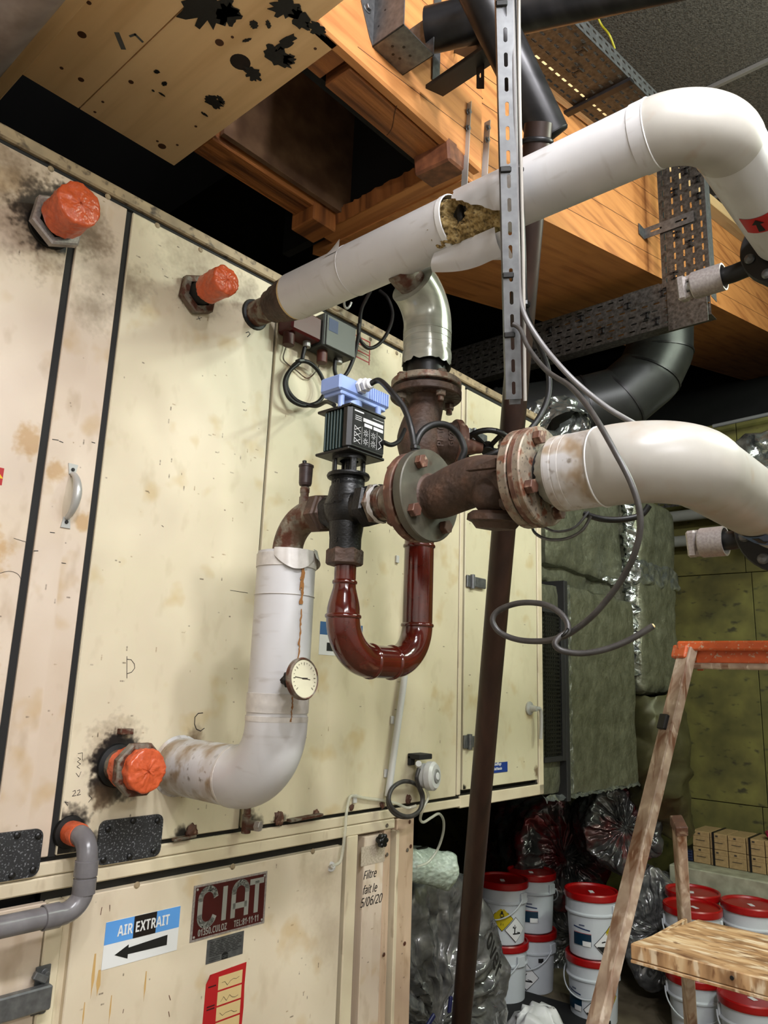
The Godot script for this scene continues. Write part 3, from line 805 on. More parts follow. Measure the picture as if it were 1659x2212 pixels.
	part("perforated_plate", MB.new().slots(so, sx, Vector3.FORWARD, Vector2(1.34, 0.21), 29, 6, Vector2(0.03, 0.009), 0.0016, true), M.tray, ut)
	part("flange", MB.new().slots(so, sx, Vector3(-0.222, 1, 0).normalized(), Vector2(1.34, 0.06), 29, 2, Vector2(0.028, 0.009), 0.0016, true), M.galv, ut)
	part("flange", MB.new().slots(so + Vector3(0, 0, -0.21), sx, Vector3(-0.222, 1, 0).normalized(), Vector2(1.34, 0.06), 29, 2, Vector2(0.028, 0.009), 0.0016, true), M.galv, ut)
	for q in [Vector2(0.33, 0.04), Vector2(0.42, 0.10), Vector2(0.88, 0.05), Vector2(0.96, 0.03)]:
		var m := MB.new()
		tray_clip(m, so + sx * q.x + Vector3(0, 0, -q.y) + Vector3(0, -0.006, 0), sx, Vector3.BACK, 0.03)
		part("clip", m, M.rubber, ut)
	part("cross_arm", MB.new().box(so + sx * 0.62 + Vector3(0, -0.012, -0.16), Vector3(0.035, 0.012, 0.34), Basis(Vector3.BACK, atan(0.222)), 0.001), M.dark_steel, ut)
	one("yellow_wire", MB.new().tube(spline([Vector3(2.1835, 3.9804, 0.5908), Vector3(2.229, 3.9504, 0.5915), Vector3(2.2368, 3.8921, 0.6187), Vector3(2.2776, 3.8611, 0.6203)]), 0.004, 8), plain(Color(0.62, 0.6, 0.15), 0.4), "thin yellow wire curving down from the ceiling behind the upper tray", "wire")

# painted sheet metal with wear: stains are [x, y in metres from the lower left corner, radius, colour, softness]
func paint(w: float, h: float, sd: int, a: Color, b: Color, stains: Array, specks: int, streak := 0.35) -> StandardMaterial3D:
	var k := 420.0
	var pw := int(w * k)
	var ph := int(h * k)
	var im := ramp_img(grey(sd, 0.006, pw, ph), [[0.0, a], [1.0, b]], pw, ph)
	im = over(im, grey(sd + 1, 0.03, pw, ph, 1, 2), 0.66, 1.0, Color(a.r * 0.72, a.g * 0.66, a.b * 0.56, streak))
	im = over(im, grey(sd + 2, 0.012, pw, ph), 0.72, 0.95, Color(a.r * 0.92, a.g * 0.84, a.b * 0.68, 0.5))
	var r2 := RandomNumberGenerator.new()
	r2.seed = sd
	for s in stains:
		var cx: float = s[0] * k
		var cy: float = (h - s[1]) * k
		var r: float = s[2] * k
		var col: Color = s[3]
		for y in range(maxi(0, int(cy - r * 1.5)), mini(ph, int(cy + r * 1.5))):
			for x in range(maxi(0, int(cx - r * 1.5)), mini(pw, int(cx + r * 1.5))):
				var d := Vector2(x - cx, y - cy).length() / r
				d += 0.35 * fnl.get_noise_2d(x * 0.045 + sd, y * 0.045) + 0.25 * fnl.get_noise_2d(x * 0.16, y * 0.16 + sd)
				if d < 1.0:
					var al: float = clampf((1.0 - d) / s[4], 0.0, 1.0) * col.a
					im.set_pixel(x, y, im.get_pixel(x, y).lerp(Color(col.r, col.g, col.b), al))
	for q in int(specks * 0.55):
		var x := r2.randi_range(2, pw - 12)
		var y := r2.randi_range(2, ph - 12)
		var c := Color(0.2, 0.15, 0.11) if r2.randf() < 0.6 else Color(0.5, 0.4, 0.28)
		var ln := r2.randi_range(1, 5)
		var down := r2.randf() < 0.4
		for i in ln:
			var px := x + (0 if down else i)
			var py := y + (i if down else int(i * r2.randf_range(-0.3, 0.3)))
			im.set_pixel(clampi(px, 0, pw - 1), clampi(py, 0, ph - 1), c.lerp(im.get_pixel(px, clampi(py, 0, ph - 1)), r2.randf_range(0.2, 0.85)))
	var m := StandardMaterial3D.new()
	m.albedo_texture = ImageTexture.create_from_image(im)
	m.roughness = 0.42
	return m

func panel(called: String, x0: float, x1: float, y0: float, y1: float, mat: Material, root: Node3D, z := 0.0, th := 0.02) -> MeshInstance3D:
	return part(called, MB.new().bx(Vector3(x0, y0, z - th), Vector3(x1, y1, z), 0.002), mat, root)

func screw(p: Vector3, parent: Node3D, r := 0.006) -> void:
	var m := MB.new().lathe(p, Vector3.BACK, [Vector2(r * 1.25, 0), Vector2(r * 1.2, 0.0008), Vector2(r, 0.001), Vector2(r * 0.8, 0.0025), Vector2(0, 0.003)], 14)
	m.box(p + Vector3(0, 0, 0.003), Vector3(r * 1.2, r * 0.25, 0.0006), Basis(Vector3.BACK, 0.5), 0.0)
	part("screw", m, M.rail, parent)

func unit() -> void:
	var a1 := Color(0.78, 0.71, 0.63)
	var a2 := Color(0.84, 0.78, 0.71)
	var y1 := Color(0.80, 0.755, 0.65)
	var y2 := Color(0.845, 0.8, 0.7)
	var grease := Color(0.06, 0.045, 0.035, 0.95)
	var brown := Color(0.36, 0.28, 0.2, 0.75)
	var tan := Color(0.68, 0.52, 0.32, 0.6)
	var u := thing("air_handling_unit", "long cream air handling unit with rows of dirty sheet metal panels", "ventilation unit", Vector3(1.2, 1.136, -0.8))
	part("body", MB.new().bx(Vector3(-0.8, 1.14, -1.7), Vector3(2.78, 2.69, -0.025), 0.0), M.black, u)
	part("end_wall", MB.new().bx(Vector3(2.77, 1.14, -1.7), Vector3(2.787, 2.7, -0.02), 0.002), M.cream, u)
	part("roof_sheet", MB.new().bx(Vector3(-0.8, 2.688, -1.7), Vector3(2.787, 2.703, 0.0), 0.002), M.rail, u)
	# rails and posts of the frame
	part("top_rail", MB.new().bx(Vector3(-0.8, 2.674, -0.02), Vector3(2.787, 2.706, 0.006), 0.004), M.rail, u)
	part("bottom_rail", MB.new().bx(Vector3(-0.8, 1.137, -0.025), Vector3(2.225, 1.164, 0.0), 0.003), M.cream, u)
	part("bottom_rail", MB.new().bx(Vector3(2.225, 1.132, -0.025), Vector3(2.787, 1.172, 0.0), 0.003), M.cream, u)
	part("post", MB.new().bx(Vector3(2.752, 1.132, -0.025), Vector3(2.787, 2.676, 0.0), 0.003), M.cream, u)
	part("post", MB.new().bx(Vector3(2.207, 1.176, -0.02), Vector3(2.227, 2.664, -0.002), 0.002), M.cream, u)
	for s in [[0.664, 0.682, -0.006], [0.795, 0.811, -0.006], [1.281, 1.289, -0.010], [2.198, 2.209, -0.01], [2.225, 2.24, -0.012], [2.742, 2.754, -0.012]]:
		part("gasket", MB.new().bx(Vector3(s[0] - 0.003, 1.172, -0.024), Vector3(s[1] + 0.003, 2.668, s[2]), 0.0), M.gasket, u)
	part("gasket", MB.new().bx(Vector3(-0.8, 2.66, -0.024), Vector3(2.75, 2.676, -0.006), 0.0), M.gasket, u)
	part("gasket", MB.new().bx(Vector3(-0.8, 1.160, -0.024), Vector3(2.75, 1.178, -0.008), 0.0), M.black, u)
	# panels
	var yb := 1.174
	var ht := 1.488
	var yt := yb + ht
	var p0 := panel("panel", -0.8, 0.664, yb, yt, paint(1.464, ht, 200, a1, a2, [[1.41, 1.35, 0.125, brown, 0.9], [1.42, 1.375, 0.095, grease, 0.4], [1.30, 0.72, 0.08, tan, 0.5], [1.37, 0.6, 0.07, tan, 0.5], [1.36, 0.36, 0.09, tan, 0.5], [1.44, 0.85, 0.04, tan, 0.5], [1.33, 1.44, 0.1, brown, 1.2]], 200), u)
	var p1 := panel("panel", 0.682, 0.795, yb, yt, paint(0.113, ht, 210, a1, a2, [[0.03, 1.38, 0.07, brown, 0.9], [0.06, 1.2, 0.06, Color(0.4, 0.33, 0.25, 0.5), 1.0], [0.07, 1.3, 0.07, Color(0.4, 0.33, 0.25, 0.5), 1.2], [0.1, 0.7, 0.03, tan, 0.5], [0.02, 0.8, 0.03, tan, 0.5]], 40), u)
	var p2 := panel("panel", 0.811, 1.281, yb, yt, paint(0.47, ht, 220, y1, y2, [[0.105, 0.20, 0.085, Color(0.3, 0.23, 0.16, 0.6), 1.0], [0.112, 0.185, 0.066, grease, 0.35], [0.10, 0.13, 0.05, grease, 0.6], [0.14, 0.125, 0.035, grease, 0.7], [0.09, 0.11, 0.035, brown, 0.5], [0.02, 0.05, 0.05, grease, 0.5], [0.0, 0.01, 0.06, grease, 0.5], [0.06, 0.0, 0.045, grease, 0.5], [0.30, 0.0, 0.03, grease, 0.6], [0.21, 1.37, 0.07, Color(0.4, 0.33, 0.25, 0.6), 1.2], [0.2, 1.45, 0.15, Color(0.45, 0.38, 0.3, 0.5), 1.2], [0.01, 1.3, 0.07, Color(0.42, 0.35, 0.27, 0.6), 1.0], [0.36, 1.42, 0.07, Color(0.3, 0.24, 0.18, 0.5), 1.0], [0.31, 0.22, 0.035, brown, 0.9]], 160, 0.2), u)
	var p3 := panel("panel", 1.289, 2.198, yb, yt, paint(0.909, ht, 230, y1, Color(0.84, 0.80, 0.68), [[0.12, 0.0, 0.03, grease, 0.6], [0.02, 0.0, 0.05, grease, 0.7], [0.3, 1.42, 0.15, Color(0.5, 0.43, 0.33, 0.5), 1.0]], 160, 0.16), u)
	for p in [Vector3(0.6026, 2.6612, 0), Vector3(0.7421, 2.6666, 0)]: screw(p, p0)
	for p in [Vector3(0.879, 2.6596, 0), Vector3(1.0104, 2.654, 0)]: screw(p, p2)
	for p in [Vector3(1.5496, 2.6535, 0), Vector3(1.6833, 2.6516, 0), Vector3(1.8181, 2.651, 0)]: screw(p, p3)
	# rust-eaten fastenings along the foot of the panels
	for q in [[Vector3(1.409, 1.1848, 0.003), 0.022, p3], [Vector3(1.543, 1.1842, 0.003), 0.013, p3], [Vector3(1.6849, 1.1866, 0.003), 0.012, p3], [Vector3(1.8186, 1.1821, 0.003), 0.014, p3], [Vector3(1.9412, 1.186, 0.003), 0.017, p3], [Vector3(1.1385, 1.1848, 0.003), 0.02, p2]]:
		var c: Vector3 = q[0]
		var r: float = q[1]
		part("rusty_fastening", MB.new().grid(16, 8, func(a, b):
			var d := Vector3(cos(a * TAU) * sin(b * PI), cos(b * PI), 0.4 * sin(a * TAU) * sin(b * PI))
			return c + d * r * (0.75 + 0.5 * fnl.get_noise_3dv(d * 2.2 + c * 31.0)), false, true), M.rust_red, q[2])
	part("rusty_flap", MB.new().box(Vector3(1.4971, 1.179, 0.01), Vector3(0.12, 0.008, 0.02), Basis(Vector3.BACK, 0.03), 0.002), M.rust, p3)
	part("rusty_flap", MB.new().box(Vector3(1.1145, 1.173, 0.008), Vector3(0.06, 0.006, 0.016), Basis(Vector3.BACK, 0.05), 0.002), M.rust, p2)
	# hinged door at the right hand end
	var d := panel("door", 2.238, 2.743, 1.19, yt - 0.006, paint(0.505, 1.466, 240, Color(0.79, 0.755, 0.64), Color(0.83, 0.8, 0.68), [[0.5, 0.03, 0.03, brown, 0.6], [0.0, 0.0, 0.02, grease, 0.6]], 50, 0.12), u, -0.001)
	for p in [Vector3(2.2788, 2.4772, 0.004), Vector3(2.2758, 1.9127, 0.004), Vector3(2.2683, 1.3496, 0.004)]:
		var hm := MB.new()
		hm.bx(p + Vector3(-0.035, -0.022, -0.004), p + Vector3(-0.004, 0.022, 0.004))
		hm.cyl(p + Vector3(-0.006, -0.026, 0.006), p + Vector3(-0.006, 0.026, 0.006), 0.009, 14)
		hm.bx(p + Vector3(0.0, -0.019, 0.0), p + Vector3(0.075, 0.019, 0.012), 0.003)
		part("hinge", hm, M.galv, d)
	var hp: Vector3 = Vector3(2.6772, 1.4612, 0)
	var hm2 := MB.new().lathe(hp, Vector3.BACK, [Vector2(0.026, 0), Vector2(0.026, 0.006), Vector2(0.014, 0.01), Vector2(0.01, 0.035), Vector2(0, 0.037)], 20)
	hm2.tube(spline([hp + Vector3(0, 0, 0.03), hp + Vector3(0.028, -0.004, 0.034), hp + Vector3(0.034, -0.05, 0.034), hp + Vector3(0.032, -0.115, 0.032)]), 0.0075, 10)
	part("handle", hm2, M.bright, d)
	# pull handle on the narrow panel
	var ha: Vector3 = Vector3(0.7413, 1.9808, 0)
	var hb: Vector3 = Vector3(0.7419, 1.8622, 0)
	var hm := MB.new()
	for q in [[ha, 1.0], [hb, -1.0]]:
		var c: Vector3 = q[0]
		var s: float = q[1]
		hm.prism(PackedVector2Array([Vector2(-0.007, -0.011 * s), Vector2(-0.011, 0.013 * s), Vector2(0.011, 0.013 * s), Vector2(0.007, -0.011 * s)]), c, Vector3.RIGHT, Vector3.UP, 0.003)
	var grip := []
	var grr := []
	for k in 17:
		var q := k / 16.0
		grip.append(ha.lerp(hb, lerpf(0.08, 0.92, q)) + Vector3(0, 0, 0.004 + 0.034 * pow(sin(PI * q), 0.6)))
		grr.append(0.0055 + 0.0042 * sin(PI * q))
	hm.tube(grip, grr, 14)
	var hd := part("pull_handle", hm, M.bright, p1)
	for c in [ha, hb]: part("screw", MB.new().cyl(c + Vector3(0, 0, 0.003), c + Vector3(0, 0, 0.006), 0.004, 12), M.black, hd)
	# pencil and pen writing on the panels
	var pen := func(pts: Array, w: float, mat: Material, par: Node3D): part("pen_mark", MB.new().stroke(pts, w), mat, par)
	pen.call([Vector3(0.9283, 1.5335, 0), Vector3(0.9225, 1.5818, 0)], 0.0014, M.pencil, p2)
	pen.call([Vector3(0.9232, 1.5756, 0), Vector3(0.9338, 1.575, 0), Vector3(0.9431, 1.566, 0), Vector3(0.9453, 1.5567, 0), Vector3(0.9383, 1.5471, 0), Vector3(0.9282, 1.5437, 0)], 0.0014, M.pencil, p2)
	pen.call([Vector3(1.1426, 1.4555, 0), Vector3(1.1292, 1.4545, 0), Vector3(1.1207, 1.4458, 0), Vector3(1.1211, 1.4295, 0), Vector3(1.1277, 1.4175, 0), Vector3(1.1403, 1.4128, 0), Vector3(1.1505, 1.4191, 0)], 0.0022, M.pencil, p2)
	pen.call([Vector3(0.8236, 1.2757, 0), Vector3(0.8163, 1.2782, 0), Vector3(0.8233, 1.2702, 0)], 0.0012, M.pencil, p2)
	pen.call([Vector3(0.8684, 1.2867, 0), Vector3(0.8755, 1.2805, 0), Vector3(0.8691, 1.2726, 0)], 0.0012, M.pencil, p2)
	pen.call([Vector3(0.8309, 1.2972, 0), Vector3(0.8357, 1.2996, 0), Vector3(0.8373, 1.2948, 0), Vector3(0.8311, 1.2879, 0), Vector3(0.8391, 1.2891, 0)], 0.0012, M.pencil, p2)
	pen.call([Vector3(0.841, 1.2982, 0), Vector3(0.8459, 1.2997, 0), Vector3(0.8465, 1.295, 0), Vector3(0.8412, 1.289, 0), Vector3(0.8492, 1.2901, 0)], 0.0012, M.pencil, p2)
	pen.call([Vector3(0.8323, 1.3738, 0), Vector3(0.8425, 1.3752, 0), Vector3(0.8444, 1.3599, 0)], 0.001, M.pencil, p2)
	pen.call([Vector3(0.8333, 1.3342, 0), Vector3(0.8405, 1.3263, 0), Vector3(0.8443, 1.3364, 0)], 0.001, M.pencil, p2)
	pen.call([Vector3(0.8333, 1.3662, 0), Vector3(0.84, 1.3621, 0), Vector3(0.8333, 1.3577, 0), Vector3(0.8412, 1.3525, 0), Vector3(0.8336, 1.3473, 0), Vector3(0.8404, 1.3432, 0)], 0.001, M.pencil, p2)
	pen.call([Vector3(1.1793, 2.4797, 0), Vector3(1.1885, 2.4861, 0), Vector3(1.1939, 2.4811, 0), Vector3(1.1852, 2.4694, 0)], 0.0022, M.ink, p2)
	pen.call([Vector3(1.0229, 2.4653, 0), Vector3(1.0295, 2.4573, 0)], 0.0015, M.ink, p2)
	pen.call([Vector3(1.0181, 2.4554, 0), Vector3(1.0343, 2.4672, 0)], 0.0012, M.ink, p2)
	for q in [[Vector3(0.6887, 2.0378, 0), Vector3(0.702, 2.0392, 0)], [Vector3(0.7043, 2.0377, 0), Vector3(0.7128, 2.0368, 0)], [Vector3(0.7777, 2.055, 0), Vector3(0.7856, 2.0549, 0)], [Vector3(0.7107, 1.8342, 0), Vector3(0.7207, 1.8349, 0)], [Vector3(0.7444, 1.7726, 0), Vector3(0.7536, 1.7728, 0)], [Vector3(0.6819, 1.7896, 0), Vector3(0.6905, 1.7909, 0)]]:
		pen.call(q, 0.0016, M.ink, p1)
	pen.call([Vector3(0.6379, 1.8093, 0), Vector3(0.6671, 1.8051, 0)], 0.001, M.pencil, p0)
	pen.call(spline([Vector3(0.6206, 1.7346, 0), Vector3(0.6381, 1.7407, 0), Vector3(0.6555, 1.7371, 0), Vector3(0.6658, 1.7239, 0)]), 0.001, M.pencil, p0)
	for q in [[Vector3(1.0183, 2.0373, 0), Vector3(1.0188, 2.0326, 0)], [Vector3(0.9773, 1.8964, 0), Vector3(0.9827, 1.8939, 0)], [Vector3(0.9134, 2.5336, 0), Vector3(0.9243, 2.5333, 0)], [Vector3(0.9048, 2.5504, 0), Vector3(0.9077, 2.5479, 0)], [Vector3(1.1953, 1.7631, 0), Vector3(1.2529, 1.7621, 0)]]:
		pen.call(q, 0.0012, M.pencil, p2)

	# lower box
	var l := thing("base_unit", "cream lower cabinet carrying the air handling unit, with sign plates on its panel", "cabinet", Vector3(0.9, 0, -0.8))
	part("body", MB.new().bx(Vector3(-0.8, 0.03, -1.7), Vector3(1.96, 1.1, -0.045), 0.0), M.black, l)
	part("top_rail", MB.new().bx(Vector3(-0.8, 1.107, -0.03), Vector3(1.885, 1.1355, 0.0), 0.003), M.cream, l)
	var lp := panel("panel", 0.866, 1.66, 0.06, 1.086, paint(0.794, 1.026, 250, Color(0.80, 0.74, 0.65), Color(0.85, 0.80, 0.71), [[0.05, 0.62, 0.022, tan, 0.4], [0.055, 0.56, 0.018, Color(0.8, 0.58, 0.22, 0.7), 0.5], [0.7, 0.95, 0.08, Color(0.6, 0.53, 0.43, 0.35), 1.0], [0.75, 0.8, 0.08, Color(0.6, 0.53, 0.43, 0.25), 1.0]], 200, 0.2), l, 0.0, 0.03)
	for p in [Vector3(1.0066, 1.0868, 0), Vector3(1.2699, 1.0868, 0), Vector3(1.541, 1.0863, 0)]: screw(p, lp)
	var drip := plain(Color(0.74, 0.6, 0.38), 0.45)
	for q in [[Vector3(0.9233, 0.967, 0), 0.008, 0.085], [Vector3(0.9369, 0.9331, 0), 0.011, 0.05], [Vector3(0.9538, 0.9497, 0), 0.005, 0.02], [Vector3(1.0509, 0.9041, 0), 0.005, 0.06], [Vector3(0.9713, 0.8764, 0), 0.004, 0.055], [Vector3(0.911, 0.8786, 0), 0.004, 0.05]]:
		var c: Vector3 = q[0]
		var w: float = q[1]
		var h: float = q[2]
		part("drip_stain", MB.new().prism(PackedVector2Array([Vector2(-w * 0.2, 0), Vector2(w * 0.25, 0), Vector2(w * 0.4, -h * 0.3), Vector2(w * 0.5, -h * 0.6), Vector2(w * 0.15, -h * 0.8), Vector2(0, -h), Vector2(-w * 0.15, -h * 0.75), Vector2(-w * 0.4, -h * 0.5)]), c, Vector3.RIGHT, Vector3.UP, 0.0004), drip, lp)
	for q in [[Vector3(0.9269, 1.0558, 0), Vector3(0.9255, 1.0416, 0)], [Vector3(0.9448, 1.0572, 0), Vector3(0.9463, 1.045, 0)], [Vector3(1.1157, 0.8401, 0), Vector3(1.1205, 0.8295, 0)], [Vector3(1.0035, 0.8415, 0), Vector3(1.0022, 0.8348, 0)], [Vector3(1.1182, 0.8068, 0), Vector3(1.1218, 0.7957, 0)]]:
		pen.call(q, 0.0016, M.rust_red, lp)
	part("seal", MB.new().bx(Vector3(0.80, 0.05, -0.044), Vector3(1.68, 1.108, -0.022), 0.0), M.black, l)
	part("frame_strip", MB.new().bx(Vector3(1.677, 0.05, -0.03), Vector3(1.722, 1.108, 0.0), 0.003), M.cream, l)
	var pinkish := paint(0.1, 1.0, 260, Color(0.72, 0.62, 0.52), Color(0.8, 0.7, 0.6), [], 30)
	var fc := panel("filter_cover", 1.75, 1.836, 0.05, 1.098, paint(0.086, 1.048, 262, a1, a2, [], 20), l, 0.0, 0.03)
	part("recess", MB.new().bx(Vector3(1.722, 0.05, -0.044), Vector3(1.885, 1.11, -0.03), 0.0), M.rail, l)
	part("frame_strip", MB.new().bx(Vector3(1.842, 0.05, -0.03), Vector3(1.872, 1.108, -0.004), 0.003), pinkish, l)
	part("corner_post", MB.new().bx(Vector3(1.895, 0.0, -0.06), Vector3(1.978, 1.132, 0.0), 0.003), pinkish, l)
	part("corner_edge", MB.new().bx(Vector3(1.889, 0.0, -0.03), Vector3(1.903, 1.1, 0.004), 0.002), M.cream, l)
	for p in [Vector3(1.8453, 1.1197, 0.001), Vector3(1.8496, 1.0368, 0.001), Vector3(1.8493, 0.7635, 0.001), Vector3(1.9534, 1.1188, 0.001), Vector3(1.9456, 1.0372, 0.001), Vector3(1.9611, 1.046, 0.001), Vector3(1.9441, 0.7733, 0.001)]:
		part("hole", MB.new().cyl(p, p + Vector3(0, 0, 0.0015), 0.006, 12), M.rust, l)
	# star knob, label and handwriting on the filter cover
	var kc: Vector3 = Vector3(1.8042, 1.0852, 0)
	var km := MB.new().cyl(kc, kc + Vector3(0, 0, 0.02), 0.008, 12)
	for k in 6:
		var o := Vector3(cos(k * TAU / 6), sin(k * TAU / 6), 0) * 0.013
		km.cyl(kc + o + Vector3(0, 0, 0.012), kc + o + Vector3(0, 0, 0.03), 0.0072, 10, 0.003)
	km.cyl(kc + Vector3(0, 0, 0.011), kc + Vector3(0, 0, 0.031), 0.013, 16, 0.003)
	part("star_knob", km, M.plastic, fc)
	part("paper_label", MB.new().bx(Vector3(1.7355, 1.0194, 0), Vector3(1.8393, 1.0719, 0.001), 0.0), mottled(90, 0.05, Color(0.62, 0.57, 0.5), Color(0.75, 0.7, 0.63), 0.1), fc)
	var it := Basis(Vector3(1, 0, 0), Vector3(0.25, 1, 0), Vector3(0, 0, 1))
	text("handwriting", "Filtre", Vector3(1.7777, 0.9933, 0.001), 0.022, M.ink, fc, it, 0.8, false)
	text("handwriting", "fait le", Vector3(1.78, 0.9529, 0.001), 0.022, M.ink, fc, it, 0.8, false)
	text("handwriting", "5/06/20", Vector3(1.7879, 0.9204, 0.001), 0.024, M.ink, fc, it, 0.8, false)
	# left hand post, side door and bar latch
	part("left_post", MB.new().bx(Vector3(0.809, 0.05, -0.03), Vector3(0.846, 1.086, 0.0), 0.003), M.cream, l)
	part("left_groove", MB.new().bx(Vector3(0.846, 0.05, -0.03), Vector3(0.866, 1.086, -0.014), 0.0), M.cream, l)
	var sd := panel("side_panel", -0.8, 0.806, 0.05, 1.086, paint(1.606, 1.036, 270, a1, a2, [], 60), l, -0.002)
	var bp: Vector3 = Vector3(0.8274, 0.9584, 0)
	part("latch_plate", MB.new().bx(bp + Vector3(-0.03, -0.075, 0), bp + Vector3(0.0, 0.012, 0.004), 0.001), M.galv, l)
	var lb := part("latch_bar", MB.new().bx(bp + Vector3(-0.5, -0.062, 0.01), bp + Vector3(-0.004, -0.018, 0.03), 0.003), M.galv, l)
	for q in [Vector3(-0.012, -0.002, 0.004), Vector3(-0.012, -0.066, 0.004)]: part("bolt", bolt_head(bp + q, Vector3.BACK, 0.006, 0.012), M.galv, l)
	part("catch", MB.new().box(bp + Vector3(-0.025, -0.005, 0.012), Vector3(0.03, 0.014, 0.012), Basis(Vector3.BACK, -0.5), 0.002), M.galv, l)
	var arc_p := arc(Vector3(0.8237, 1.0726, 0) + Vector3(0, 0, 0.001), Vector3.RIGHT, Vector3.UP, 0.009, PI * 0.9, PI * 1.9, 10)
	part("clip_ring", MB.new().tube(arc_p, 0.0015, 6), M.cream, l)

func plate_thing(called: String, a: Vector3, b: Vector3, th: float, mat: Material, label: String, cat: String) -> Node3D:
	var t := thing(called, label, cat, Vector3(a.x, a.y, a.z))
	part("plate", MB.new().bx(Vector3(a.x, a.y, a.z), Vector3(b.x, b.y, a.z + th), 0.0), mat, t)
	return t

func unit_things() -> void:
	# extract air sign
	var a := plate_thing("direction_sign", Vector3(0.9405, 0.931, 0), Vector3(1.1255, 1.0235, 0), 0.001, M.white, "blue, black and white AIR EXTRAIT sign with a black arrow pointing left", "sign")
	part("blue_band", MB.new().bx(Vector3(0.9405, 0.979, 0.001), Vector3(1.1255, 1.0235, 0.0014), 0.0), M.sky_blue, a)
	part("dark_band", MB.new().bx(Vector3(1.008, 0.979, 0.0014), Vector3(1.064, 1.0235, 0.0018), 0.0), plain(Color(0.07, 0.035, 0.03), 0.45), a)
	text("lettering", "AIR EXTRAIT", Vector3(1.0335, 1.0005, 0.0022), 0.0205, M.white, a, Basis.IDENTITY, 0.76)
	part("arrow", MB.new().prism(PackedVector2Array([Vector2(0.968, 0.9545), Vector2(1.0, 0.969), Vector2(1.0, 0.9625), Vector2(1.097, 0.9685), Vector2(1.097, 0.9475), Vector2(1.0, 0.9495), Vector2(1.0, 0.941)]), Vector3(0, 0, 0.001), Vector3.RIGHT, Vector3.UP, 0.0005), M.ink, a)
	# maker's plate
	var c := plate_thing("maker_plate", Vector3(1.159, 0.9385, 0), Vector3(1.382, 1.0605, 0), 0.0015, M.alu, "dark red enamel CIAT plate with silver letters and a silver rim", "plate")
	part("enamel", MB.new().bx(Vector3(1.165, 0.9435, 0.0015), Vector3(1.376, 1.0555, 0.0019), 0.0), M.sign_red, c)
	var w := 0.0135
	var z := 0.0019
	var y0 := 0.968
	var y1 := 1.048
	var P := func(x: float, y: float): return Vector3(x, y, z)
	var let := func(pts: Array): part("letter", MB.new().stroke(pts, w), M.silver_ink, c)
	let.call([P.call(1.223, 1.03)] + arc(P.call(1.2015, 1.0265), Vector3.RIGHT, Vector3.UP, 0.0215, 0.25, PI, 10) + arc(P.call(1.2015, 0.9905), Vector3.RIGHT, Vector3.UP, 0.0215, PI, TAU - 0.35, 10))
	let.call([P.call(1.251, y0 + 0.006), P.call(1.251, y1 - 0.006)])
	let.call([P.call(1.278, y0 + 0.005)] + arc(P.call(1.2985, 1.0265), Vector3.RIGHT, Vector3.UP, 0.0205, PI, 0, 12) + [P.call(1.319, y0 + 0.005)])
	let.call([P.call(1.281, 0.995), P.call(1.316, 0.995)])
	let.call([P.call(1.350, y0 + 0.005), P.call(1.350, y1 - 0.01)])
	let.call([P.call(1.331, y1 - 0.006), P.call(1.368, y1 - 0.006)])
	text("lettering", "01350.CULOZ", Vector3(1.221, 0.9545, 0.0023), 0.0145, M.silver_ink, c, Basis.IDENTITY, 0.66)
	text("lettering", "TEL:81·11·11", Vector3(1.323, 0.9545, 0.0023), 0.0145, M.silver_ink, c, Basis.IDENTITY, 0.66)
	for q in [Vector3(1.169, 0.948, z), Vector3(1.372, 0.948, z), Vector3(1.169, 1.051, z), Vector3(1.372, 1.051, z)]:
		part("rivet", MB.new().cyl(q, q + Vector3(0, 0, 0.0012), 0.003, 10), M.silver_ink, c)
	# rating plate
	var ra: Vector3 = Vector3(1.21, 0.9087, 0)
	var rb: Vector3 = Vector3(1.3189, 0.933, 0)
	var r := plate_thing("rating_plate", Vector3(ra.x, Vector3(1.2128, 0.8813, 0).y, 0), Vector3(rb.x, Vector3(1.3189, 0.933, 0).y, 0), 0.001, M.galv, "small grey metal rating plate with rows of fine print below the dark red plate", "plate")
	var rp: Vector3 = r.position
	var rw := rb.x - ra.x
	var rh: float = Vector3(1.3189, 0.933, 0).y - rp.y
	var fine := MB.new()
	for k in 9:
		var yy := rp.y + rh * (0.3 + 0.072 * k)
		var x := 0.08
		while x < 0.88:
			var ww := rng.randf_range(0.06, 0.2)
			fine.stroke([Vector3(rp.x + rw * x, yy, 0.001), Vector3(rp.x + rw * minf(x + ww, 0.93), yy, 0.001)], 0.0016)
			x += ww + 0.05
	for k in 2: fine.stroke([Vector3(rp.x + rw * 0.08, rp.y + rh * (0.1 + 0.08 * k), 0.001), Vector3(rp.x + rw * 0.36, rp.y + rh * (0.1 + 0.08 * k), 0.001)], 0.0012)
	part("print", fine, plain(Color(0.12, 0.12, 0.13), 0.5), r)
	var em := Vector3(rp.x + rw * 0.5, rp.y + rh * 0.16, 0.001)
	part("emblem", MB.new().prism(PackedVector2Array([Vector2(-0.009, -0.008), Vector2(0.009, -0.008), Vector2(0.009, 0.004), Vector2(0, 0.009), Vector2(-0.009, 0.004)]), em, Vector3.RIGHT, Vector3.UP, 0.0004), M.ink, r)
	text("lettering", "CIAT", em + Vector3(0, -0.002, 0.0006), 0.006, M.galv, r, Basis.IDENTITY, 0.8)
	# red form, lower
	var fa: Vector3 = Vector3(1.2089, 0.757, 0)
	var fb: Vector3 = Vector3(1.3316, 0.8596, 0)
	var f := thing("service_form", "torn red bordered paper form with four buff boxes below the grey plate", "form", Vector3(fa.x, fb.y, 0))
	var fw := fb.x - fa.x
	var X := func(u: float, v: float): return Vector2(fa.x + 0.002 + fw * u, fb.y - v)
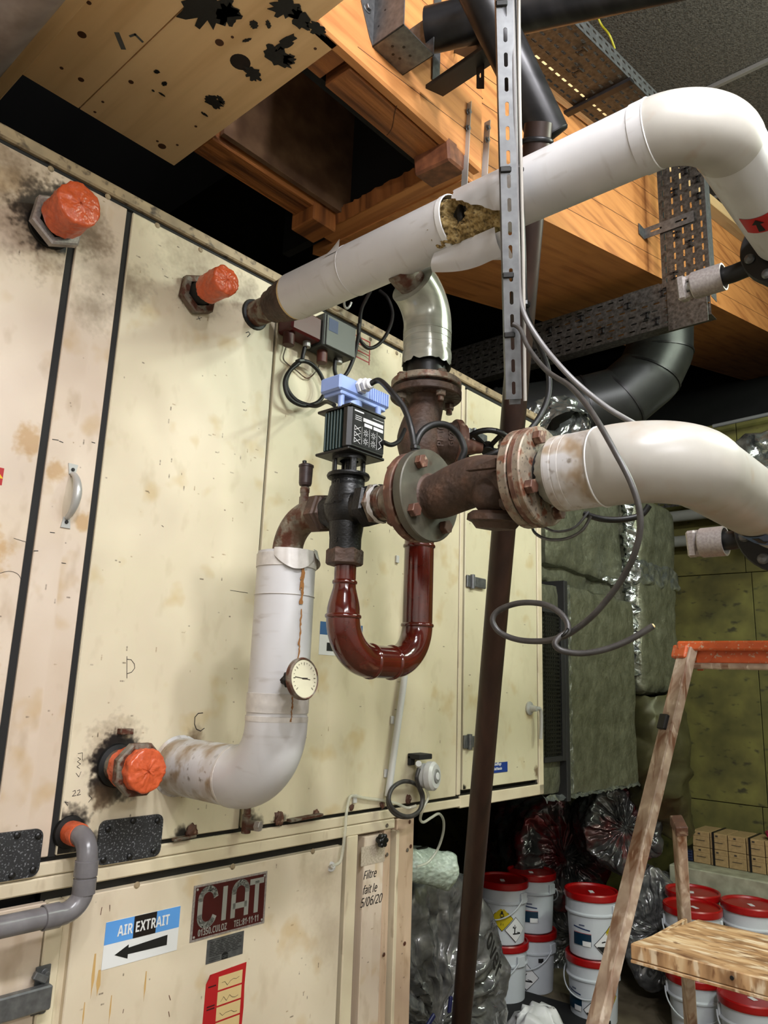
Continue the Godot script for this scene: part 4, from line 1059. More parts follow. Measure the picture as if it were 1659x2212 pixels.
	part("sheet", MB.new().prism(PackedVector2Array([X.call(0.12, 0.004), X.call(1.0, 0.0), X.call(0.985, 0.05), X.call(1.0, 0.1), X.call(0.97, 0.17), X.call(1.0, 0.25), X.call(0.0, 0.25), X.call(0.03, 0.1), X.call(0.04, 0.022), X.call(0.09, 0.012)]), Vector3.ZERO, Vector3.RIGHT, Vector3.UP, 0.0008), M.sticker_red, f)
	for k in 5:
		var p: Vector2 = X.call(0.33, 0.014 + 0.033 * k)
		part("box", MB.new().bx(Vector3(p.x, p.y, 0.0008), Vector3(p.x + fw * 0.58, p.y - 0.029, 0.0012), 0.0), M.paper, f)
		var scr := []
		for j in 7: scr.append(Vector3(p.x + fw * (0.08 + 0.07 * j), p.y - 0.012 - rng.randf_range(0.0, 0.012), 0.0012))
		part("handwriting", MB.new().stroke(scr, 0.0008), M.pencil, f)
	for k in [0.03, 0.072, 0.078, 0.118, 0.124]:
		var p: Vector2 = X.call(0.1, k)
		part("print", MB.new().stroke([Vector3(p.x, p.y, 0.0008), Vector3(p.x + fw * 0.17, p.y, 0.0008)], 0.003), plain(Color(0.2, 0.03, 0.04), 0.6), f)
	part("curled_corner", MB.new().grid(8, 2, func(u, v): return Vector3(fa.x + fw * lerpf(0.02, 0.16, u), fb.y - 0.02 + 0.014 * u + 0.006 * v, 0.001 + 0.006 * v)), plain(Color(0.35, 0.28, 0.24), 0.7), f)
	# stickers
	var st := plate_thing("warning_sticker", Vector3(0.5697, 1.9141, 0), Vector3(0.5985, 1.9503, 0), 0.001, M.sticker_red, "red sticker with a yellow triangle cut by the left edge of the frame", "sticker")
	part("triangle", MB.new().prism(PackedVector2Array([Vector2(-0.018, -0.008), Vector2(0.009, -0.006), Vector2(-0.006, 0.01)]), Vector3(0.5902, 1.9343, 0.001), Vector3.RIGHT, Vector3.UP, 0.0004), plain(Color(0.85, 0.7, 0.05), 0.5), st)
	var bs := plate_thing("blue_sticker", Vector3(2.4297, 1.234, 0), Vector3(2.5195, 1.2694, 0), 0.001, plain(Color(0.05, 0.2, 0.5), 0.5), "small blue sticker with two white lines of print low on the cabinet door", "sticker")
	text("lettering", "Soufflage", bs.position + Vector3(0.024, 0.03, 0.0015), 0.009, M.white, bs, Basis.IDENTITY, 0.8)
	text("lettering", "Hall Bassin", bs.position + Vector3(0.024, 0.014, 0.0015), 0.009, M.white, bs, Basis.IDENTITY, 0.8)
	var fl := plate_thing("direction_sign", Vector3(Vector3(1.5228, 1.6144, 0).x, Vector3(1.5228, 1.6144, 0).y, 0), Vector3(1.7018, 1.7094, 0), 0.001, M.white, "blue and white sign with a dark mark, mostly hidden behind the red-brown U pipe", "sign")
	var fp: Vector3 = fl.position
	part("blue_band", MB.new().bx(fp + Vector3(0, 0.058, 0.001), Vector3(Vector3(1.7018, 1.7094, 0).x, Vector3(1.7018, 1.7094, 0).y, 0.0014), 0.0), plain(Color(0.2, 0.36, 0.55), 0.45), fl)
	part("arrow", MB.new().bx(fp + Vector3(0.03, 0.012, 0.001), fp + Vector3(0.16, 0.036, 0.0014), 0.0), M.ink, fl)
	# red lined label high up
	var rl := thing("service_form", "red lined paper form stuck high on the unit beside the grey box", "form", Vector3(1.5651, 2.6115, 0))
	var rm := MB.new()
	var q0: Vector3 = Vector3(1.5622, 2.5595, 0)
	var q1: Vector3 = Vector3(1.6837, 2.6435, 0)
	rm.bx(Vector3(q0.x, q0.y, 0), Vector3(q0.x + 0.022, q0.y + 0.085, 0.0008), 0.0)
	for k in 4: rm.bx(Vector3(q0.x, q0.y + 0.006 + 0.024 * k, 0), Vector3(q1.x, q0.y + 0.010 + 0.024 * k, 0.0008), 0.0)
	rm.bx(Vector3(q1.x - 0.004, q0.y, 0), Vector3(q1.x, q0.y + 0.083, 0.0008), 0.0)
	part("border", rm, M.sticker_red, rl)
	for k in 3:
		var scr := []
		for j in 9: scr.append(Vector3(q0.x + 0.03 + 0.012 * j, q0.y + 0.02 + 0.024 * k + rng.randf_range(-0.004, 0.004), 0.0))
		part("handwriting", MB.new().stroke(scr, 0.0012), M.pencil, rl)
	# dark speckled cover plates
	for s in [[Vector3(0.6687, 1.1393, 0.004), Vector3(0.7766, 1.2465, 0.004), "speckled dark cover plate cut by the left edge, below the cream panels"], [Vector3(0.8991, 1.1266, 0.004), Vector3(1.0552, 1.2274, 0.004), "speckled dark cover plate with rounded corners beside the grey drain bend"]]:
		var p0: Vector3 = s[0]
		var p1: Vector3 = s[1]
		var x0 := p0.x
		var x1 := p1.x
		var ya := 1.142
		var yb := 1.232
		var t := thing("cover_plate", s[2], "cover plate", Vector3(x0, ya, 0))
		var poly := PackedVector2Array()
		for k in 4:
			var cx := x1 - 0.016 if k in [0, 3] else x0 + 0.016
			var cy := yb - 0.016 if k < 2 else ya + 0.016
			for j in 6:
				var an := PI * 0.5 * (k + j / 5.0)
				poly.append(Vector2(cx + cos(an) * 0.016, cy + sin(an) * 0.016))
		part("plate", MB.new().prism(poly, Vector3.ZERO, Vector3.RIGHT, Vector3.UP, 0.006), M.dark_plate, t)
		for q in [Vector2(0.12, 0.8), Vector2(0.5, 0.92), Vector2(0.9, 0.85), Vector2(0.5, 0.1), Vector2(0.88, 0.15), Vector2(0.1, 0.12)]:
			part("bolt", MB.new().lathe(Vector3(lerpf(x0, x1, q.x), lerpf(ya, yb, q.y), 0.006), Vector3.BACK, [Vector2(0.0065, 0), Vector2(0.0062, 0.003), Vector2(0.003, 0.005), Vector2(0, 0.005)], 14), M.black, t)
	# thermostat boxes
	var rt := thing("red_switch_box", "dark red switch box under the end of the long white pipe", "switch", Vector3(1.3453, 2.5337, 0.03))
	var rc: Vector3 = Vector3(1.3455, 2.544, 0.035)
	part("box", MB.new().box(rc + Vector3(0, 0.01, 0), Vector3(0.115, 0.075, 0.065), Basis.IDENTITY, 0.006), plain(Color(0.28, 0.03, 0.035), 0.4), rt)
	part("knob", MB.new().cyl(rc + Vector3(-0.04, -0.025, 0.0), rc + Vector3(-0.04, -0.065, 0.0), 0.017, 18), plain(Color(0.26, 0.12, 0.09), 0.5), rt)
	part("cable_gland", MB.new().cyl(rc + Vector3(0.03, -0.025, 0.0), rc + Vector3(0.03, -0.045, 0.0), 0.012, 14), M.silver_ink, rt)
	var gb := thing("grey_junction_box", "grey junction box with a blue mark beside the red lined form", "junction box", Vector3(1.472, 2.5443, 0.03))
	var gc: Vector3 = Vector3(1.4691, 2.5587, 0.04)
	part("box", MB.new().box(gc, Vector3(0.135, 0.105, 0.07), Basis.IDENTITY, 0.004), plain(Color(0.2, 0.21, 0.2), 0.45), gb)
	part("lid", MB.new().box(gc + Vector3(0.004, 0, 0.036), Vector3(0.125, 0.098, 0.006), Basis.IDENTITY, 0.002), plain(Color(0.24, 0.245, 0.235), 0.4), gb)
	part("blue_mark", MB.new().bx(gc + Vector3(-0.05, 0.0, 0.0392), gc + Vector3(-0.012, 0.04, 0.0397), 0.0), plain(Color(0.13, 0.2, 0.36), 0.5), gb)
	part("sensor_neck", MB.new().cyl(gc + Vector3(-0.035, -0.05, 0), gc + Vector3(-0.035, -0.09, 0), 0.016, 16), plain(Color(0.33, 0.17, 0.13), 0.5), gb)
	part("cable_gland", MB.new().cyl(gc + Vector3(0.035, -0.05, 0), gc + Vector3(0.035, -0.068, 0), 0.012, 14), M.silver_ink, gb)
	# pressure switch on its clip
	var pc: Vector3 = Vector3(1.9799, 1.259, 0.05)
	var ps := thing("pressure_switch", "round white pressure switch hung on a black clip low on the unit", "pressure switch", pc)
	var ax := Vector3(0.25, 0.05, 1).normalized()
	part("case", MB.new().lathe(pc - ax * 0.03, ax, [Vector2(0, 0), Vector2(0.030, 0), Vector2(0.038, 0.006), Vector2(0.038, 0.03), Vector2(0.044, 0.032), Vector2(0.044, 0.05), Vector2(0.036, 0.058), Vector2(0, 0.06)], 30), M.white_plastic, ps)
	part("dial", MB.new().lathe(pc + ax * 0.03, ax, [Vector2(0.022, -0.001), Vector2(0.02, 0.002), Vector2(0, 0.0025)], 22), plain(Color(0.5, 0.5, 0.49), 0.4), ps)
	part("dial", MB.new().lathe(pc + ax * 0.0325, ax, [Vector2(0.012, -0.001), Vector2(0.011, 0.002), Vector2(0, 0.0025)], 16), M.white, ps)
	part("gland", MB.new().cyl(pc + Vector3(-0.036, 0.032, -0.01), pc + Vector3(-0.05, 0.04, 0.0), 0.01, 12), M.white_plastic, ps)
	part("bracket", MB.new().bx(Vector3(pc.x - 0.045, pc.y + 0.05, 0), Vector3(pc.x + 0.02, pc.y + 0.066, 0.05), 0.002).bx(Vector3(pc.x - 0.045, pc.y + 0.03, 0.0), Vector3(pc.x - 0.02, pc.y + 0.06, 0.012), 0.002), M.gasket, ps)
	# slanting white conduit with its clips
	var co := thing("white_conduit", "white plastic conduit slanting down the unit behind the U pipe", "conduit", Vector3(1.8124, 1.2151, 0.02))
	part("conduit", MB.new().tube([Vector3(1.8234, 1.2075, 0.02), Vector3(1.884, 1.5505, 0.02), Vector3(1.917, 1.9887, 0.02), Vector3(1.949, 2.4543, 0.02)], 0.0105, 16), M.white_plastic, co)
	for q in [[Vector3(1.8514, 1.9372, 0.001), "white adhesive clip base left of the straight leg of the U pipe"], [Vector3(1.8513, 1.429, 0.001), "white adhesive clip base halfway down the slanting conduit, below the U pipe"], [Vector3(1.8289, 1.2718, 0.001), "white adhesive clip base at the lower end of the slanting conduit"], [Vector3(1.6953, 1.2096, 0.001), "white adhesive clip base where the clear hose bends downwards"]]:
		var p: Vector3 = q[0]
		one("clip_base", MB.new().box(p + Vector3(0, 0, 0.003), Vector3(0.014, 0.024, 0.006), Basis.IDENTITY, 0.001), M.white_plastic, q[1], "clip", "white adhesive clip bases")
	# drain cock
	var dk: Vector3 = Vector3(1.2829, 1.1863, 0.03)
	var dc := thing("drain_cock", "small brass drain cock under the lower white elbow", "valve", dk)
	part("stem", MB.new().tube([dk + Vector3(0, 0.075, -0.005), dk + Vector3(0, 0.02, -0.005)], 0.009, 14), M.rust, dc)
	part("body", MB.new().cyl(dk + Vector3(0, 0.024, -0.005), dk + Vector3(0, -0.02, -0.005), 0.012, 14).cyl(dk, dk + Vector3(0.01, 0, 0.022), 0.012, 14), M.rust, dc)
	part("cap", MB.new().hexnut(dk + Vector3(0.008, 0, 0.02), dk + Vector3(0.014, 0, 0.034), 0.013), M.alu, dc)

# collar or tape ring on a pipe
func ring(c: Vector3, axis: Vector3, r: float, w: float, th := 0.0012) -> MB:
	return MB.new().lathe(c - axis.normalized() * w * 0.5, axis, [Vector2(r, 0), Vector2(r + th, 0.0008), Vector2(r + th, w - 0.0008), Vector2(r, w)], 32)

func capped_stub(label: String, base: Vector3, tip: Vector3, rn: float, rc: float, nut_at: float, mat_nut: Material, sd: int, over_nut: bool) -> void:
	var t := thing("capped_pipe_stub", label, "pipe stub", base)
	var ax := (tip - base).normalized()
	var ln := base.distance_to(tip)
	part("grommet", MB.new().lathe(base, ax, [Vector2(rc * 1.12, -0.004), Vector2(rc * 1.05, 0.006), Vector2(rc * 0.8, 0.009)], 28), M.black, t)
	part("pipe", MB.new().cyl(base - ax * 0.01, tip - ax * 0.01, rc * 0.82, 24), M.rust if over_nut else M.gasket, t)
	var na := base + ax * ln * nut_at
	var nb := na + ax * 0.022
	var nm := MB.new().lathe(na, ax, [Vector2(rc * 0.9, 0.0), Vector2(rn * 0.93, 0), Vector2(rn, 0.003), Vector2(rn, 0.019), Vector2(rn * 0.93, 0.022), Vector2(rc * 0.98, 0.022), Vector2(rc * 0.95, 0.004)], 8 if over_nut else 6, false, 0.4)
	part("nut", nm, mat_nut, t)
	# crumpled tape over the end
	var c0 := ln * (0.42 if not over_nut else 0.30)
	var u := ax.cross(Vector3.UP).normalized()
	var w := ax.cross(u)
	var q := MB.new().grid(48, 26, func(a, b):
		var th: float = a * TAU
		var d: Vector3 = u * cos(th) + w * sin(th)
		var h: float
		var r: float
		if b < 0.6:
			h = lerpf(c0, ln, b / 0.6)
			r = rc * lerpf(0.97, 1.03, b / 0.6)
		else:
			h = ln + 0.004 * sin((b - 0.6) / 0.4 * PI * 0.5)
			r = rc * 1.03 * (1.0 - (b - 0.6) / 0.4)
		var p: Vector3 = base + ax * h + d * r
		var cr := fnl.get_noise_3dv(Vector3(cos(th) * 1.6, sin(th) * 1.6, b * 3.0 + sd)) * 0.004 + absf(fnl.get_noise_3dv(Vector3(cos(th) * 4.0, sin(th) * 4.0, b * 6.0 + sd))) * 0.0035
		return p + (d * clampf(r / rc, 0.1, 1.0) + ax * (0.0 if b < 0.6 else 0.7)) * cr, false, true)
	part("orange_tape", q, M.orange_tape, t)
	if not over_nut and sd == 5:
		part("tape_tail", MB.new().grid(8, 2, func(a, b): return base + ax * (ln * 0.62 + 0.015 * b) + (-u * 0.4 + Vector3(-0.55, 0.5, 0.2)) * (rc * 0.9 + 0.028 * a) + Vector3(0, 0.004 * sin(a * 7.0), 0)), M.orange_tape, t)

func pipes() -> void:
	var b1: Vector3 = Vector3(0.6193, 2.5197, 0)
	capped_stub("orange taped pipe stub at upper left with a pale hexagon nut and black stain", b1, Vector3(0.632, 2.5442, 0.1395) * Vector3(0, 0, 1) + Vector3(b1.x, b1.y, 0), 0.062, 0.046, 0.18, M.alu, 5, false)
	var b2: Vector3 = Vector3(1.0073, 2.5172, 0)
	capped_stub("orange taped pipe stub with a dark ring nut, beside the long white pipe's end", b2, Vector3(b2.x, b2.y, 0.135), 0.056, 0.037, 0.02, M.rust, 9, false)
	var b3: Vector3 = Vector3(0.926, 1.345, 0)
	capped_stub("orange taped pipe stub with a large brass nut at lower left, beside the white elbow", b3, Vector3(b3.x, b3.y, 0.125), 0.058, 0.043, 0.62, M.rust, 14, true)
	# square lug above the third stub
	one("hanger_lug", MB.new().box(Vector3(0.933, 1.4176, 0.01), Vector3(0.03, 0.012, 0.02), Basis.IDENTITY, 0.001), M.rust, "small dark lug on the panel above the lower orange stub", "lug")

	# grey drain bend
	var d0: Vector3 = Vector3(0.8342, 1.2172, 0)
	var dx := d0.x
	var dy := d0.y
	var yl := 1.085
	var zd := 0.085
	var r := 0.0205
	var dr := thing("drain_pipe", "grey plastic drain pipe bending down from an orange taped stub at lower left", "pipe", Vector3(dx, yl, zd))
	part("grommet", MB.new().lathe(d0, Vector3.BACK, [Vector2(0.034, -0.002), Vector2(0.032, 0.004), Vector2(0.02, 0.006)], 24), M.black, dr)
	part("orange_tape", MB.new().tube([d0, d0 + Vector3(0, 0, 0.02), d0 + Vector3(0, 0, 0.044)], [0.0225, 0.024, 0.023], 24), M.orange_tape, dr, "orange tape wrapped on the stub")
	var e1 := arc(Vector3(dx, dy - 0.04, zd - 0.04), Vector3.UP, Vector3.BACK, 0.04, 0, PI / 2, 12)
	part("bend", MB.new().tube([d0 + Vector3(0, 0, 0.02)] + e1 + [Vector3(dx, dy - 0.06, zd)], r, 24), M.grey_pvc, dr)
	part("socket", ring(Vector3(dx, dy - 0.055, zd), Vector3.UP, r, 0.03, 0.0025), M.grey_pvc, dr)
	part("socket", ring(Vector3(dx, dy - 0.088, zd), Vector3.UP, r, 0.03, 0.002), M.grey_pvc, dr)
	var e2 := arc(Vector3(dx - 0.04, yl + 0.04, zd), Vector3.RIGHT, Vector3.DOWN, 0.04, 0, PI / 2, 12)
	part("bend", MB.new().tube([Vector3(dx, dy - 0.05, zd)] + e2 + [Vector3(dx - 0.06, yl, zd)], r, 24), M.grey_pvc, dr)
	part("socket", ring(Vector3(dx - 0.062, yl, zd), Vector3.RIGHT, r, 0.032, 0.0025), M.grey_pvc, dr)
	part("pipe", MB.new().tube([Vector3(dx - 0.05, yl, zd), Vector3(-0.3, yl - 0.006, zd)], r * 0.96, 24), M.grey_pvc, dr)

	# lower insulated pipe: out of the unit, up to the three way valve
	var x := 1.086
	var y := 1.335
	var zr := 0.342
	r = 0.064
	var lp := thing("insulated_pipe", "white jacketed pipe rising on an elbow from the unit, rust runs down it", "pipe", Vector3(x, y, 0))
	part("stub_jacket", MB.new().tube([Vector3(x, y, 0), Vector3(x, y, 0.225)], r, 40), M.jacket_dirty, lp)
	part("elbow_jacket", MB.new().tube([Vector3(x, y, 0.218)] + arc(Vector3(x, y + 0.115, 0.227), Vector3.DOWN, Vector3.BACK, 0.115, 0, PI / 2, 16) + [Vector3(x, y + 0.13, zr)], r + 0.0015, 40), M.jacket, lp)
	part("riser_jacket", MB.new().tube([Vector3(x, y + 0.125, zr), Vector3(x, 1.815, zr)], r, 40, false), M.jacket, lp)
	part("riser_end", MB.new().lathe(Vector3(x, 1.81, zr), Vector3.UP, [Vector2(r, 0), Vector2(r * 0.5, 0.002), Vector2(0.02, 0.002)], 30), M.paper, lp)
	part("stub_end", MB.new().lathe(Vector3(x, y, 0.002), Vector3.BACK, [Vector2(r + 0.006, 0), Vector2(r, 0.004)], 30), M.jacket_dirty, lp)
	for q in [[Vector3(x, y, 0.22), Vector3.BACK, 0.008], [Vector3(x, y + 0.128, zr), Vector3.UP, 0.012], [Vector3(x, y + 0.16, zr), Vector3.UP, 0.04], [Vector3(x, 1.72, zr), Vector3.UP, 0.002], [Vector3(x, 1.795, zr), Vector3.UP, 0.03]]:
		part("tape_band", ring(q[0], q[1], r, q[2], 0.0022), M.tape, lp)
	# loose tape tongue at the top
	part("loose_tape", MB.new().grid(16, 6, func(a, b):
		var th: float = lerpf(-1.25, 0.25, a)
		var dir := Vector3(-0.78, 0, 0.62).rotated(Vector3.UP, -th)
		return Vector3(x, 1.818 - 0.045 * b * (0.35 + 0.65 * sin(a * PI)), zr) + dir * (r + 0.0035 + 0.006 * b * sin(a * PI) + 0.0012 * sin(a * 30.0))), M.tape, lp)
	part("loose_tape", MB.new().grid(10, 4, func(a, b):
		var th: float = lerpf(-2.4, -1.2, a)
		var dir := Vector3(-0.78, 0, 0.62).rotated(Vector3.UP, -th)
		return Vector3(x, 1.822 - 0.04 * b * (1.0 - 0.5 * a), zr) + dir * (r + 0.003 + 0.008 * b)), M.jacket_dirty, lp)
	# rust runs down the riser
	var rr := plain(Color(0.55, 0.36, 0.16), 0.6)
	var run := func(th: float, y0: float, y1: float, w: float):
		var m := MB.new()
		m.grid(2, 24, func(a, b):
			var ww: float = w * (0.3 + 0.7 * absf(fnl.get_noise_2d(b * 14.0, th * 9.0)) * 1.6)
			var t2: float = th + (a - 0.5) * ww / r + 0.05 * fnl.get_noise_1d(b * 6.0 + th)
			var dir := Vector3(sin(t2), 0, cos(t2))
			return Vector3(x, lerpf(y0, y1, b), zr) + dir * (r + 0.0026), false)
		part("rust_run", m, rr, lp)
	run.call(-0.13, 1.815, 1.70, 0.012)
	run.call(-0.19, 1.80, 1.73, 0.006)
	run.call(-0.12, 1.69, 1.58, 0.006)
	run.call(-0.25, 1.52, 1.46, 0.005)
	# thermometer on the riser
	var gc: Vector3 = Vector3(1.0243, 1.547, 0.4857)
	var gf := (Vector3(0, 1.55, 1.6) - gc).normalized()
	gf = (gf + Vector3(0.75, 0.1, 0.25)).normalized()
	var hole := Vector3(x, gc.y - 0.006, zr) + Vector3(-0.52, 0, 0.85).normalized() * r * 0.95
	var g := thing("dial_thermometer", "round dial thermometer with a rusty rim on the white riser", "thermometer", gc)
	part("stem", MB.new().tube([hole, gc - gf * 0.012], 0.008, 12), M.rust, g)
	part("insulation_hole", MB.new().grid(18, 10, func(a, b):
		var d := Vector3(cos(a * TAU) * sin(b * PI), cos(b * PI), sin(a * TAU) * sin(b * PI))
		return hole.lerp(gc, 0.3) + d * Vector3(0.024, 0.018, 0.016) * (0.8 + 0.5 * fnl.get_noise_3dv(d * 3.0)), false, true), M.black, g)
	part("case", MB.new().lathe(gc - gf * 0.014, gf, [Vector2(0, 0), Vector2(0.036, 0), Vector2(0.04, 0.004), Vector2(0.041, 0.014), Vector2(0.0385, 0.018), Vector2(0.0365, 0.0165)], 36), M.rust, g)
	var face := part("dial", MB.new().lathe(gc + gf * 0.0015, gf, [Vector2(0.037, 0), Vector2(0, 0.0005)], 36), plain(Color(0.78, 0.76, 0.66), 0.4), g)
	var gu := (Vector3.UP - gf * gf.y).normalized()
	var gr := gu.cross(gf)
	var tick := MB.new()
	for k in 19:
		var an := lerpf(-2.3, 2.3, k / 18.0)
		var dd := gu * cos(an) + gr * sin(an)
		tick.stroke([gc + gf * 0.002 + dd * 0.031, gc + gf * 0.002 + dd * (0.026 if k % 3 == 0 else 0.029)], 0.0011, gf)
	tick.stroke([gc + gf * 0.002 - gr * 0.026 + gu * 0.003, gc + gf * 0.002 + gr * 0.016 - gu * 0.002], 0.0014, gf)
	tick.stroke([gc + gf * 0.002 - gr * 0.006, gc + gf * 0.002 + gr * 0.008], 0.003, gf)
	part("needle_and_scale", tick, M.pencil, face)

	# rusty elbow with its air vent
	var yv := 1.893
	var re := thing("rusty_elbow", "rusty steel elbow between the white riser and the black valve", "pipe", Vector3(x, 1.82, zr))
	part("pipe", MB.new().tube([Vector3(x, 1.79, zr)] + arc(Vector3(x, yv - 0.075, zr + 0.075), Vector3.FORWARD, Vector3.UP, 0.075, 0, PI / 2, 14) + [Vector3(x, yv, 0.45)], 0.0335, 28), M.rust, re)
	var av: Vector3 = Vector3(1.086, 1.9253, 0.3877)
	var vent := thing("air_vent", "small brown air vent standing on the rusty elbow", "air vent", av)
	part("nipple", MB.new().cyl(av - Vector3(0, 0.03, 0), av + Vector3(0, 0.012, 0), 0.0115, 16).cyl(av + Vector3(0, 0.01, 0), av + Vector3(0, 0.03, 0), 0.0095, 14), M.rust, vent)
	part("nut", MB.new().hexnut(av + Vector3(0, 0.02, 0), av + Vector3(0, 0.034, 0), 0.011), M.rust, vent)
	part("body", MB.new().lathe(av + Vector3(0, 0.034, 0), Vector3.UP, [Vector2(0.006, 0), Vector2(0.013, 0.004), Vector2(0.0145, 0.009), Vector2(0.0155, 0.045), Vector2(0.017, 0.046), Vector2(0.017, 0.05), Vector2(0.012, 0.053), Vector2(0.0, 0.053)], 24), mottled(92, 0.03, Color(0.17, 0.12, 0.12), Color(0.25, 0.18, 0.17), 0.1, 0.45), vent)
	part("cap", MB.new().cyl(av + Vector3(-0.006, 0.085, 0), av + Vector3(-0.006, 0.094, 0), 0.005, 12), M.plastic, vent)

	# red-brown U pipe
	var xa := 1.09
	var xb := 1.327
	var zu := 0.521
	var yr := 1.672
	var u := thing("u_pipe", "glossy red-brown painted U shaped pipe below the black valve", "pipe", Vector3(1.2, 1.58, zu))
	part("leg", MB.new().tube([Vector3(xa, 1.795, zu), Vector3(xa, 1.738, zu)], 0.0225, 28), M.maroon, u)
	part("leg_top", MB.new().tube([Vector3(xa, 1.815, zu), Vector3(xa, 1.778, zu)], 0.0255, 28), M.rust_red, u)
	part("reducer", MB.new().tube([Vector3(xa, 1.742, zu), Vector3(xa, 1.73, zu), Vector3(xa, 1.715, zu), Vector3(xa, 1.70, zu), Vector3(xa, 1.688, zu), Vector3(xa, yr, zu)], [0.0225, 0.0235, 0.0275, 0.0315, 0.0335, 0.034], 32, false), M.maroon, u)
	var eb := 0.085
	part("elbow", MB.new().tube([Vector3(xa, yr + 0.004, zu)] + arc(Vector3(xa + eb, yr, zu), Vector3.LEFT, Vector3.DOWN, eb, 0, PI / 2, 16), 0.0345, 32), M.maroon, u)
	part("pipe", MB.new().tube([Vector3(xa + eb - 0.002, yr - eb, zu), Vector3(xb - eb + 0.002, yr - eb, zu)], 0.034, 32), M.maroon, u)
	part("elbow", MB.new().tube(arc(Vector3(xb - eb, yr, zu), Vector3.DOWN, Vector3.RIGHT, eb, 0, PI / 2, 16) + [Vector3(xb, yr + 0.004, zu)], 0.0345, 32), M.maroon, u)
	part("leg", MB.new().tube([Vector3(xb, yr, zu), Vector3(xb, 1.90, zu)], 0.034, 32), M.maroon, u)
	for q in [[Vector3(xa, 1.741, zu), Vector3.UP, 0.0225], [Vector3(xa, yr, zu), Vector3.UP, 0.034], [Vector3(xa + eb, yr - eb, zu), Vector3.RIGHT, 0.034], [Vector3(xb - eb, yr - eb, zu), Vector3.RIGHT, 0.034], [Vector3(xb, yr, zu), Vector3.UP, 0.034], [Vector3(xb, 1.852, zu), Vector3.UP, 0.034]]:
		var wr: float = q[2]
		part("weld_ring", MB.new().lathe(q[0] - q[1] * 0.005, q[1], [Vector2(wr, 0), Vector2(wr + 0.0028, 0.002), Vector2(wr + 0.0035, 0.005), Vector2(wr + 0.0028, 0.008), Vector2(wr, 0.01)], 28, true), M.maroon, u)

	# branch elbow in grey jacket
	var xs := 1.338
	var bp := thing("branch_elbow", "grey shiny jacketed branch elbow hanging under the long white pipe above a flange", "pipe", Vector3(xs, 2.3, zu))
	r = 0.058
	part("jacket", MB.new().tube([Vector3(xs, 2.315, zu), Vector3(xs, 2.40, zu)], r, 36, false), M.jacket_grey, bp)
	part("elbow_jacket", MB.new().tube([Vector3(xs, 2.39, zu)] + arc(Vector3(xs - 0.1, 2.40, zu), Vector3.RIGHT, Vector3.UP, 0.1, 0, 1.2, 14), r + 0.001, 36), M.jacket_grey, bp)
	part("bare_pipe", MB.new().tube(arc(Vector3(xs - 0.1, 2.40, zu), Vector3.RIGHT, Vector3.UP, 0.1, 1.1, 1.5, 8) + [Vector3(1.22, 2.51, zu)], 0.036, 24), M.rust, bp)
	part("tape_band", MB.new().grid(48, 5, func(a, b):
		var th: float = a * TAU
		return Vector3(xs, 2.333 - 0.036 * b - 0.012 * b * fnl.get_noise_2d(cos(th) * 3.0, sin(th) * 3.0), zu) + Vector3(cos(th), 0, sin(th)) * (r + 0.002 + 0.002 * fnl.get_noise_3d(cos(th) * 5.0, b * 3.0, sin(th) * 5.0)), false, true), M.jacket_grey, bp)
	for k in 3: part("tape_band", ring(Vector3(xs, 2.352 + 0.017 * k, zu), Vector3.UP, r, 0.014, 0.0008 + 0.0004 * k), M.jacket_grey, bp)
	part("bare_pipe", MB.new().tube([Vector3(xs, 2.25, zu), Vector3(xs, 2.33, zu)], 0.047, 24), M.black, bp)

	# long upper insulated pipe
	var xu := 1.205
	var yu := 2.545
	r = 0.0625
	var up := thing("insulated_pipe", "long white jacketed pipe with a torn patch of yellow wool, ending in a large bend", "pipe", Vector3(xu, yu, 0))
	part("bare_pipe", MB.new().tube([Vector3(xu, yu, -0.01), Vector3(xu, yu, 0.2)], 0.036, 24), M.rust, up)
	part("grommet", MB.new().lathe(Vector3(xu, yu, 0), Vector3.BACK, [Vector2(0.046, -0.002), Vector2(0.043, 0.006), Vector2(0.034, 0.008)], 24), M.black, up)
	part("coupling", MB.new().lathe(Vector3(xu, yu, 0.075), Vector3.BACK, [Vector2(0.036, 0), Vector2(0.046, 0.004), Vector2(0.047, 0.03), Vector2(0.052, 0.032), Vector2(0.054, 0.06), Vector2(0.058, 0.062), Vector2(0.059, 0.086), Vector2(0.036, 0.09)], 20), M.cast, up)
	part("wool_end", MB.new().lathe(Vector3(xu, yu, 0.158), Vector3.BACK, [Vector2(0.03, 0), Vector2(0.056, 0.0), Vector2(0.061, 0.005), Vector2(0.061, 0.03)], 30), M.paper, up)
	var z0 := 0.17
	var zc := 1.245
	part("jacket", MB.new().tube([Vector3(xu, yu, z0), Vector3(xu, yu, 0.395)], r, 44, false), M.jacket, up)
	part("jacket", MB.new().grid(60, 16, func(a, b):
		var th: float = a * TAU
		var d := Vector3(cos(th), sin(th), 0)
		var ze := 0.70 + 0.012 * fnl.get_noise_2d(d.x * 2.0, d.y * 2.0)
		return Vector3(xu, yu, lerpf(0.385, ze, b)) + d * (r + 0.0012), false, true), M.jacket, up)
	# torn edge beyond the wool
	part("jacket", MB.new().grid(72, 24, func(a, b):
		var th: float = a * TAU
		var d := Vector3(cos(th), sin(th), 0)
		var low := maxf(0.0, d.dot(Vector3(cos(4.35), sin(4.35), 0)))
		var side := maxf(0.0, d.dot(Vector3(cos(3.0), sin(3.0), 0)))
		var ze := 0.708 + 0.03 * side + 0.13 * low * low + 0.012 * fnl.get_noise_2d(d.x * 6.0, d.y * 6.0)
		return Vector3(xu, yu, lerpf(ze, 1.135, b)) + d * (r + 0.004 * side * (1.0 - b) * (1.0 - b)), false, true), M.jacket, up)
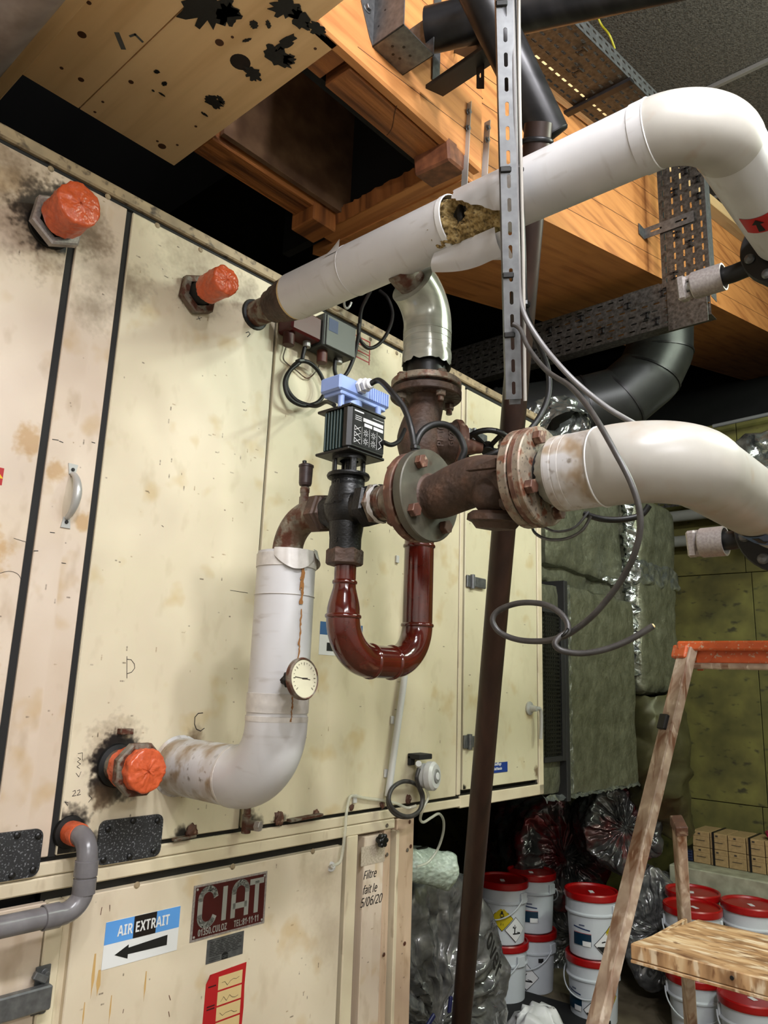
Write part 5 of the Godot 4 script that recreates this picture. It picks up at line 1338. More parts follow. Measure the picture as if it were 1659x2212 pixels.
	part("steel_core", MB.new().tube([Vector3(xu, yu, 0.6), Vector3(xu, yu, 1.0)], 0.034, 20), M.gasket, up)
	var wool := tex_mat(over(ramp_img(grey(94, 0.05), [[0, Color(0.24, 0.18, 0.1)], [0.5, Color(0.6, 0.5, 0.3)], [1, Color(0.8, 0.74, 0.58)]], 256, 256), grey(95, 0.03), 0.7, 0.85, Color(0.06, 0.045, 0.035, 0.9)), 0.12, 0.95)
	part("torn_wool", MB.new().grid(90, 34, func(a, b):
		var th: float = a * TAU
		var d := Vector3(cos(th), sin(th), 0)
		var zz: float = lerpf(0.66, 0.9, b)
		var rr2: float = 0.05 + 0.012 * fnl.get_noise_3d(d.x * 2.5, d.y * 2.5, zz * 30.0) + 0.009 * fnl.get_noise_3d(d.x * 7.0, d.y * 7.0, zz * 80.0)
		var low := maxf(0.0, d.dot(Vector3(cos(4.5), sin(4.5), 0)))
		var pit := clampf(1.3 - Vector2((zz - 0.738) / 0.024, angle_difference(th, 3.35) / 0.5).length(), 0.0, 1.0)
		return Vector3(xu, yu, zz) + d * (rr2 + 0.012 * low * low * clampf((0.86 - zz) / 0.04, 0.0, 1.0) - 0.034 * pit - 0.012 * clampf((zz - 0.84) / 0.04, 0.0, 1.0)), false, true), wool, up)
	part("hole_shade", MB.new().grid(16, 10, func(a, b):
		var d := Vector3(cos(a * TAU) * sin(b * PI), cos(b * PI), sin(a * TAU) * sin(b * PI))
		return Vector3(xu, yu, 0.737) + Vector3(cos(3.3), sin(3.3), 0) * 0.026 + d * Vector3(0.016, 0.03, 0.015) * (0.9 + 0.4 * fnl.get_noise_3dv(d * 3.0)), false, true), M.black, up)  # black lump stands in for the shade inside the tear
	part("seam_edge", ring(Vector3(xu, yu, 0.697), Vector3.BACK, r, 0.014, 0.003), M.white, up)
	part("seam_edge", MB.new().tube(arc(Vector3(xu, yu, 0.385), Vector3.LEFT, Vector3.UP, r + 0.001, -PI, PI, 40), 0.0012, 8), M.jacket, up)
	# peeling lip and hanging flap
	part("peeling_lip", MB.new().grid(10, 6, func(a, b):
		var th: float = lerpf(2.35, 2.75, b)
		return Vector3(xu, yu, 0.345 + 0.045 * a) + Vector3(cos(th), sin(th), 0) * (r + 0.002 + 0.016 * a * (1.0 - b) * (1.0 - b))), M.jacket, up)
	part("hanging_flap", MB.new().grid(22, 12, func(a, b):
		var zz: float = lerpf(0.655, 0.815, a)
		var th := 4.45
		var base := Vector3(cos(th), sin(th), 0) * (r + 0.003)
		var out := Vector3(0.55, -0.84, 0).normalized()
		var wide := 0.062 * (0.45 + 0.55 * sin(clampf(a * 1.25, 0.0, 1.0) * PI * 0.5 + 0.25))
		var bend := 0.018 * sin(b * PI)
		return Vector3(xu, yu, zz) + base + out * wide * b - Vector3(0.84, 0.55, 0) * bend * 0.5 + Vector3(0, 0, -0.02 * b * (1.0 - a))), M.jacket, up)
	part("hanging_flap", MB.new().grid(12, 8, func(a, b):
		var zz: float = lerpf(0.755, 0.825, a)
		return Vector3(xu - 0.012 + 0.04 * b, yu - r - 0.012 - 0.052 * b * (0.5 + 0.5 * a), zz + 0.012 * b)), M.jacket, up)
	part("tape_band", ring(Vector3(xu, yu, 1.137), Vector3.BACK, r, 0.028, 0.002), M.jacket, up)
	var rb := 0.105
	part("elbow_jacket", MB.new().tube([Vector3(xu, yu, 1.125)] + arc(Vector3(xu + rb, yu, zc - rb), Vector3.LEFT, Vector3.BACK, rb, 0, PI / 2, 24) + [Vector3(xu + rb + 0.01, yu, zc)], r + 0.0012, 48), M.jacket_warm, up)
	part("outlet_jacket", MB.new().tube([Vector3(xu + rb, yu, zc), Vector3(1.69, yu, zc)], r, 44), M.jacket, up)
	part("seam_edge", MB.new().tube(arc(Vector3(xu, yu, 1.152), Vector3.LEFT, Vector3.UP, r + 0.0015, -PI, PI, 40), 0.0014, 8), M.white, up)
	one("metal_ring", MB.new().tube(arc(Vector3(1.5319, 2.7168, 0.04), Vector3(0.8, 0.2, -0.3).normalized(), Vector3(-0.1, 0.9, 0.4).normalized(), 0.026, PI, TAU, 18), 0.004, 10), M.bright, "small shiny metal ring half hidden under the long white pipe", "ring")
	# lower right insulated pipe
	var y2 := 1.892
	var z2 := 1.205
	var lr := thing("insulated_pipe", "stained white jacketed pipe at right, from the rusty flange to a bend", "pipe", Vector3(x, y2, 1.0))
	part("bare_pipe", MB.new().tube([Vector3(x, y2, 0.985), Vector3(x, y2, 1.05)], 0.044, 24), M.gasket, lr)
	part("sleeve_end", MB.new().grid(48, 4, func(a, b):
		var th: float = a * TAU
		var d := Vector3(cos(th), sin(th), 0)
		return Vector3(x, y2, 0.992 + 0.022 * b + 0.004 * fnl.get_noise_2d(d.x * 5.0, d.y * 5.0)) + d * (r - 0.014 * (1.0 - b)), false, true), M.jacket_grey, lr)
	part("sleeve", MB.new().tube([Vector3(x, y2, 1.012), Vector3(x, y2, 1.10)], r, 44), M.jacket_dirty, lr)
	for zz in [1.02, 1.034]: part("tape_band", ring(Vector3(x, y2, zz), Vector3.BACK, r, 0.012, 0.0006), M.jacket_dirty, lr)
	var rb2 := 0.10
	part("elbow_jacket", MB.new().tube([Vector3(x, y2, 1.085)] + arc(Vector3(x + rb2, y2, z2 - rb2), Vector3.LEFT, Vector3.BACK, rb2, 0, PI / 2, 24) + [Vector3(x + rb2 + 0.01, y2, z2)], r + 0.0012, 48), M.jacket_warm, lr)
	part("outlet_jacket", MB.new().tube([Vector3(x + rb2, y2, z2), Vector3(1.62, y2, z2)], r, 44), M.jacket_warm, lr)
	part("seam_edge", MB.new().tube(arc(Vector3(x, y2, 1.088), Vector3.LEFT, Vector3.UP, r + 0.0015, -PI, PI, 40), 0.0014, 8), M.white, lr)

func flange(c: Vector3, ax: Vector3, r: float, th: float, seg := 40) -> MB:
	return MB.new().lathe(c - ax * th * 0.5, ax, [Vector2(0, 0), Vector2(r - 0.002, 0), Vector2(r, 0.002), Vector2(r, th - 0.002), Vector2(r - 0.002, th), Vector2(0, th)], seg)

func flange_bolts(c: Vector3, ax: Vector3, rb: float, count: int, turn: float, r: float, h: float, mat: Material, parent: Node3D, u0 := Vector3.UP) -> void:
	var u := (u0 - ax * ax.dot(u0)).normalized()
	var w := ax.cross(u)
	for k in count:
		var a := TAU * k / count + turn
		var p := c + (u * cos(a) + w * sin(a)) * rb
		part("bolt", MB.new().hexnut(p, p + ax * h, r, 0.3), mat, parent)

func butterfly(pos: Vector3, x1: float, stem_y: float, z_tip: float, label: String) -> void:
	# pos: centre of the disc on the pipe, axis along x
	var t := thing("butterfly_valve", label, "valve", pos)
	var grey_c := plain(Color(0.13, 0.135, 0.15), 0.45, 0.2)
	part("body", MB.new().cyl(pos - Vector3(0.022, 0, 0), pos + Vector3(0.022, 0, 0), 0.088, 36, 0.004), grey_c, t)
	part("flange", MB.new().cyl(pos - Vector3(0.042, 0, 0), pos - Vector3(0.024, 0, 0), 0.098, 36, 0.003), M.plastic, t)
	for k in 8:
		var a := TAU * k / 8 + 0.2
		var p := pos + Vector3(-0.043, sin(a) * 0.078, cos(a) * 0.078)
		part("bolt", MB.new().lathe(p, Vector3.LEFT, [Vector2(0.012, 0), Vector2(0.012, 0.002), Vector2(0.009, 0.008), Vector2(0, 0.011)], 14), M.galv, t)
	var s0 := Vector3(x1, stem_y, pos.z - 0.08)
	var s1 := Vector3(x1, stem_y, z_tip)
	part("neck", MB.new().tube([pos, s0.lerp(s1, 0.25), s0.lerp(s1, 0.55)], 0.021, 18), M.plastic, t)
	var a := s0.lerp(s1, 0.38)
	var b := s0.lerp(s1, 0.78)
	var d := (s1 - s0).normalized()
	part("sleeve", MB.new().lathe(a, d, [Vector2(0.026, 0.02), Vector2(0.029, 0), Vector2(0.033, 0), Vector2(0.033, a.distance_to(b)), Vector2(0.031, a.distance_to(b) + 0.003), Vector2(0.012, a.distance_to(b) + 0.003)], 32), M.alu, t)
	part("spindle", MB.new().cyl(b, s0.lerp(s1, 0.9), 0.012, 16), M.bright, t)
	var e := s0.lerp(s1, 0.84)
	part("square_head", MB.new().box(e.lerp(s1, 0.6), Vector3(0.034, 0.06, 0.022), Basis(Vector3.BACK, 0.2), 0.005).box(e.lerp(s1, 0.2) + Vector3(0, 0.022, 0), Vector3(0.02, 0.014, 0.02), Basis.IDENTITY, 0.003).box(e.lerp(s1, 0.2) - Vector3(0, 0.022, 0), Vector3(0.02, 0.014, 0.02), Basis.IDENTITY, 0.003), M.alu, t)

func valves() -> void:
	var x := 1.086
	var y := 1.893
	var zc := 0.521
	var c := Vector3(x, y, zc)
	# three way valve
	var t := thing("three_way_valve", "black cast three way valve between two hexagon unions above the U pipe", "valve", c)
	part("body", MB.new().ball(c, 0.05, Vector3(0.95, 0.92, 1.02), 32, 20).tube([c + Vector3(0, -0.03, 0), c + Vector3(0, -0.062, 0), c + Vector3(0, -0.092, 0)], [0.037, 0.033, 0.033], 28).tube([c + Vector3(0, 0.02, 0), c + Vector3(0, 0.045, 0), c + Vector3(0, 0.05, 0), c + Vector3(0, 0.072, 0)], [0.042, 0.038, 0.035, 0.035], 28).tube([c + Vector3(0, 0, -0.065), c + Vector3(0, 0, 0.065)], 0.034, 28), M.iron, t)
	part("port_nut", MB.new().hexnut(c + Vector3(0, 0, -0.092), c + Vector3(0, 0, -0.062), 0.044, 0.2).hexnut(c + Vector3(0, 0, -0.066), c + Vector3(0, 0, -0.052), 0.04, 0.2), M.cast, t)
	part("port_nut", MB.new().hexnut(c + Vector3(0, 0, 0.05), c + Vector3(0, 0, 0.078), 0.046, 0.35), M.iron, t)
	part("port_nut", MB.new().hexnut(c + Vector3(0, -0.118, 0), c + Vector3(0, -0.084, 0), 0.0385, 0.25).cyl(c + Vector3(0, -0.09, 0), c + Vector3(0, -0.08, 0), 0.031), M.cast, t)
	part("bonnet_disc", MB.new().lathe(c + Vector3(0, 0.064, 0), Vector3.UP, [Vector2(0.034, 0), Vector2(0.044, 0.002), Vector2(0.0455, 0.006), Vector2(0.044, 0.010), Vector2(0.034, 0.011), Vector2(0, 0.011)], 36), M.iron, t)
	var yk := MB.new()
	yk.tube([c + Vector3(0, 0.07, 0), c + Vector3(0, 0.13, 0)], 0.0085, 14)
	for k in 4:
		var a := TAU * k / 4 + 0.5
		var q := Vector3(cos(a), 0, sin(a)) * 0.031
		yk.bar(c + q + Vector3(0, 0.072, 0), c + q + Vector3(0, 0.112, 0), 0.014, 0.008, q, 0.002)
	yk.lathe(c + Vector3(0, 0.103, 0), Vector3.UP, [Vector2(0.02, 0), Vector2(0.036, 0), Vector2(0.036, 0.013), Vector2(0, 0.013)], 30)
	part("yoke", yk, M.iron, t)
	text("cast_letter", "A", c + Vector3(-0.047, 0.0, -0.025), 0.014, M.iron, t, Basis(Vector3.UP, -PI / 2))
	text("cast_letter", "B", c + Vector3(-0.049, 0.012, 0.03), 0.014, M.iron, t, Basis(Vector3.UP, -PI / 2 + 0.4))
	text("cast_letter", "B", c + Vector3(-0.033, -0.07, 0.004), 0.012, M.iron, t, Basis(Vector3.UP, -PI / 2))
	text("cast_letter", "50", c + Vector3(-0.035, 0.05, 0.0), 0.014, M.iron, t, Basis(Vector3.UP, -PI / 2))
	part("cast_arrow", MB.new().stroke([c + Vector3(-0.0485, 0.003, -0.016), c + Vector3(-0.0485, 0.005, 0.012)], 0.002, Vector3.LEFT).stroke([c + Vector3(-0.0485, 0.01, 0.004), c + Vector3(-0.0485, 0.005, 0.012)], 0.002, Vector3.LEFT), M.iron, t)
	# actuator
	var a0 := thing("valve_actuator", "black valve actuator with a printed diagram label and blue terminal box on top", "actuator", Vector3(1.09, 2.005, 0.52))
	part("base_plate", MB.new().bx(Vector3(1.036, 2.004, 0.468), Vector3(1.147, 2.010, 0.567), 0.002), M.plastic, a0)
	part("top_plate", MB.new().bx(Vector3(1.036, 2.098, 0.468), Vector3(1.147, 2.104, 0.567), 0.002), M.plastic, a0)
	part("shell", MB.new().bx(Vector3(1.037, 2.006, 0.54), Vector3(1.149, 2.104, 0.566), 0.011).bx(Vector3(1.05, 2.008, 0.486), Vector3(1.14, 2.1, 0.545), 0.002), M.plastic, a0)
	var fin := plain(Color(0.16, 0.22, 0.21), 0.4, 0.3)
	for k in 6:
		part("fin", MB.new().bx(Vector3(1.04, 2.012, 0.488 + 0.0088 * k), Vector3(1.052, 2.097, 0.4925 + 0.0088 * k), 0.001), fin, a0)
	var lab := part("label", MB.new().bx(Vector3(1.046, 2.018, 0.566), Vector3(1.142, 2.094, 0.5666), 0.0), plain(Color(0.022, 0.022, 0.024), 0.6), a0)
	var L := Vector3(1.046, 2.018, 0.5667)
	var wt: Material = M.white
	var pr := MB.new()
	pr.bx(L + Vector3(0.03, 0.055, 0), L + Vector3(0.092, 0.063, 0.0003), 0.0)
	pr.bx(L + Vector3(0.034, 0.045, 0), L + Vector3(0.058, 0.052, 0.0003), 0.0).bx(L + Vector3(0.062, 0.045, 0), L + Vector3(0.092, 0.052, 0.0003), 0.0)
	pr.stroke([L + Vector3(0.004, 0.0725, 0), L + Vector3(0.03, 0.0725, 0)], 0.003)
	for k in 3: pr.stroke([L + Vector3(0.006, 0.062 - 0.004 * k, 0), L + Vector3(0.025, 0.062 - 0.004 * k, 0)], 0.0012)
	pr.stroke([L + Vector3(0.058, 0.069, 0), L + Vector3(0.092, 0.069, 0)], 0.0012)
	for k in 3: pr.stroke([L + Vector3(0.027 + 0.023 * k, 0.004, 0), L + Vector3(0.027 + 0.023 * k, 0.042, 0)], 0.0008)
	for j in 2:
		for i in 2:
			var q := L + Vector3(0.039 + 0.023 * i, 0.013 + 0.018 * j, 0)
			for k in 8:
				var d := Vector3(cos(k * PI / 4), sin(k * PI / 4), 0)
				pr.stroke([q + d * 0.0025, q + d * 0.0075], 0.001)
	for j in 3:
		var q := L + Vector3(0.014, 0.009 + 0.013 * j, 0)
		pr.stroke([q + Vector3(-0.009, -0.005, 0), q + Vector3(0.009, 0.005, 0)], 0.0012).stroke([q + Vector3(-0.009, 0.005, 0), q + Vector3(0.009, -0.005, 0)], 0.0012)
		pr.stroke([q + Vector3(-0.009, -0.005, 0), q + Vector3(-0.009, 0.005, 0)], 0.001)
	pr.stroke([L + Vector3(0.078, 0.036, 0), L + Vector3(0.09, 0.03, 0), L + Vector3(0.08, 0.022, 0), L + Vector3(0.088, 0.014, 0), L + Vector3(0.078, 0.006, 0)], 0.0012)
	part("print", pr, wt, lab)
	var bl := part("terminal_box", MB.new().bx(Vector3(1.022, 2.134, 0.487), Vector3(1.178, 2.168, 0.548), 0.004).bx(Vector3(1.03, 2.126, 0.492), Vector3(1.17, 2.136, 0.544), 0.002), M.blue, a0, "pale blue terminal box")
	for q in [[Vector3(1.085, 2.1, 0.52), 0.024], [Vector3(1.04, 2.1, 0.535), 0.007], [Vector3(1.14, 2.1, 0.548), 0.007]]: part("spacer", MB.new().cyl(q[0], q[0] + Vector3(0, 0.028, 0), q[1], 20), M.blue, a0)
	for k in 9:
		part("rib", MB.new().bx(Vector3(1.112 + 0.0072 * k, 2.137, 0.546), Vector3(1.1145 + 0.0072 * k, 2.166, 0.5505), 0.0006), M.blue, bl)
	part("cable_gland", MB.new().hexnut(Vector3(1.082, 2.156, 0.548), Vector3(1.082, 2.156, 0.558), 0.017).hexnut(Vector3(1.082, 2.156, 0.56), Vector3(1.082, 2.156, 0.57), 0.015).cyl(Vector3(1.082, 2.156, 0.556), Vector3(1.082, 2.156, 0.58), 0.0115, 18, 0.003), M.white, a0)

	# reducer to the first flange
	var rd := thing("flanged_reducer", "rusty steel reducer with a flange, right of the black three way valve", "pipe fitting", Vector3(x, y, 0.65))
	part("union", MB.new().hexnut(Vector3(x, y, 0.598), Vector3(x, y, 0.612), 0.043, 0.1).cyl(Vector3(x, y, 0.595), Vector3(x, y, 0.635), 0.035, 26), M.rust, rd)
	part("hemp_seal", MB.new().grid(30, 4, func(a, b):
		var d := Vector3(cos(a * TAU), sin(a * TAU), 0)
		return Vector3(x, y, 0.609 + 0.012 * b) + d * (0.0385 + 0.003 * fnl.get_noise_3d(d.x * 5.0, d.y * 5.0, b * 2.0)), false, true), M.jacket, rd)
	part("cone", MB.new().tube([Vector3(x, y, 0.62), Vector3(x, y, 0.635), Vector3(x, y, 0.65), Vector3(x, y, 0.668), Vector3(x, y, 0.692)], [0.0325, 0.033, 0.036, 0.042, 0.045], 30), M.rust, rd)
	part("flange", flange(Vector3(x, y, 0.706), Vector3.BACK, 0.087, 0.019), M.rust_red, rd)
	part("flange_hub", MB.new().cyl(Vector3(x, y, 0.68), Vector3(x, y, 0.7), 0.06, 30, 0.004), M.rust, rd)
	flange_bolts(Vector3(x, y, 0.698), Vector3.FORWARD, 0.068, 4, 0.75, 0.012, 0.016, M.rust, rd)

	# brown globe valve, lying
	var gv := thing("globe_valve", "brown cast globe valve between the green flange and the rusty flange", "valve", Vector3(x, y, 0.84))
	part("flange", flange(Vector3(x, y, 0.732), Vector3.BACK, 0.089, 0.02, 48), M.flange_green, gv)
	flange_bolts(Vector3(x, y, 0.742), Vector3.BACK, 0.068, 4, 0.62, 0.0135, 0.014, M.rust_red, gv)
	var pth := spline([Vector3(x, y - 0.004, 0.735), Vector3(x, y - 0.004, 0.765), Vector3(x + 0.004, y + 0.006, 0.80), Vector3(x + 0.006, y + 0.014, 0.845), Vector3(x + 0.002, y + 0.006, 0.885), Vector3(x, y, 0.92), Vector3(x, y, 0.945)], 5)
	var rads := []
	for k in pth.size():
		var q := float(k) / (pth.size() - 1)
		rads.append(0.040 + 0.006 * sin(q * PI) + 0.012 * maxf(0.0, q - 0.6))
	rads[0] = 0.05
	rads[1] = 0.047
	part("body", MB.new().tube(pth, rads, 32).ball(Vector3(x, y - 0.018, 0.89), 0.05, Vector3(1, 0.9, 0.85), 28, 16), M.cast, gv)
	part("rib", MB.new().prism(PackedVector2Array([Vector2(0.87, 0.0), Vector2(0.93, -0.004), Vector2(0.93, 0.012), Vector2(0.9, 0.006)]), Vector3(x - 0.056, y + 0.012, 0), Vector3.BACK, Vector3.UP, 0.012), M.cast, gv)
	part("bonnet", MB.new().lathe(Vector3(x, y - 0.05, 0.888), Vector3(0.1, -1, -0.12), [Vector2(0.042, 0), Vector2(0.05, 0.006), Vector2(0.051, 0.016), Vector2(0.042, 0.02), Vector2(0.034, 0.03), Vector2(0, 0.034)], 30), M.cast, gv)
	part("far_flange", flange(Vector3(x, y, 0.951), Vector3.BACK, 0.085, 0.018, 44), M.flange_grey, gv)
	flange_bolts(Vector3(x, y, 0.943), Vector3.FORWARD, 0.066, 4, 0.75, 0.0125, 0.014, M.cast, gv)
	# flange of the insulated pipe
	var fl := thing("pipe_flange", "rusty bolted flange on the end of the stained white pipe at right", "flange", Vector3(x, y, 0.978))
	part("ring", flange(Vector3(x, y, 0.975), Vector3.BACK, 0.085, 0.02, 44), M.flange_grey, fl)
	part("rust_band", ring(Vector3(x, y, 0.968), Vector3.BACK, 0.0848, 0.01, 0.0008), M.rust_red, fl)
	flange_bolts(Vector3(x, y, 0.985), Vector3.BACK, 0.066, 4, 0.5, 0.0125, 0.014, M.rust_red, fl)

	# upright globe valve under the branch elbow
	var xs := 1.338
	var v := thing("globe_valve", "brown upright globe valve with a black handwheel, below the grey branch elbow", "valve", Vector3(xs, 2.1, zc))
	part("flange", flange(Vector3(xs, 2.222, zc), Vector3.UP, 0.086, 0.018, 44), M.cast, v)
	part("upper_flange", flange(Vector3(xs, 2.248, zc), Vector3.UP, 0.085, 0.017, 44), M.flange_grey, v)
	part("gasket", flange(Vector3(xs, 2.235, zc), Vector3.UP, 0.07, 0.012, 36), M.black, v)
	for k in 4:
		var a := TAU * k / 4 + 0.35
		var p := Vector3(xs + cos(a) * 0.067, 2.214, zc + sin(a) * 0.067)
		part("bolt", MB.new().hexnut(p, p + Vector3(0, -0.014, 0), 0.0125, 0.3).cyl(p + Vector3(0, -0.013, 0), p + Vector3(0, -0.026, 0), 0.0075, 12), M.rust, v)
		part("nut", MB.new().hexnut(p + Vector3(0, 0.04, 0), p + Vector3(0, 0.052, 0), 0.0125, 0.1), M.rust, v)
	var vp := spline([Vector3(xs, 2.22, zc), Vector3(xs, 2.19, zc), Vector3(xs - 0.018, 2.135, zc), Vector3(xs - 0.02, 2.09, zc), Vector3(xs - 0.008, 2.04, zc), Vector3(xs - 0.006, 1.96, zc), Vector3(1.327, 1.89, zc)], 4)
	var vr := []
	for k in vp.size():
		var q := float(k) / (vp.size() - 1)
		vr.append(0.041 + 0.012 * exp(-pow((q - 0.45) / 0.16, 2.0)) + 0.01 * exp(-pow(q / 0.06, 2.0)))
	part("body", MB.new().tube(vp, vr, 30), M.cast, v)
	var bd := Vector3(0.82, -0.02, 0.57).normalized()
	var b0 := Vector3(xs - 0.01, 2.108, zc)
	part("bonnet", MB.new().lathe(b0, bd, [Vector2(0.05, 0), Vector2(0.047, 0.05), Vector2(0.052, 0.072), Vector2(0.058, 0.078)], 32, true), M.cast, v)
	part("bonnet_flange", MB.new().lathe(b0 + bd * 0.075, bd, [Vector2(0, 0), Vector2(0.058, 0), Vector2(0.06, 0.003), Vector2(0.06, 0.014), Vector2(0.03, 0.016)], 32).lathe(b0 + bd * 0.089, bd, [Vector2(0.05, 0), Vector2(0.05, 0.012), Vector2(0.022, 0.016), Vector2(0.014, 0.06), Vector2(0, 0.06)], 24), M.rust_red, v)
	var side := Vector3(-0.57, 0, 0.82)
	var tbas := Basis(Vector3.UP, side.cross(Vector3.UP), side)
	text("cast_letter", "PN16", b0 + bd * 0.03 + side * 0.0485, 0.015, M.cast, v, tbas)
	text("cast_letter", "GG25", b0 + bd * 0.056 + side * 0.0505, 0.013, M.cast, v, tbas)
	# handwheel
	var hc := b0 + bd * 0.165
	var hn := Vector3(0.42, 0.85, -0.3).normalized()
	var hu := bd.cross(hn).normalized()
	var hw := hn.cross(hu)
	var hm := MB.new().tube(arc(hc, hu, hw, 0.058, 0, TAU, 36), 0.007, 10, false)
	for k in 5:
		var a := TAU * k / 5 + 0.3
		hm.bar(hc, hc + (hu * cos(a) + hw * sin(a)) * 0.056, 0.012, 0.006, hn, 0.002)
	hm.cyl(hc - hn * 0.012, hc + hn * 0.012, 0.015, 18)
	part("handwheel", hm, M.plastic, v)

	butterfly(Vector3(1.745, 2.535, 1.245), 1.745, 2.52, 0.99, "butterfly valve with a silver sleeved stem on the upper white pipe, right edge")
	butterfly(Vector3(1.70, 1.885, 1.205), 1.70, 1.872, 1.0, "butterfly valve with a silver sleeved stem below the lower white pipe, right edge")
	# stickers on the pipes
	var rs := thing("flow_sticker", "red sticker with a black arrow on the upper white pipe near the right edge", "sticker", Vector3(1.53, 2.545, 1.245))
	var rsm := func(x0: float, x1: float, t0: float, t1: float, yy: float, zz: float, rr: float) -> MB:
		return MB.new().grid(6, 10, func(a, b):
			var th: float = lerpf(t0, t1, b)
			return Vector3(lerpf(x0, x1, a), yy + sin(th) * rr, zz - cos(th) * rr))
	part("sheet", rsm.call(1.487, 1.548, -1.95, -0.95, 2.545, 1.245, 0.0632), M.sticker_red, rs)
	var tri_on := func(x0: float, x1: float, w0: float, w1: float, tm: float, yy: float, zz: float, rr: float) -> MB:
		return MB.new().grid(6, 8, func(a, b):
			var th: float = tm + (b - 0.5) * lerpf(w0, w1, a) / rr
			return Vector3(lerpf(x0, x1, a), yy + sin(th) * rr, zz - cos(th) * rr))
	part("arrow", tri_on.call(1.508, 1.542, 0.007, 0.013, -1.45, 2.545, 1.245, 0.0640), M.ink, rs)
	part("arrow_head", tri_on.call(1.494, 1.512, 0.001, 0.024, -1.45, 2.545, 1.245, 0.0641), M.ink, rs)
	var bs := thing("flow_sticker", "blue sticker with a dark arrow on the lower white pipe at the right edge", "sticker", Vector3(1.5, 1.85, 1.19))
	part("sheet", rsm.call(1.455, 1.55, -1.85, -1.1, 1.892, 1.205, 0.0645), plain(Color(0.2, 0.34, 0.52), 0.45), bs)
	part("arrow", tri_on.call(1.468, 1.51, 0.013, 0.009, -1.5, 1.892, 1.205, 0.0652), M.ink, bs)
	part("arrow_head", tri_on.call(1.508, 1.53, 0.024, 0.001, -1.5, 1.892, 1.205, 0.0653), M.ink, bs)

func cable(called: String, pts: Array, r: float, mat: Material, label: String, cat := "cable") -> MeshInstance3D:
	return one(called, MB.new().tube(spline(pts, 7), r, 10), mat, label, cat)

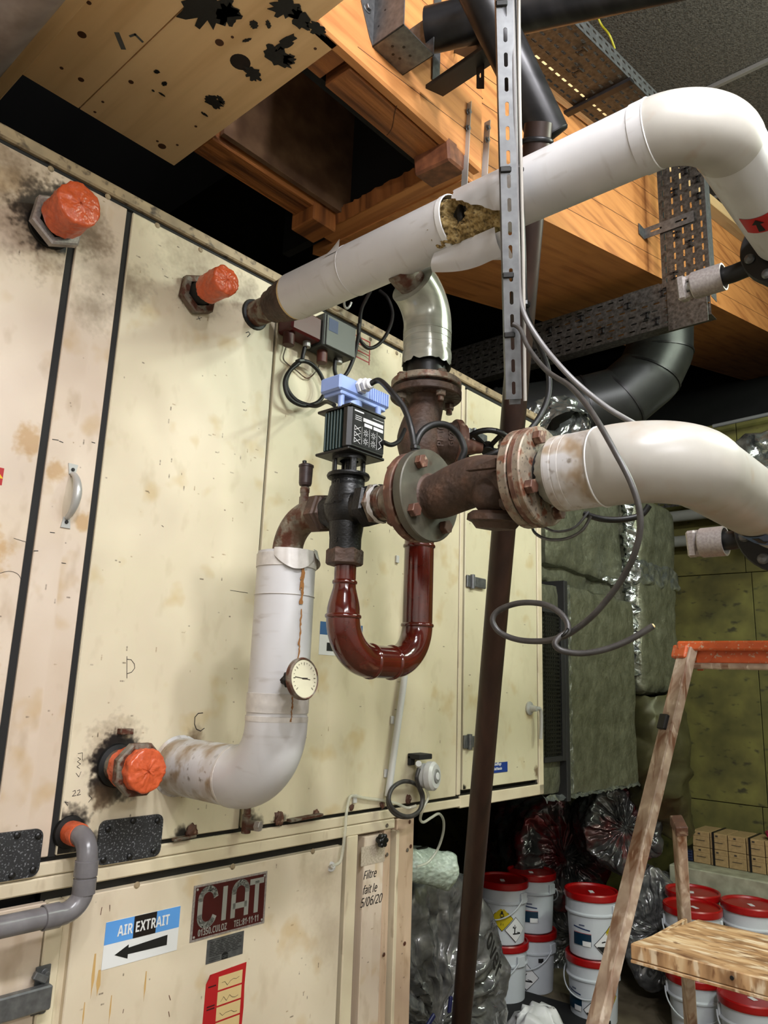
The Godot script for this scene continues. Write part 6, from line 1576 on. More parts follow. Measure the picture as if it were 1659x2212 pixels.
func cables() -> void:
	var gcab := mottled(95, 0.03, Color(0.17, 0.16, 0.155), Color(0.26, 0.25, 0.24), 0.2, 0.45)
	var lcab := plain(Color(0.42, 0.41, 0.41), 0.4)
	# three cables strapped to the channel, then splaying to the right
	cable("cable", [Vector3(0.9908, 2.8438, 0.9798), Vector3(1.0403, 2.6708, 0.9544), Vector3(1.1048, 2.4864, 0.9188), Vector3(1.1492, 2.3586, 0.895), Vector3(1.1781, 2.2758, 0.8843), Vector3(1.1977, 2.2017, 0.9121), Vector3(1.2148, 2.1203, 0.9654), Vector3(1.2471, 2.0641, 1.0133), Vector3(1.2819, 2.0381, 1.0434), Vector3(1.3319, 2.0252, 1.0642)], 0.0052, lcab, "light grey cable from the channel passing behind the stained white pipe")
	var k1 := one("cable", MB.new().tube(spline([Vector3(1.0195, 2.8762, 0.9689), Vector3(1.0664, 2.6947, 0.9454), Vector3(1.1252, 2.5414, 0.9138), Vector3(1.1719, 2.4114, 0.8919), Vector3(1.206, 2.2953, 0.8758), Vector3(1.2468, 2.2644, 0.8651), Vector3(1.2956, 2.2274, 0.8611), Vector3(1.32, 2.1944, 0.8619), Vector3(1.3126, 2.1443, 0.8676), Vector3(1.2868, 2.0958, 0.8688), Vector3(1.2526, 2.0484, 0.8609), Vector3(1.2111, 2.0109, 0.8482), Vector3(1.1817, 1.9864, 0.8227), Vector3(1.1792, 1.9788, 0.7867), Vector3(1.2053, 1.9833, 0.7406)], 7), 0.0062, 10), M.rubber, "dark cable hanging in a bow beside the post and running back to the handwheel", "cable")
	part("clip", MB.new().box(Vector3(1.2029, 2.291, 0.8787), Vector3(0.017, 0.014, 0.016), Basis.IDENTITY, 0.003), M.plastic, k1)
	part("clip", MB.new().box(Vector3(1.1222, 2.5336, 0.9155), Vector3(0.017, 0.011, 0.014), Basis.IDENTITY, 0.003), M.plastic, k1)
	cable("cable", [Vector3(1.0141, 2.8627, 0.9814), Vector3(1.0648, 2.6486, 0.9513), Vector3(1.1229, 2.4757, 0.92), Vector3(1.1636, 2.3645, 0.8977), Vector3(1.1964, 2.2452, 0.8792), Vector3(1.234, 2.1009, 0.8577)], 0.0036, plain(Color(0.62, 0.6, 0.57), 0.4), "thin pale conductor hanging straight down beside the channel")
	cable("cable", [Vector3(1.166, 2.2351, 0.8727), Vector3(1.1696, 2.2205, 0.8871), Vector3(1.1544, 2.1687, 0.9142), Vector3(1.134, 2.1046, 0.9622), Vector3(1.0969, 2.0487, 1.025), Vector3(1.0498, 1.9926, 1.0765), Vector3(0.9991, 1.9343, 1.1233), Vector3(0.9778, 1.8776, 1.1574), Vector3(0.9724, 1.8288, 1.1811), Vector3(0.9781, 1.7895, 1.1896), Vector3(0.9843, 1.7587, 1.1864), Vector3(0.994, 1.7243, 1.1703), Vector3(1.0057, 1.6888, 1.1409), Vector3(1.0108, 1.6528, 1.1039), Vector3(1.0132, 1.6286, 1.0679), Vector3(1.0152, 1.6196, 1.0441), Vector3(1.0218, 1.6155, 1.0117), Vector3(1.0245, 1.618, 0.9696), Vector3(1.0205, 1.6296, 0.9384), Vector3(1.0178, 1.6485, 0.9263), Vector3(1.0216, 1.6647, 0.9359), Vector3(1.0227, 1.6744, 0.971), Vector3(1.0192, 1.6718, 1.0123), Vector3(1.0144, 1.6605, 1.0415), Vector3(1.0092, 1.6432, 1.0606), Vector3(1.0037, 1.628, 1.0648), Vector3(0.9927, 1.6194, 1.0573), Vector3(0.9861, 1.6084, 1.054), Vector3(0.9908, 1.5995, 1.0639), Vector3(1.0004, 1.5968, 1.0891), Vector3(1.0124, 1.6033, 1.1199), Vector3(1.0225, 1.6171, 1.1511), Vector3(1.03, 1.6357, 1.181)], 0.0046, gcab, "long grey cable crossing the stained pipe, hanging in a loop with a cut end")
	one("cable_end", MB.new().cyl(Vector3(1.0299, 1.6353, 1.1804), Vector3(1.0304, 1.6366, 1.1825), 0.0032, 12), M.paper, "pale cut end of the looped grey cable", "cable end")
	one("cable_tie", MB.new().tube(arc(Vector3(0.9993, 1.6251, 1.0604), Vector3(0.5, 0.6, 0.3).normalized(), Vector3(-0.4, 0.1, 0.6).normalized(), 0.0085, 0, TAU, 16), 0.0022, 8), M.plastic, "black cable tie holding the hanging loop of grey cable", "cable tie")
	# black supply cables of the actuator and boxes
	var bc: Material = M.rubber
	cable("cable", [Vector3(1.082, 2.156, 0.578), Vector3(1.085, 2.158, 0.60), Vector3(1.0545, 2.1096, 0.6607), Vector3(1.0553, 2.0693, 0.6941), Vector3(1.0504, 2.0204, 0.7185), Vector3(1.0537, 1.9832, 0.725), Vector3(1.0581, 1.9661, 0.7243)], 0.0062, bc, "black cable curving from the white gland of the blue terminal box down to the flange")
	cable("cable", [Vector3(1.0655, 1.969, 0.7181), Vector3(1.062, 1.9906, 0.7214), Vector3(1.073, 2.0184, 0.7276), Vector3(1.1008, 2.0389, 0.7347), Vector3(1.1345, 2.0438, 0.7432), Vector3(1.1605, 2.0281, 0.7515), Vector3(1.1723, 2.0015, 0.7559), Vector3(1.1724, 1.978, 0.7482), Vector3(1.1874, 1.977, 0.7645)], 0.0068, bc, "black cable arching over the green flange like a hoop")
	one("cable_tie", MB.new().box(Vector3(1.0567, 1.9821, 0.7249), Vector3(0.018, 0.012, 0.016), Basis.IDENTITY, 0.003), M.plastic, "black cable tie above the green flange where two black cables meet", "cable tie")
	cable("cable", [Vector3(1.1336, 2.0419, 0.5729), Vector3(1.1601, 2.0428, 0.572), Vector3(1.1985, 2.0646, 0.5607), Vector3(1.2455, 2.1083, 0.5356)], 0.005, bc, "short black cable behind the actuator running to the upright brown valve")
	cable("cable", [Vector3(1.3731, 2.5207, 0.035), Vector3(1.3682, 2.4762, 0.03), Vector3(1.361, 2.4518, 0.03), Vector3(1.3198, 2.4058, 0.03), Vector3(1.3057, 2.3643, 0.03), Vector3(1.3222, 2.3235, 0.035), Vector3(1.3717, 2.3152, 0.04), Vector3(1.4304, 2.3446, 0.04), Vector3(1.4582, 2.3955, 0.035), Vector3(1.4366, 2.4414, 0.03), Vector3(1.3881, 2.4584, 0.03), Vector3(1.3525, 2.4441, 0.02), Vector3(1.3257, 2.3994, 0.018), Vector3(1.3238, 2.3585, 0.02), Vector3(1.3565, 2.3269, 0.03), Vector3(1.3985, 2.3175, 0.06), Vector3(1.3871, 2.3132, 0.12), Vector3(1.3419, 2.2718, 0.2)], 0.0062, bc, "black cable coiled on the unit below the red switch box")
	one("cable_tie", MB.new().box(Vector3(1.3575, 2.4505, 0.03), Vector3(0.024, 0.012, 0.02), Basis(Vector3.BACK, 0.4), 0.003), M.plastic, "black cable tie at the top of the coil below the red switch box", "cable tie")
	cable("cable", [Vector3(1.4909, 2.5028, 0.04), Vector3(1.4896, 2.4645, 0.04), Vector3(1.5069, 2.4447, 0.04), Vector3(1.5299, 2.4636, 0.05), Vector3(1.5555, 2.5296, 0.055), Vector3(1.5764, 2.6171, 0.05), Vector3(1.5925, 2.7036, 0.04), Vector3(1.6323, 2.7661, 0.02), Vector3(1.6944, 2.8368, -0.02)], 0.0062, bc, "black cable looping from the grey junction box up behind the white pipe")
	cable("cable", [Vector3(1.5745, 2.6482, 0.05), Vector3(1.5795, 2.6025, 0.05), Vector3(1.6217, 2.5834, 0.05), Vector3(1.6752, 2.6194, 0.05), Vector3(1.7234, 2.6888, 0.045), Vector3(1.7558, 2.7639, 0.03), Vector3(1.7517, 2.8255, 0.01), Vector3(1.7404, 2.8603, -0.02)], 0.006, bc, "black cable hanging in a bow over the unit's top edge")
	cable("capillary_tube", [Vector3(1.3037, 2.5147, 0.03), Vector3(1.3196, 2.4931, 0.01), Vector3(1.3123, 2.4519, 0.008), Vector3(1.3293, 2.4397, 0.006), Vector3(1.3645, 2.4296, 0.008), Vector3(1.4079, 2.419, 0.01), Vector3(1.4431, 2.4562, 0.01), Vector3(1.4468, 2.4849, 0.02), Vector3(1.4385, 2.4942, 0.03)], 0.002, M.rust, "thin brown capillary tube hanging between the red switch box and the grey box", "capillary tube")
	# coil under the pressure switch
	cable("cable", [Vector3(1.9199, 1.2858, 0.06), Vector3(1.9096, 1.2592, 0.06), Vector3(1.9345, 1.2291, 0.05), Vector3(1.9583, 1.1925, 0.045), Vector3(1.9373, 1.1583, 0.05), Vector3(1.8758, 1.1491, 0.055), Vector3(1.8225, 1.1694, 0.05), Vector3(1.7993, 1.2021, 0.045), Vector3(1.8203, 1.2339, 0.04), Vector3(1.8776, 1.2479, 0.035), Vector3(1.9367, 1.2355, 0.035), Vector3(1.9664, 1.2049, 0.04), Vector3(1.9569, 1.1694, 0.045), Vector3(1.9107, 1.1475, 0.05), Vector3(1.8425, 1.1531, 0.05), Vector3(1.8104, 1.1784, 0.04), Vector3(1.8177, 1.206, 0.025)], 0.0065, gcab, "dark cable coil hanging below the round white pressure switch")
	# clear hoses
	cable("clear_hose", [Vector3(1.5971, 1.0441, 0.02), Vector3(1.6257, 1.0496, 0.02), Vector3(1.6353, 1.0699, 0.02), Vector3(1.6429, 1.1237, 0.02), Vector3(1.6505, 1.1715, 0.015), Vector3(1.6645, 1.2108, 0.01), Vector3(1.6813, 1.2195, 0.01), Vector3(1.7353, 1.2085, 0.01), Vector3(1.8079, 1.1958, 0.01), Vector3(1.8705, 1.1825, 0.012), Vector3(1.9171, 1.1658, 0.02), Vector3(1.9377, 1.1732, 0.04)], 0.0045, M.clear, "clear plastic hose running from the lower panel along the foot of the unit", "hose")
	cable("clear_hose", [Vector3(1.9694, 1.2237, 0.05), Vector3(1.9886, 1.194, 0.045), Vector3(1.9726, 1.1632, 0.04), Vector3(1.9827, 1.128, 0.02), Vector3(2.0059, 1.1139, 0.015), Vector3(2.0525, 1.1222, 0.01), Vector3(2.0915, 1.1296, 0.01), Vector3(2.1438, 1.1015, -0.01), Vector3(2.1691, 1.0552, -0.03), Vector3(2.1664, 1.0016, -0.05), Vector3(2.1302, 0.9661, -0.06), Vector3(2.0695, 0.9606, -0.06)], 0.0045, M.clear, "clear plastic hose looping down over the dark gap to the roll of bubble wrap", "hose")
	var hn := thing("hose_nipple", "round white hose nipple on the lower panel at the end of the clear hose", "hose fitting", Vector3(1.6137, 1.037, 0))
	part("flange", MB.new().cyl(Vector3(1.6137, 1.037, 0), Vector3(1.6097, 1.0383, 0.004), 0.013, 20), M.white_plastic, hn)
	part("nipple", MB.new().cyl(Vector3(1.6097, 1.0383, 0.004), Vector3(1.6005, 1.044, 0.022), 0.006, 14), M.white_plastic, hn)
	# thin wires under the right flange
	cable("wire", [Vector3(1.1473, 1.8404, 0.9197), Vector3(1.1484, 1.813, 0.9272), Vector3(1.1494, 1.7981, 0.954), Vector3(1.1525, 1.797, 0.9877), Vector3(1.149, 1.8078, 1.0181), Vector3(1.154, 1.8311, 1.0314)], 0.0028, M.galv, "thin grey wire loop under the rusty flange at right")
	cable("wire", [Vector3(1.1803, 1.8316, 0.9229), Vector3(1.1812, 1.8179, 0.95), Vector3(1.1839, 1.8213, 0.9848), Vector3(1.1958, 1.8499, 1.0075)], 0.0024, M.galv, "second thinner wire hanging inside the loop under the rusty flange")
	cable("cable", [Vector3(1.2002, 1.8479, 0.9964), Vector3(1.204, 1.8359, 1.0273), Vector3(1.2187, 1.8342, 1.0585), Vector3(1.2383, 1.8431, 1.0833), Vector3(1.2443, 1.8591, 1.0954)], 0.0055, bc, "short black cable passing under the stained white pipe")

func crumple(p: Vector3, f: float, a: float) -> Vector3:
	return p + Vector3(fnl.get_noise_3dv(p * f), fnl.get_noise_3dv(p * f + Vector3(31, 0, 0)), fnl.get_noise_3dv(p * f + Vector3(0, 47, 0))) * a

# soft-edged box of wrapped duct
func soft_box(c: Vector3, s: Vector3, rnd: float, f: float, amp: float, n := 30) -> MB:
	var mb := MB.new()
	var h := s * 0.5
	for k in 6:
		var w: Vector3 = [Vector3.RIGHT, Vector3.UP, Vector3.BACK][k % 3] * (1.0 if k < 3 else -1.0)
		var u: Vector3 = [Vector3.UP, Vector3.BACK, Vector3.RIGHT][k % 3]
		var v: Vector3 = w.cross(u)
		mb.grid(n, n, func(a, b):
			var q: Vector3 = w + u * (a * 2.0 - 1.0) + v * (b * 2.0 - 1.0)
			var p: Vector3 = q * h
			var inner := p.clamp(-h + Vector3.ONE * rnd, h - Vector3.ONE * rnd)
			p = inner + (p - inner).normalized() * rnd
			return crumple(c + p, f, amp))
	return mb

func ducts() -> void:
	# box duct on the end of the unit
	var t := thing("box_duct", "dull green foil faced box duct joined to the right end of the unit", "duct", Vector3(3.3, 1.1, -0.4))
	part("collar", soft_box(Vector3(2.89, 1.55, -0.42), Vector3(0.2, 0.86, 0.8), 0.02, 5.0, 0.01, 20), M.foil_dull, t)
	part("insulated_box", soft_box(Vector3(3.345, 1.545, -0.42), Vector3(0.70, 0.88, 0.84), 0.02, 4.0, 0.014, 30), M.foil_dull, t)
	part("flange_edge", MB.new().bx(Vector3(2.955, 1.09, -0.85), Vector3(2.985, 2.0, 0.012), 0.003), M.gasket, t)
	part("foil_edge", MB.new().grid(4, 60, func(a, b): return crumple(Vector3(2.988 + 0.03 * a, lerpf(1.12, 1.985, b), 0.006), 40.0, 0.008)), M.foil, t)
	part("bottom_foil", MB.new().grid(60, 4, func(a, b): return crumple(Vector3(lerpf(2.8, 3.7, a), 1.10 + 0.02 * b, 0.004 - 0.02 * b), 30.0, 0.012)), M.foil, t)
	part("grille", MB.new().slots(Vector3(2.80, 1.27, 0.0), Vector3.RIGHT, Vector3.UP, Vector2(0.15, 0.58), 10, 36, Vector2(0.010, 0.010), 0.003), M.iron, t)
	part("grille_frame", MB.new().bx(Vector3(2.788, 1.25, -0.012), Vector3(2.96, 1.27, 0.006)).bx(Vector3(2.788, 1.85, -0.012), Vector3(2.96, 1.87, 0.006)).bx(Vector3(2.93, 1.25, -0.012), Vector3(2.96, 1.87, 0.008)), M.gasket, t)
	# foil wrapped riser behind it
	var r := thing("foil_riser", "tall foil wrapped duct rising behind the box duct, with a bright crumpled tape seam", "duct", Vector3(4.0, 1.5, -0.3))
	part("riser", soft_box(Vector3(4.05, 2.05, -0.36), Vector3(0.52, 1.06, 0.72), 0.05, 3.0, 0.03, 30), M.foil_dull, r)
	part("tape_seam", MB.new().grid(6, 90, func(a, b): return crumple(Vector3(3.79 - 0.03 * sin(a * PI), lerpf(1.62, 2.56, b), -0.02 - 0.07 * a), 26.0, 0.03)), M.foil, r)
	part("tape_collar", soft_box(Vector3(4.05, 2.15, -0.36), Vector3(0.545, 0.14, 0.745), 0.03, 9.0, 0.02, 24), M.foil, r)
	var hz := thing("horizontal_duct", "dark wrapped duct running back from the foil riser above the box duct", "duct", Vector3(3.5, 2.1, -0.6))
	part("duct", soft_box(Vector3(3.42, 2.33, -0.75), Vector3(0.8, 0.5, 1.3), 0.04, 3.0, 0.025, 24), M.foil_dull, hz)
	part("duct", soft_box(Vector3(3.35, 2.075, -0.6), Vector3(0.9, 0.14, 0.9), 0.03, 5.0, 0.03, 20), M.foil_dull, hz)
	part("foil_patch", MB.new().grid(8, 8, func(a, b): return crumple(Vector3(3.5012, 2.0491, -0.0386) + Vector3(-0.06 + 0.12 * a, 0.03 * b, 0.06 * a), 20.0, 0.02)), M.foil, hz)
	# soft duct hanging below
	var sd := thing("soft_duct", "slack olive insulated duct sagging beside the box duct, behind the ladder", "duct", Vector3(4.0, 1.1, -0.25))
	var sp := spline([Vector3(4.003, 1.5238, -0.0841), Vector3(3.9959, 1.3831, -0.0621), Vector3(4.0367, 1.1942, -0.0796), Vector3(4.1437, 0.9992, -0.102), Vector3(4.3178, 0.7909, -0.1307)], 6)
	var pp := sp
	part("duct", MB.new().grid(32, 24, func(a, b):
		var k: float = b * (pp.size() - 1)
		var i := mini(int(k), pp.size() - 2)
		var c: Vector3 = pp[i].lerp(pp[i + 1], k - i)
		var rr: float = 0.13 + 0.05 * sin(b * PI)
		return crumple(c + Vector3(cos(a * TAU), 0.15 * sin(a * TAU * 2.0), sin(a * TAU)) * rr, 5.0, 0.05), false, true), tex_mat(ramp_img(grey(96, 0.02), [[0, Color(0.22, 0.21, 0.12)], [1, Color(0.32, 0.31, 0.19)]], 256, 256), 0.5, 0.45, 0.3), sd)
	# grey round duct with gored elbow
	var g := thing("round_duct", "dark grey round duct with a segmented elbow below the level cable tray", "duct", Vector3(3.3272, 3.2092, 0.3378))
	var gm := mottled(97, 0.02, Color(0.15, 0.155, 0.155), Color(0.2, 0.205, 0.2), 0.6, 0.42, 0.45)
	var gp := [Vector3(3.3158, 3.2695, 0.3451), Vector3(3.3244, 3.1099, 0.3322), Vector3(3.2913, 2.9929, 0.2871), Vector3(3.2249, 2.8818, 0.1761), Vector3(3.1456, 2.8451, 0.045), Vector3(3.0702, 2.8319, -0.1047), Vector3(2.9791, 2.8183, -0.3334)]
	var gr := 0.152
	for k in gp.size() - 1:
		# each gore a short mitred drum
		var a: Vector3 = gp[k]
		var b: Vector3 = gp[k + 1]
		part("gore", MB.new().tube([a, b], gr, 36), gm, g)
		part("seam", ring(b, b - a, gr, 0.012, 0.004), M.dark_steel, g)
	for k in range(1, gp.size() - 1): part("knuckle", MB.new().ball(gp[k], gr * 0.995, Vector3.ONE, 32, 20), gm, g)
	# foil flexible end by the post
	one("foil_hose", MB.new().grid(36, 20, func(a, b):
		var c: Vector3 = Vector3(2.8836, 2.754, -0.0011).lerp(Vector3(2.8607, 2.6421, 0.0895), b)
		return crumple(c + (Vector3(0.3, 0.9, 0.3) * cos(a * TAU) + Vector3(0.7, 0, 0.7) * sin(a * TAU)) * 0.1, 16.0, 0.025), false, true), M.foil, "crumpled silver foil duct end beside the leaning post", "duct")
	# far pipes on the back wall
	for q in [[Vector3(4.6, 2.6016, -0.157), Vector3(4.6, 2.534, 0.4245), 0.034, "upper of two pale grey pipes on the back wall behind the stained pipe"], [Vector3(4.6, 2.4436, -0.1643), Vector3(4.6, 2.4482, 0.4186), 0.034, "lower of two pale grey pipes on the back wall behind the silver valve stem"]]:
		var a: Vector3 = q[0]
		one("wall_pipe", MB.new().tube([Vector3(4.6, a.y, a.z - 0.6), Vector3(4.6, a.y, 1.2)], q[2], 20), plain(Color(0.52, 0.53, 0.49), 0.4), q[3], "pipe", "pale pipes on the back wall")
	var ts := thing("small_tray", "short dark perforated tray above the pale pipes on the back wall", "cable tray", Vector3(4.6, 2.68, 0.1))
	part("plate", MB.new().slots(Vector3(4.58, 2.66, -0.2), Vector3.BACK, Vector3.UP, Vector2(1.0, 0.08), 20, 2, Vector2(0.03, 0.012), 0.002), M.tray, ts)
	one("wall_conduit", MB.new().tube([Vector3(4.6, 3.138, 0.1541), Vector3(4.6, 3.1525, 0.5693)], 0.012, 10), plain(Color(0.42, 0.42, 0.42), 0.45), "thin grey conduit in the dark above the stained pipe, right edge", "conduit")
	one("foil_duct_corner", soft_box(Vector3(4.2684, 2.6742, 0.5944), Vector3(0.4, 0.42, 0.4), 0.08, 6.0, 0.04, 20), M.foil, "bright foil wrapped duct corner at the right edge above the lower pipe", "duct")

# thin print bent round a bucket: rectangle in arc length u and height v, turned by (e1, e2)
func wrap_patch(r: float, a0: float, cy: float, e1: Vector2, e2: Vector2, lift: float, n := 8) -> MB:
	return MB.new().grid(n, n, func(a, b):
		var q: Vector2 = e1 * (a * 2.0 - 1.0) + e2 * (b * 2.0 - 1.0)
		var th: float = a0 + q.x / r
		return Vector3(cos(th) * (r + lift), cy + q.y, sin(th) * (r + lift)))

func wrap_line(r: float, a0: float, cy: float, pts: Array, w: float, lift: float) -> MB:
	var mb := MB.new()
	for k in pts.size() - 1:
		var p: Vector2 = pts[k]
		var q: Vector2 = pts[k + 1]
		var d := (q - p).normalized()
		var nn := Vector2(-d.y, d.x) * w * 0.5
		mb.grid(4, 1, func(a, b):
			var s: Vector2 = p.lerp(q, a) + nn * (b * 2.0 - 1.0)
			var th: float = a0 + s.x / r
			return Vector3(cos(th) * (r + lift), cy + s.y, sin(th) * (r + lift)))
	return mb

func make_bucket() -> Node3D:
	var t := thing("bucket", "white plastic bucket with a red lid", "bucket", Vector3.ZERO)
	part("body", MB.new().lathe(Vector3.ZERO, Vector3.UP, [Vector2(0, 0.004), Vector2(0.103, 0.0), Vector2(0.108, 0.005), Vector2(0.117, 0.185), Vector2(0.126, 0.19), Vector2(0.1275, 0.197), Vector2(0.119, 0.203), Vector2(0.121, 0.257), Vector2(0.123, 0.262)], 44), M.bucket, t)
	part("lid", MB.new().lathe(Vector3.ZERO, Vector3.UP, [Vector2(0.122, 0.255), Vector2(0.1305, 0.256), Vector2(0.132, 0.262), Vector2(0.132, 0.283), Vector2(0.128, 0.289), Vector2(0.121, 0.287), Vector2(0.117, 0.279), Vector2(0, 0.281)], 44), M.lid, t)
	part("lid_label", MB.new().box(Vector3(-0.02, 0.282, 0.01), Vector3(0.04, 0.001, 0.022), Basis(Vector3.UP, 0.7), 0.0), M.white, t)
	for s in [-1.0, 1.0]:
		part("handle_lug", MB.new().box(Vector3(0, 0.215, 0.124 * s), Vector3(0.05, 0.05, 0.012), Basis.IDENTITY, 0.003), M.bucket, t)
	var hp := []
	for k in 21:
		var a := PI * k / 20.0
		hp.append(Vector3(-0.1 * sin(a) - 0.025, 0.215 - 0.1 * sin(a), 0.133 * cos(a)))
	part("handle", MB.new().tube(hp, 0.0035, 8), M.bucket, t)
	return t

# print on a bucket side: a0 is the direction round the bucket
func product_label(t: Node3D, a0: float) -> void:
	var r := 0.1155
	part("teal_panel", wrap_patch(r, a0, 0.085, Vector2(0.045, 0), Vector2(0, 0.026), 0.001), plain(Color(0.03, 0.16, 0.24), 0.4), t)
	part("white_spot", wrap_patch(r, a0 - 0.2, 0.069, Vector2(0.02, 0), Vector2(0, 0.011), 0.0016), M.white, t)
	part("blue_line", wrap_line(r, a0, 0.13, [Vector2(0.045, 0.008), Vector2(-0.04, -0.002)], 0.005, 0.0015), plain(Color(0.06, 0.16, 0.34), 0.4), t)
	part("print", wrap_line(r, a0, 0.147, [Vector2(0.014, 0), Vector2(-0.014, 0)], 0.006, 0.0015), plain(Color(0.3, 0.33, 0.42), 0.5), t)
	part("red_line", wrap_line(r, a0, 0.113, [Vector2(0.045, 0), Vector2(-0.045, 0)], 0.002, 0.0014), M.sticker_red, t)

func diamond(t: Node3D, a0: float, cy: float, s: float, fill: Material, kind: String) -> void:
	var r := 0.114
	part("hazard_border", wrap_patch(r, a0, cy, Vector2(s * 0.5, s * 0.5) * 1.06, Vector2(-s * 0.5, s * 0.5) * 1.06, 0.0012), M.ink, t)
	part("hazard_diamond", wrap_patch(r, a0, cy, Vector2(s * 0.5, s * 0.5), Vector2(-s * 0.5, s * 0.5), 0.002), fill, t)
	if kind == "flame":
		var ring_p := []
		for k in 13: ring_p.append(Vector2(cos(TAU * k / 12) * s * 0.16, s * 0.3 + sin(TAU * k / 12) * s * 0.16))
		part("hazard_print", wrap_line(r, a0, cy, ring_p, s * 0.07, 0.0028), M.ink, t)
		part("hazard_print", wrap_patch(r, a0, cy + s * 0.5, Vector2(s * 0.09, 0), Vector2(0, s * 0.14), 0.003, 3), M.ink, t)
		part("hazard_print", wrap_line(r, a0, cy + s * 0.08, [Vector2(-s * 0.18, 0), Vector2(s * 0.18, 0)], s * 0.06, 0.0028), M.ink, t)
		part("hazard_number", wrap_line(r, a0, cy - s * 0.5, [Vector2(s * 0.14, s * 0.12), Vector2(s * 0.06, s * 0.12), Vector2(s * 0.06, s * 0.05), Vector2(s * 0.14, 0.0), Vector2(s * 0.06, -s * 0.04)].map(func(v): return Vector2(-v.x, v.y) if false else v), s * 0.03, 0.0028), M.ink, t)
		part("hazard_number", wrap_line(r, a0, cy - s * 0.5, [Vector2(-s * 0.1, s * 0.12), Vector2(-s * 0.1, -s * 0.04)], s * 0.035, 0.0028), M.ink, t)
	elif kind == "tree":
		var x := s
		for q in [[Vector2(0.12, -0.3), Vector2(0.1, 0.1)], [Vector2(0.1, 0.05), Vector2(0.26, 0.3)], [Vector2(0.1, 0.1), Vector2(0.1, 0.42)], [Vector2(0.1, 0.06), Vector2(-0.04, 0.26)], [Vector2(0.2, 0.18), Vector2(0.3, 0.2)], [Vector2(-0.42, -0.26), Vector2(-0.1, -0.2)], [Vector2(0.3, -0.33), Vector2(-0.5, -0.33)]]:
			part("hazard_print", wrap_line(r, a0, cy, [q[0] * x * -1.0 * Vector2(-1, -1), q[1] * x], x * (0.11 if q[0].x > 0.11 else 0.06), 0.0028), M.ink, t)
	elif kind == "corrosive":
		part("hazard_half", wrap_line(r, a0, cy - s * 0.18, [Vector2(s * 0.78, 0), Vector2(-s * 0.78, 0)], s * 0.1, 0.0026), M.ink, t)
		for k in 9:
			var y := -0.24 - 0.085 * k
			var wd := 0.98 + y
			part("hazard_half", wrap_line(r, a0, cy + s * y, [Vector2(s * wd, 0), Vector2(-s * wd, 0)], s * 0.09, 0.0026), M.ink, t)
		part("hazard_print", wrap_line(r, a0, cy + s * 0.2, [Vector2(s * 0.4, 0.0), Vector2(s * 0.05, s * 0.06)], s * 0.1, 0.0028), M.ink, t)
		part("hazard_print", wrap_line(r, a0, cy + s * 0.1, [Vector2(-s * 0.45, 0.0), Vector2(-s * 0.05, -s * 0.06)], s * 0.08, 0.0028), M.pencil, t)

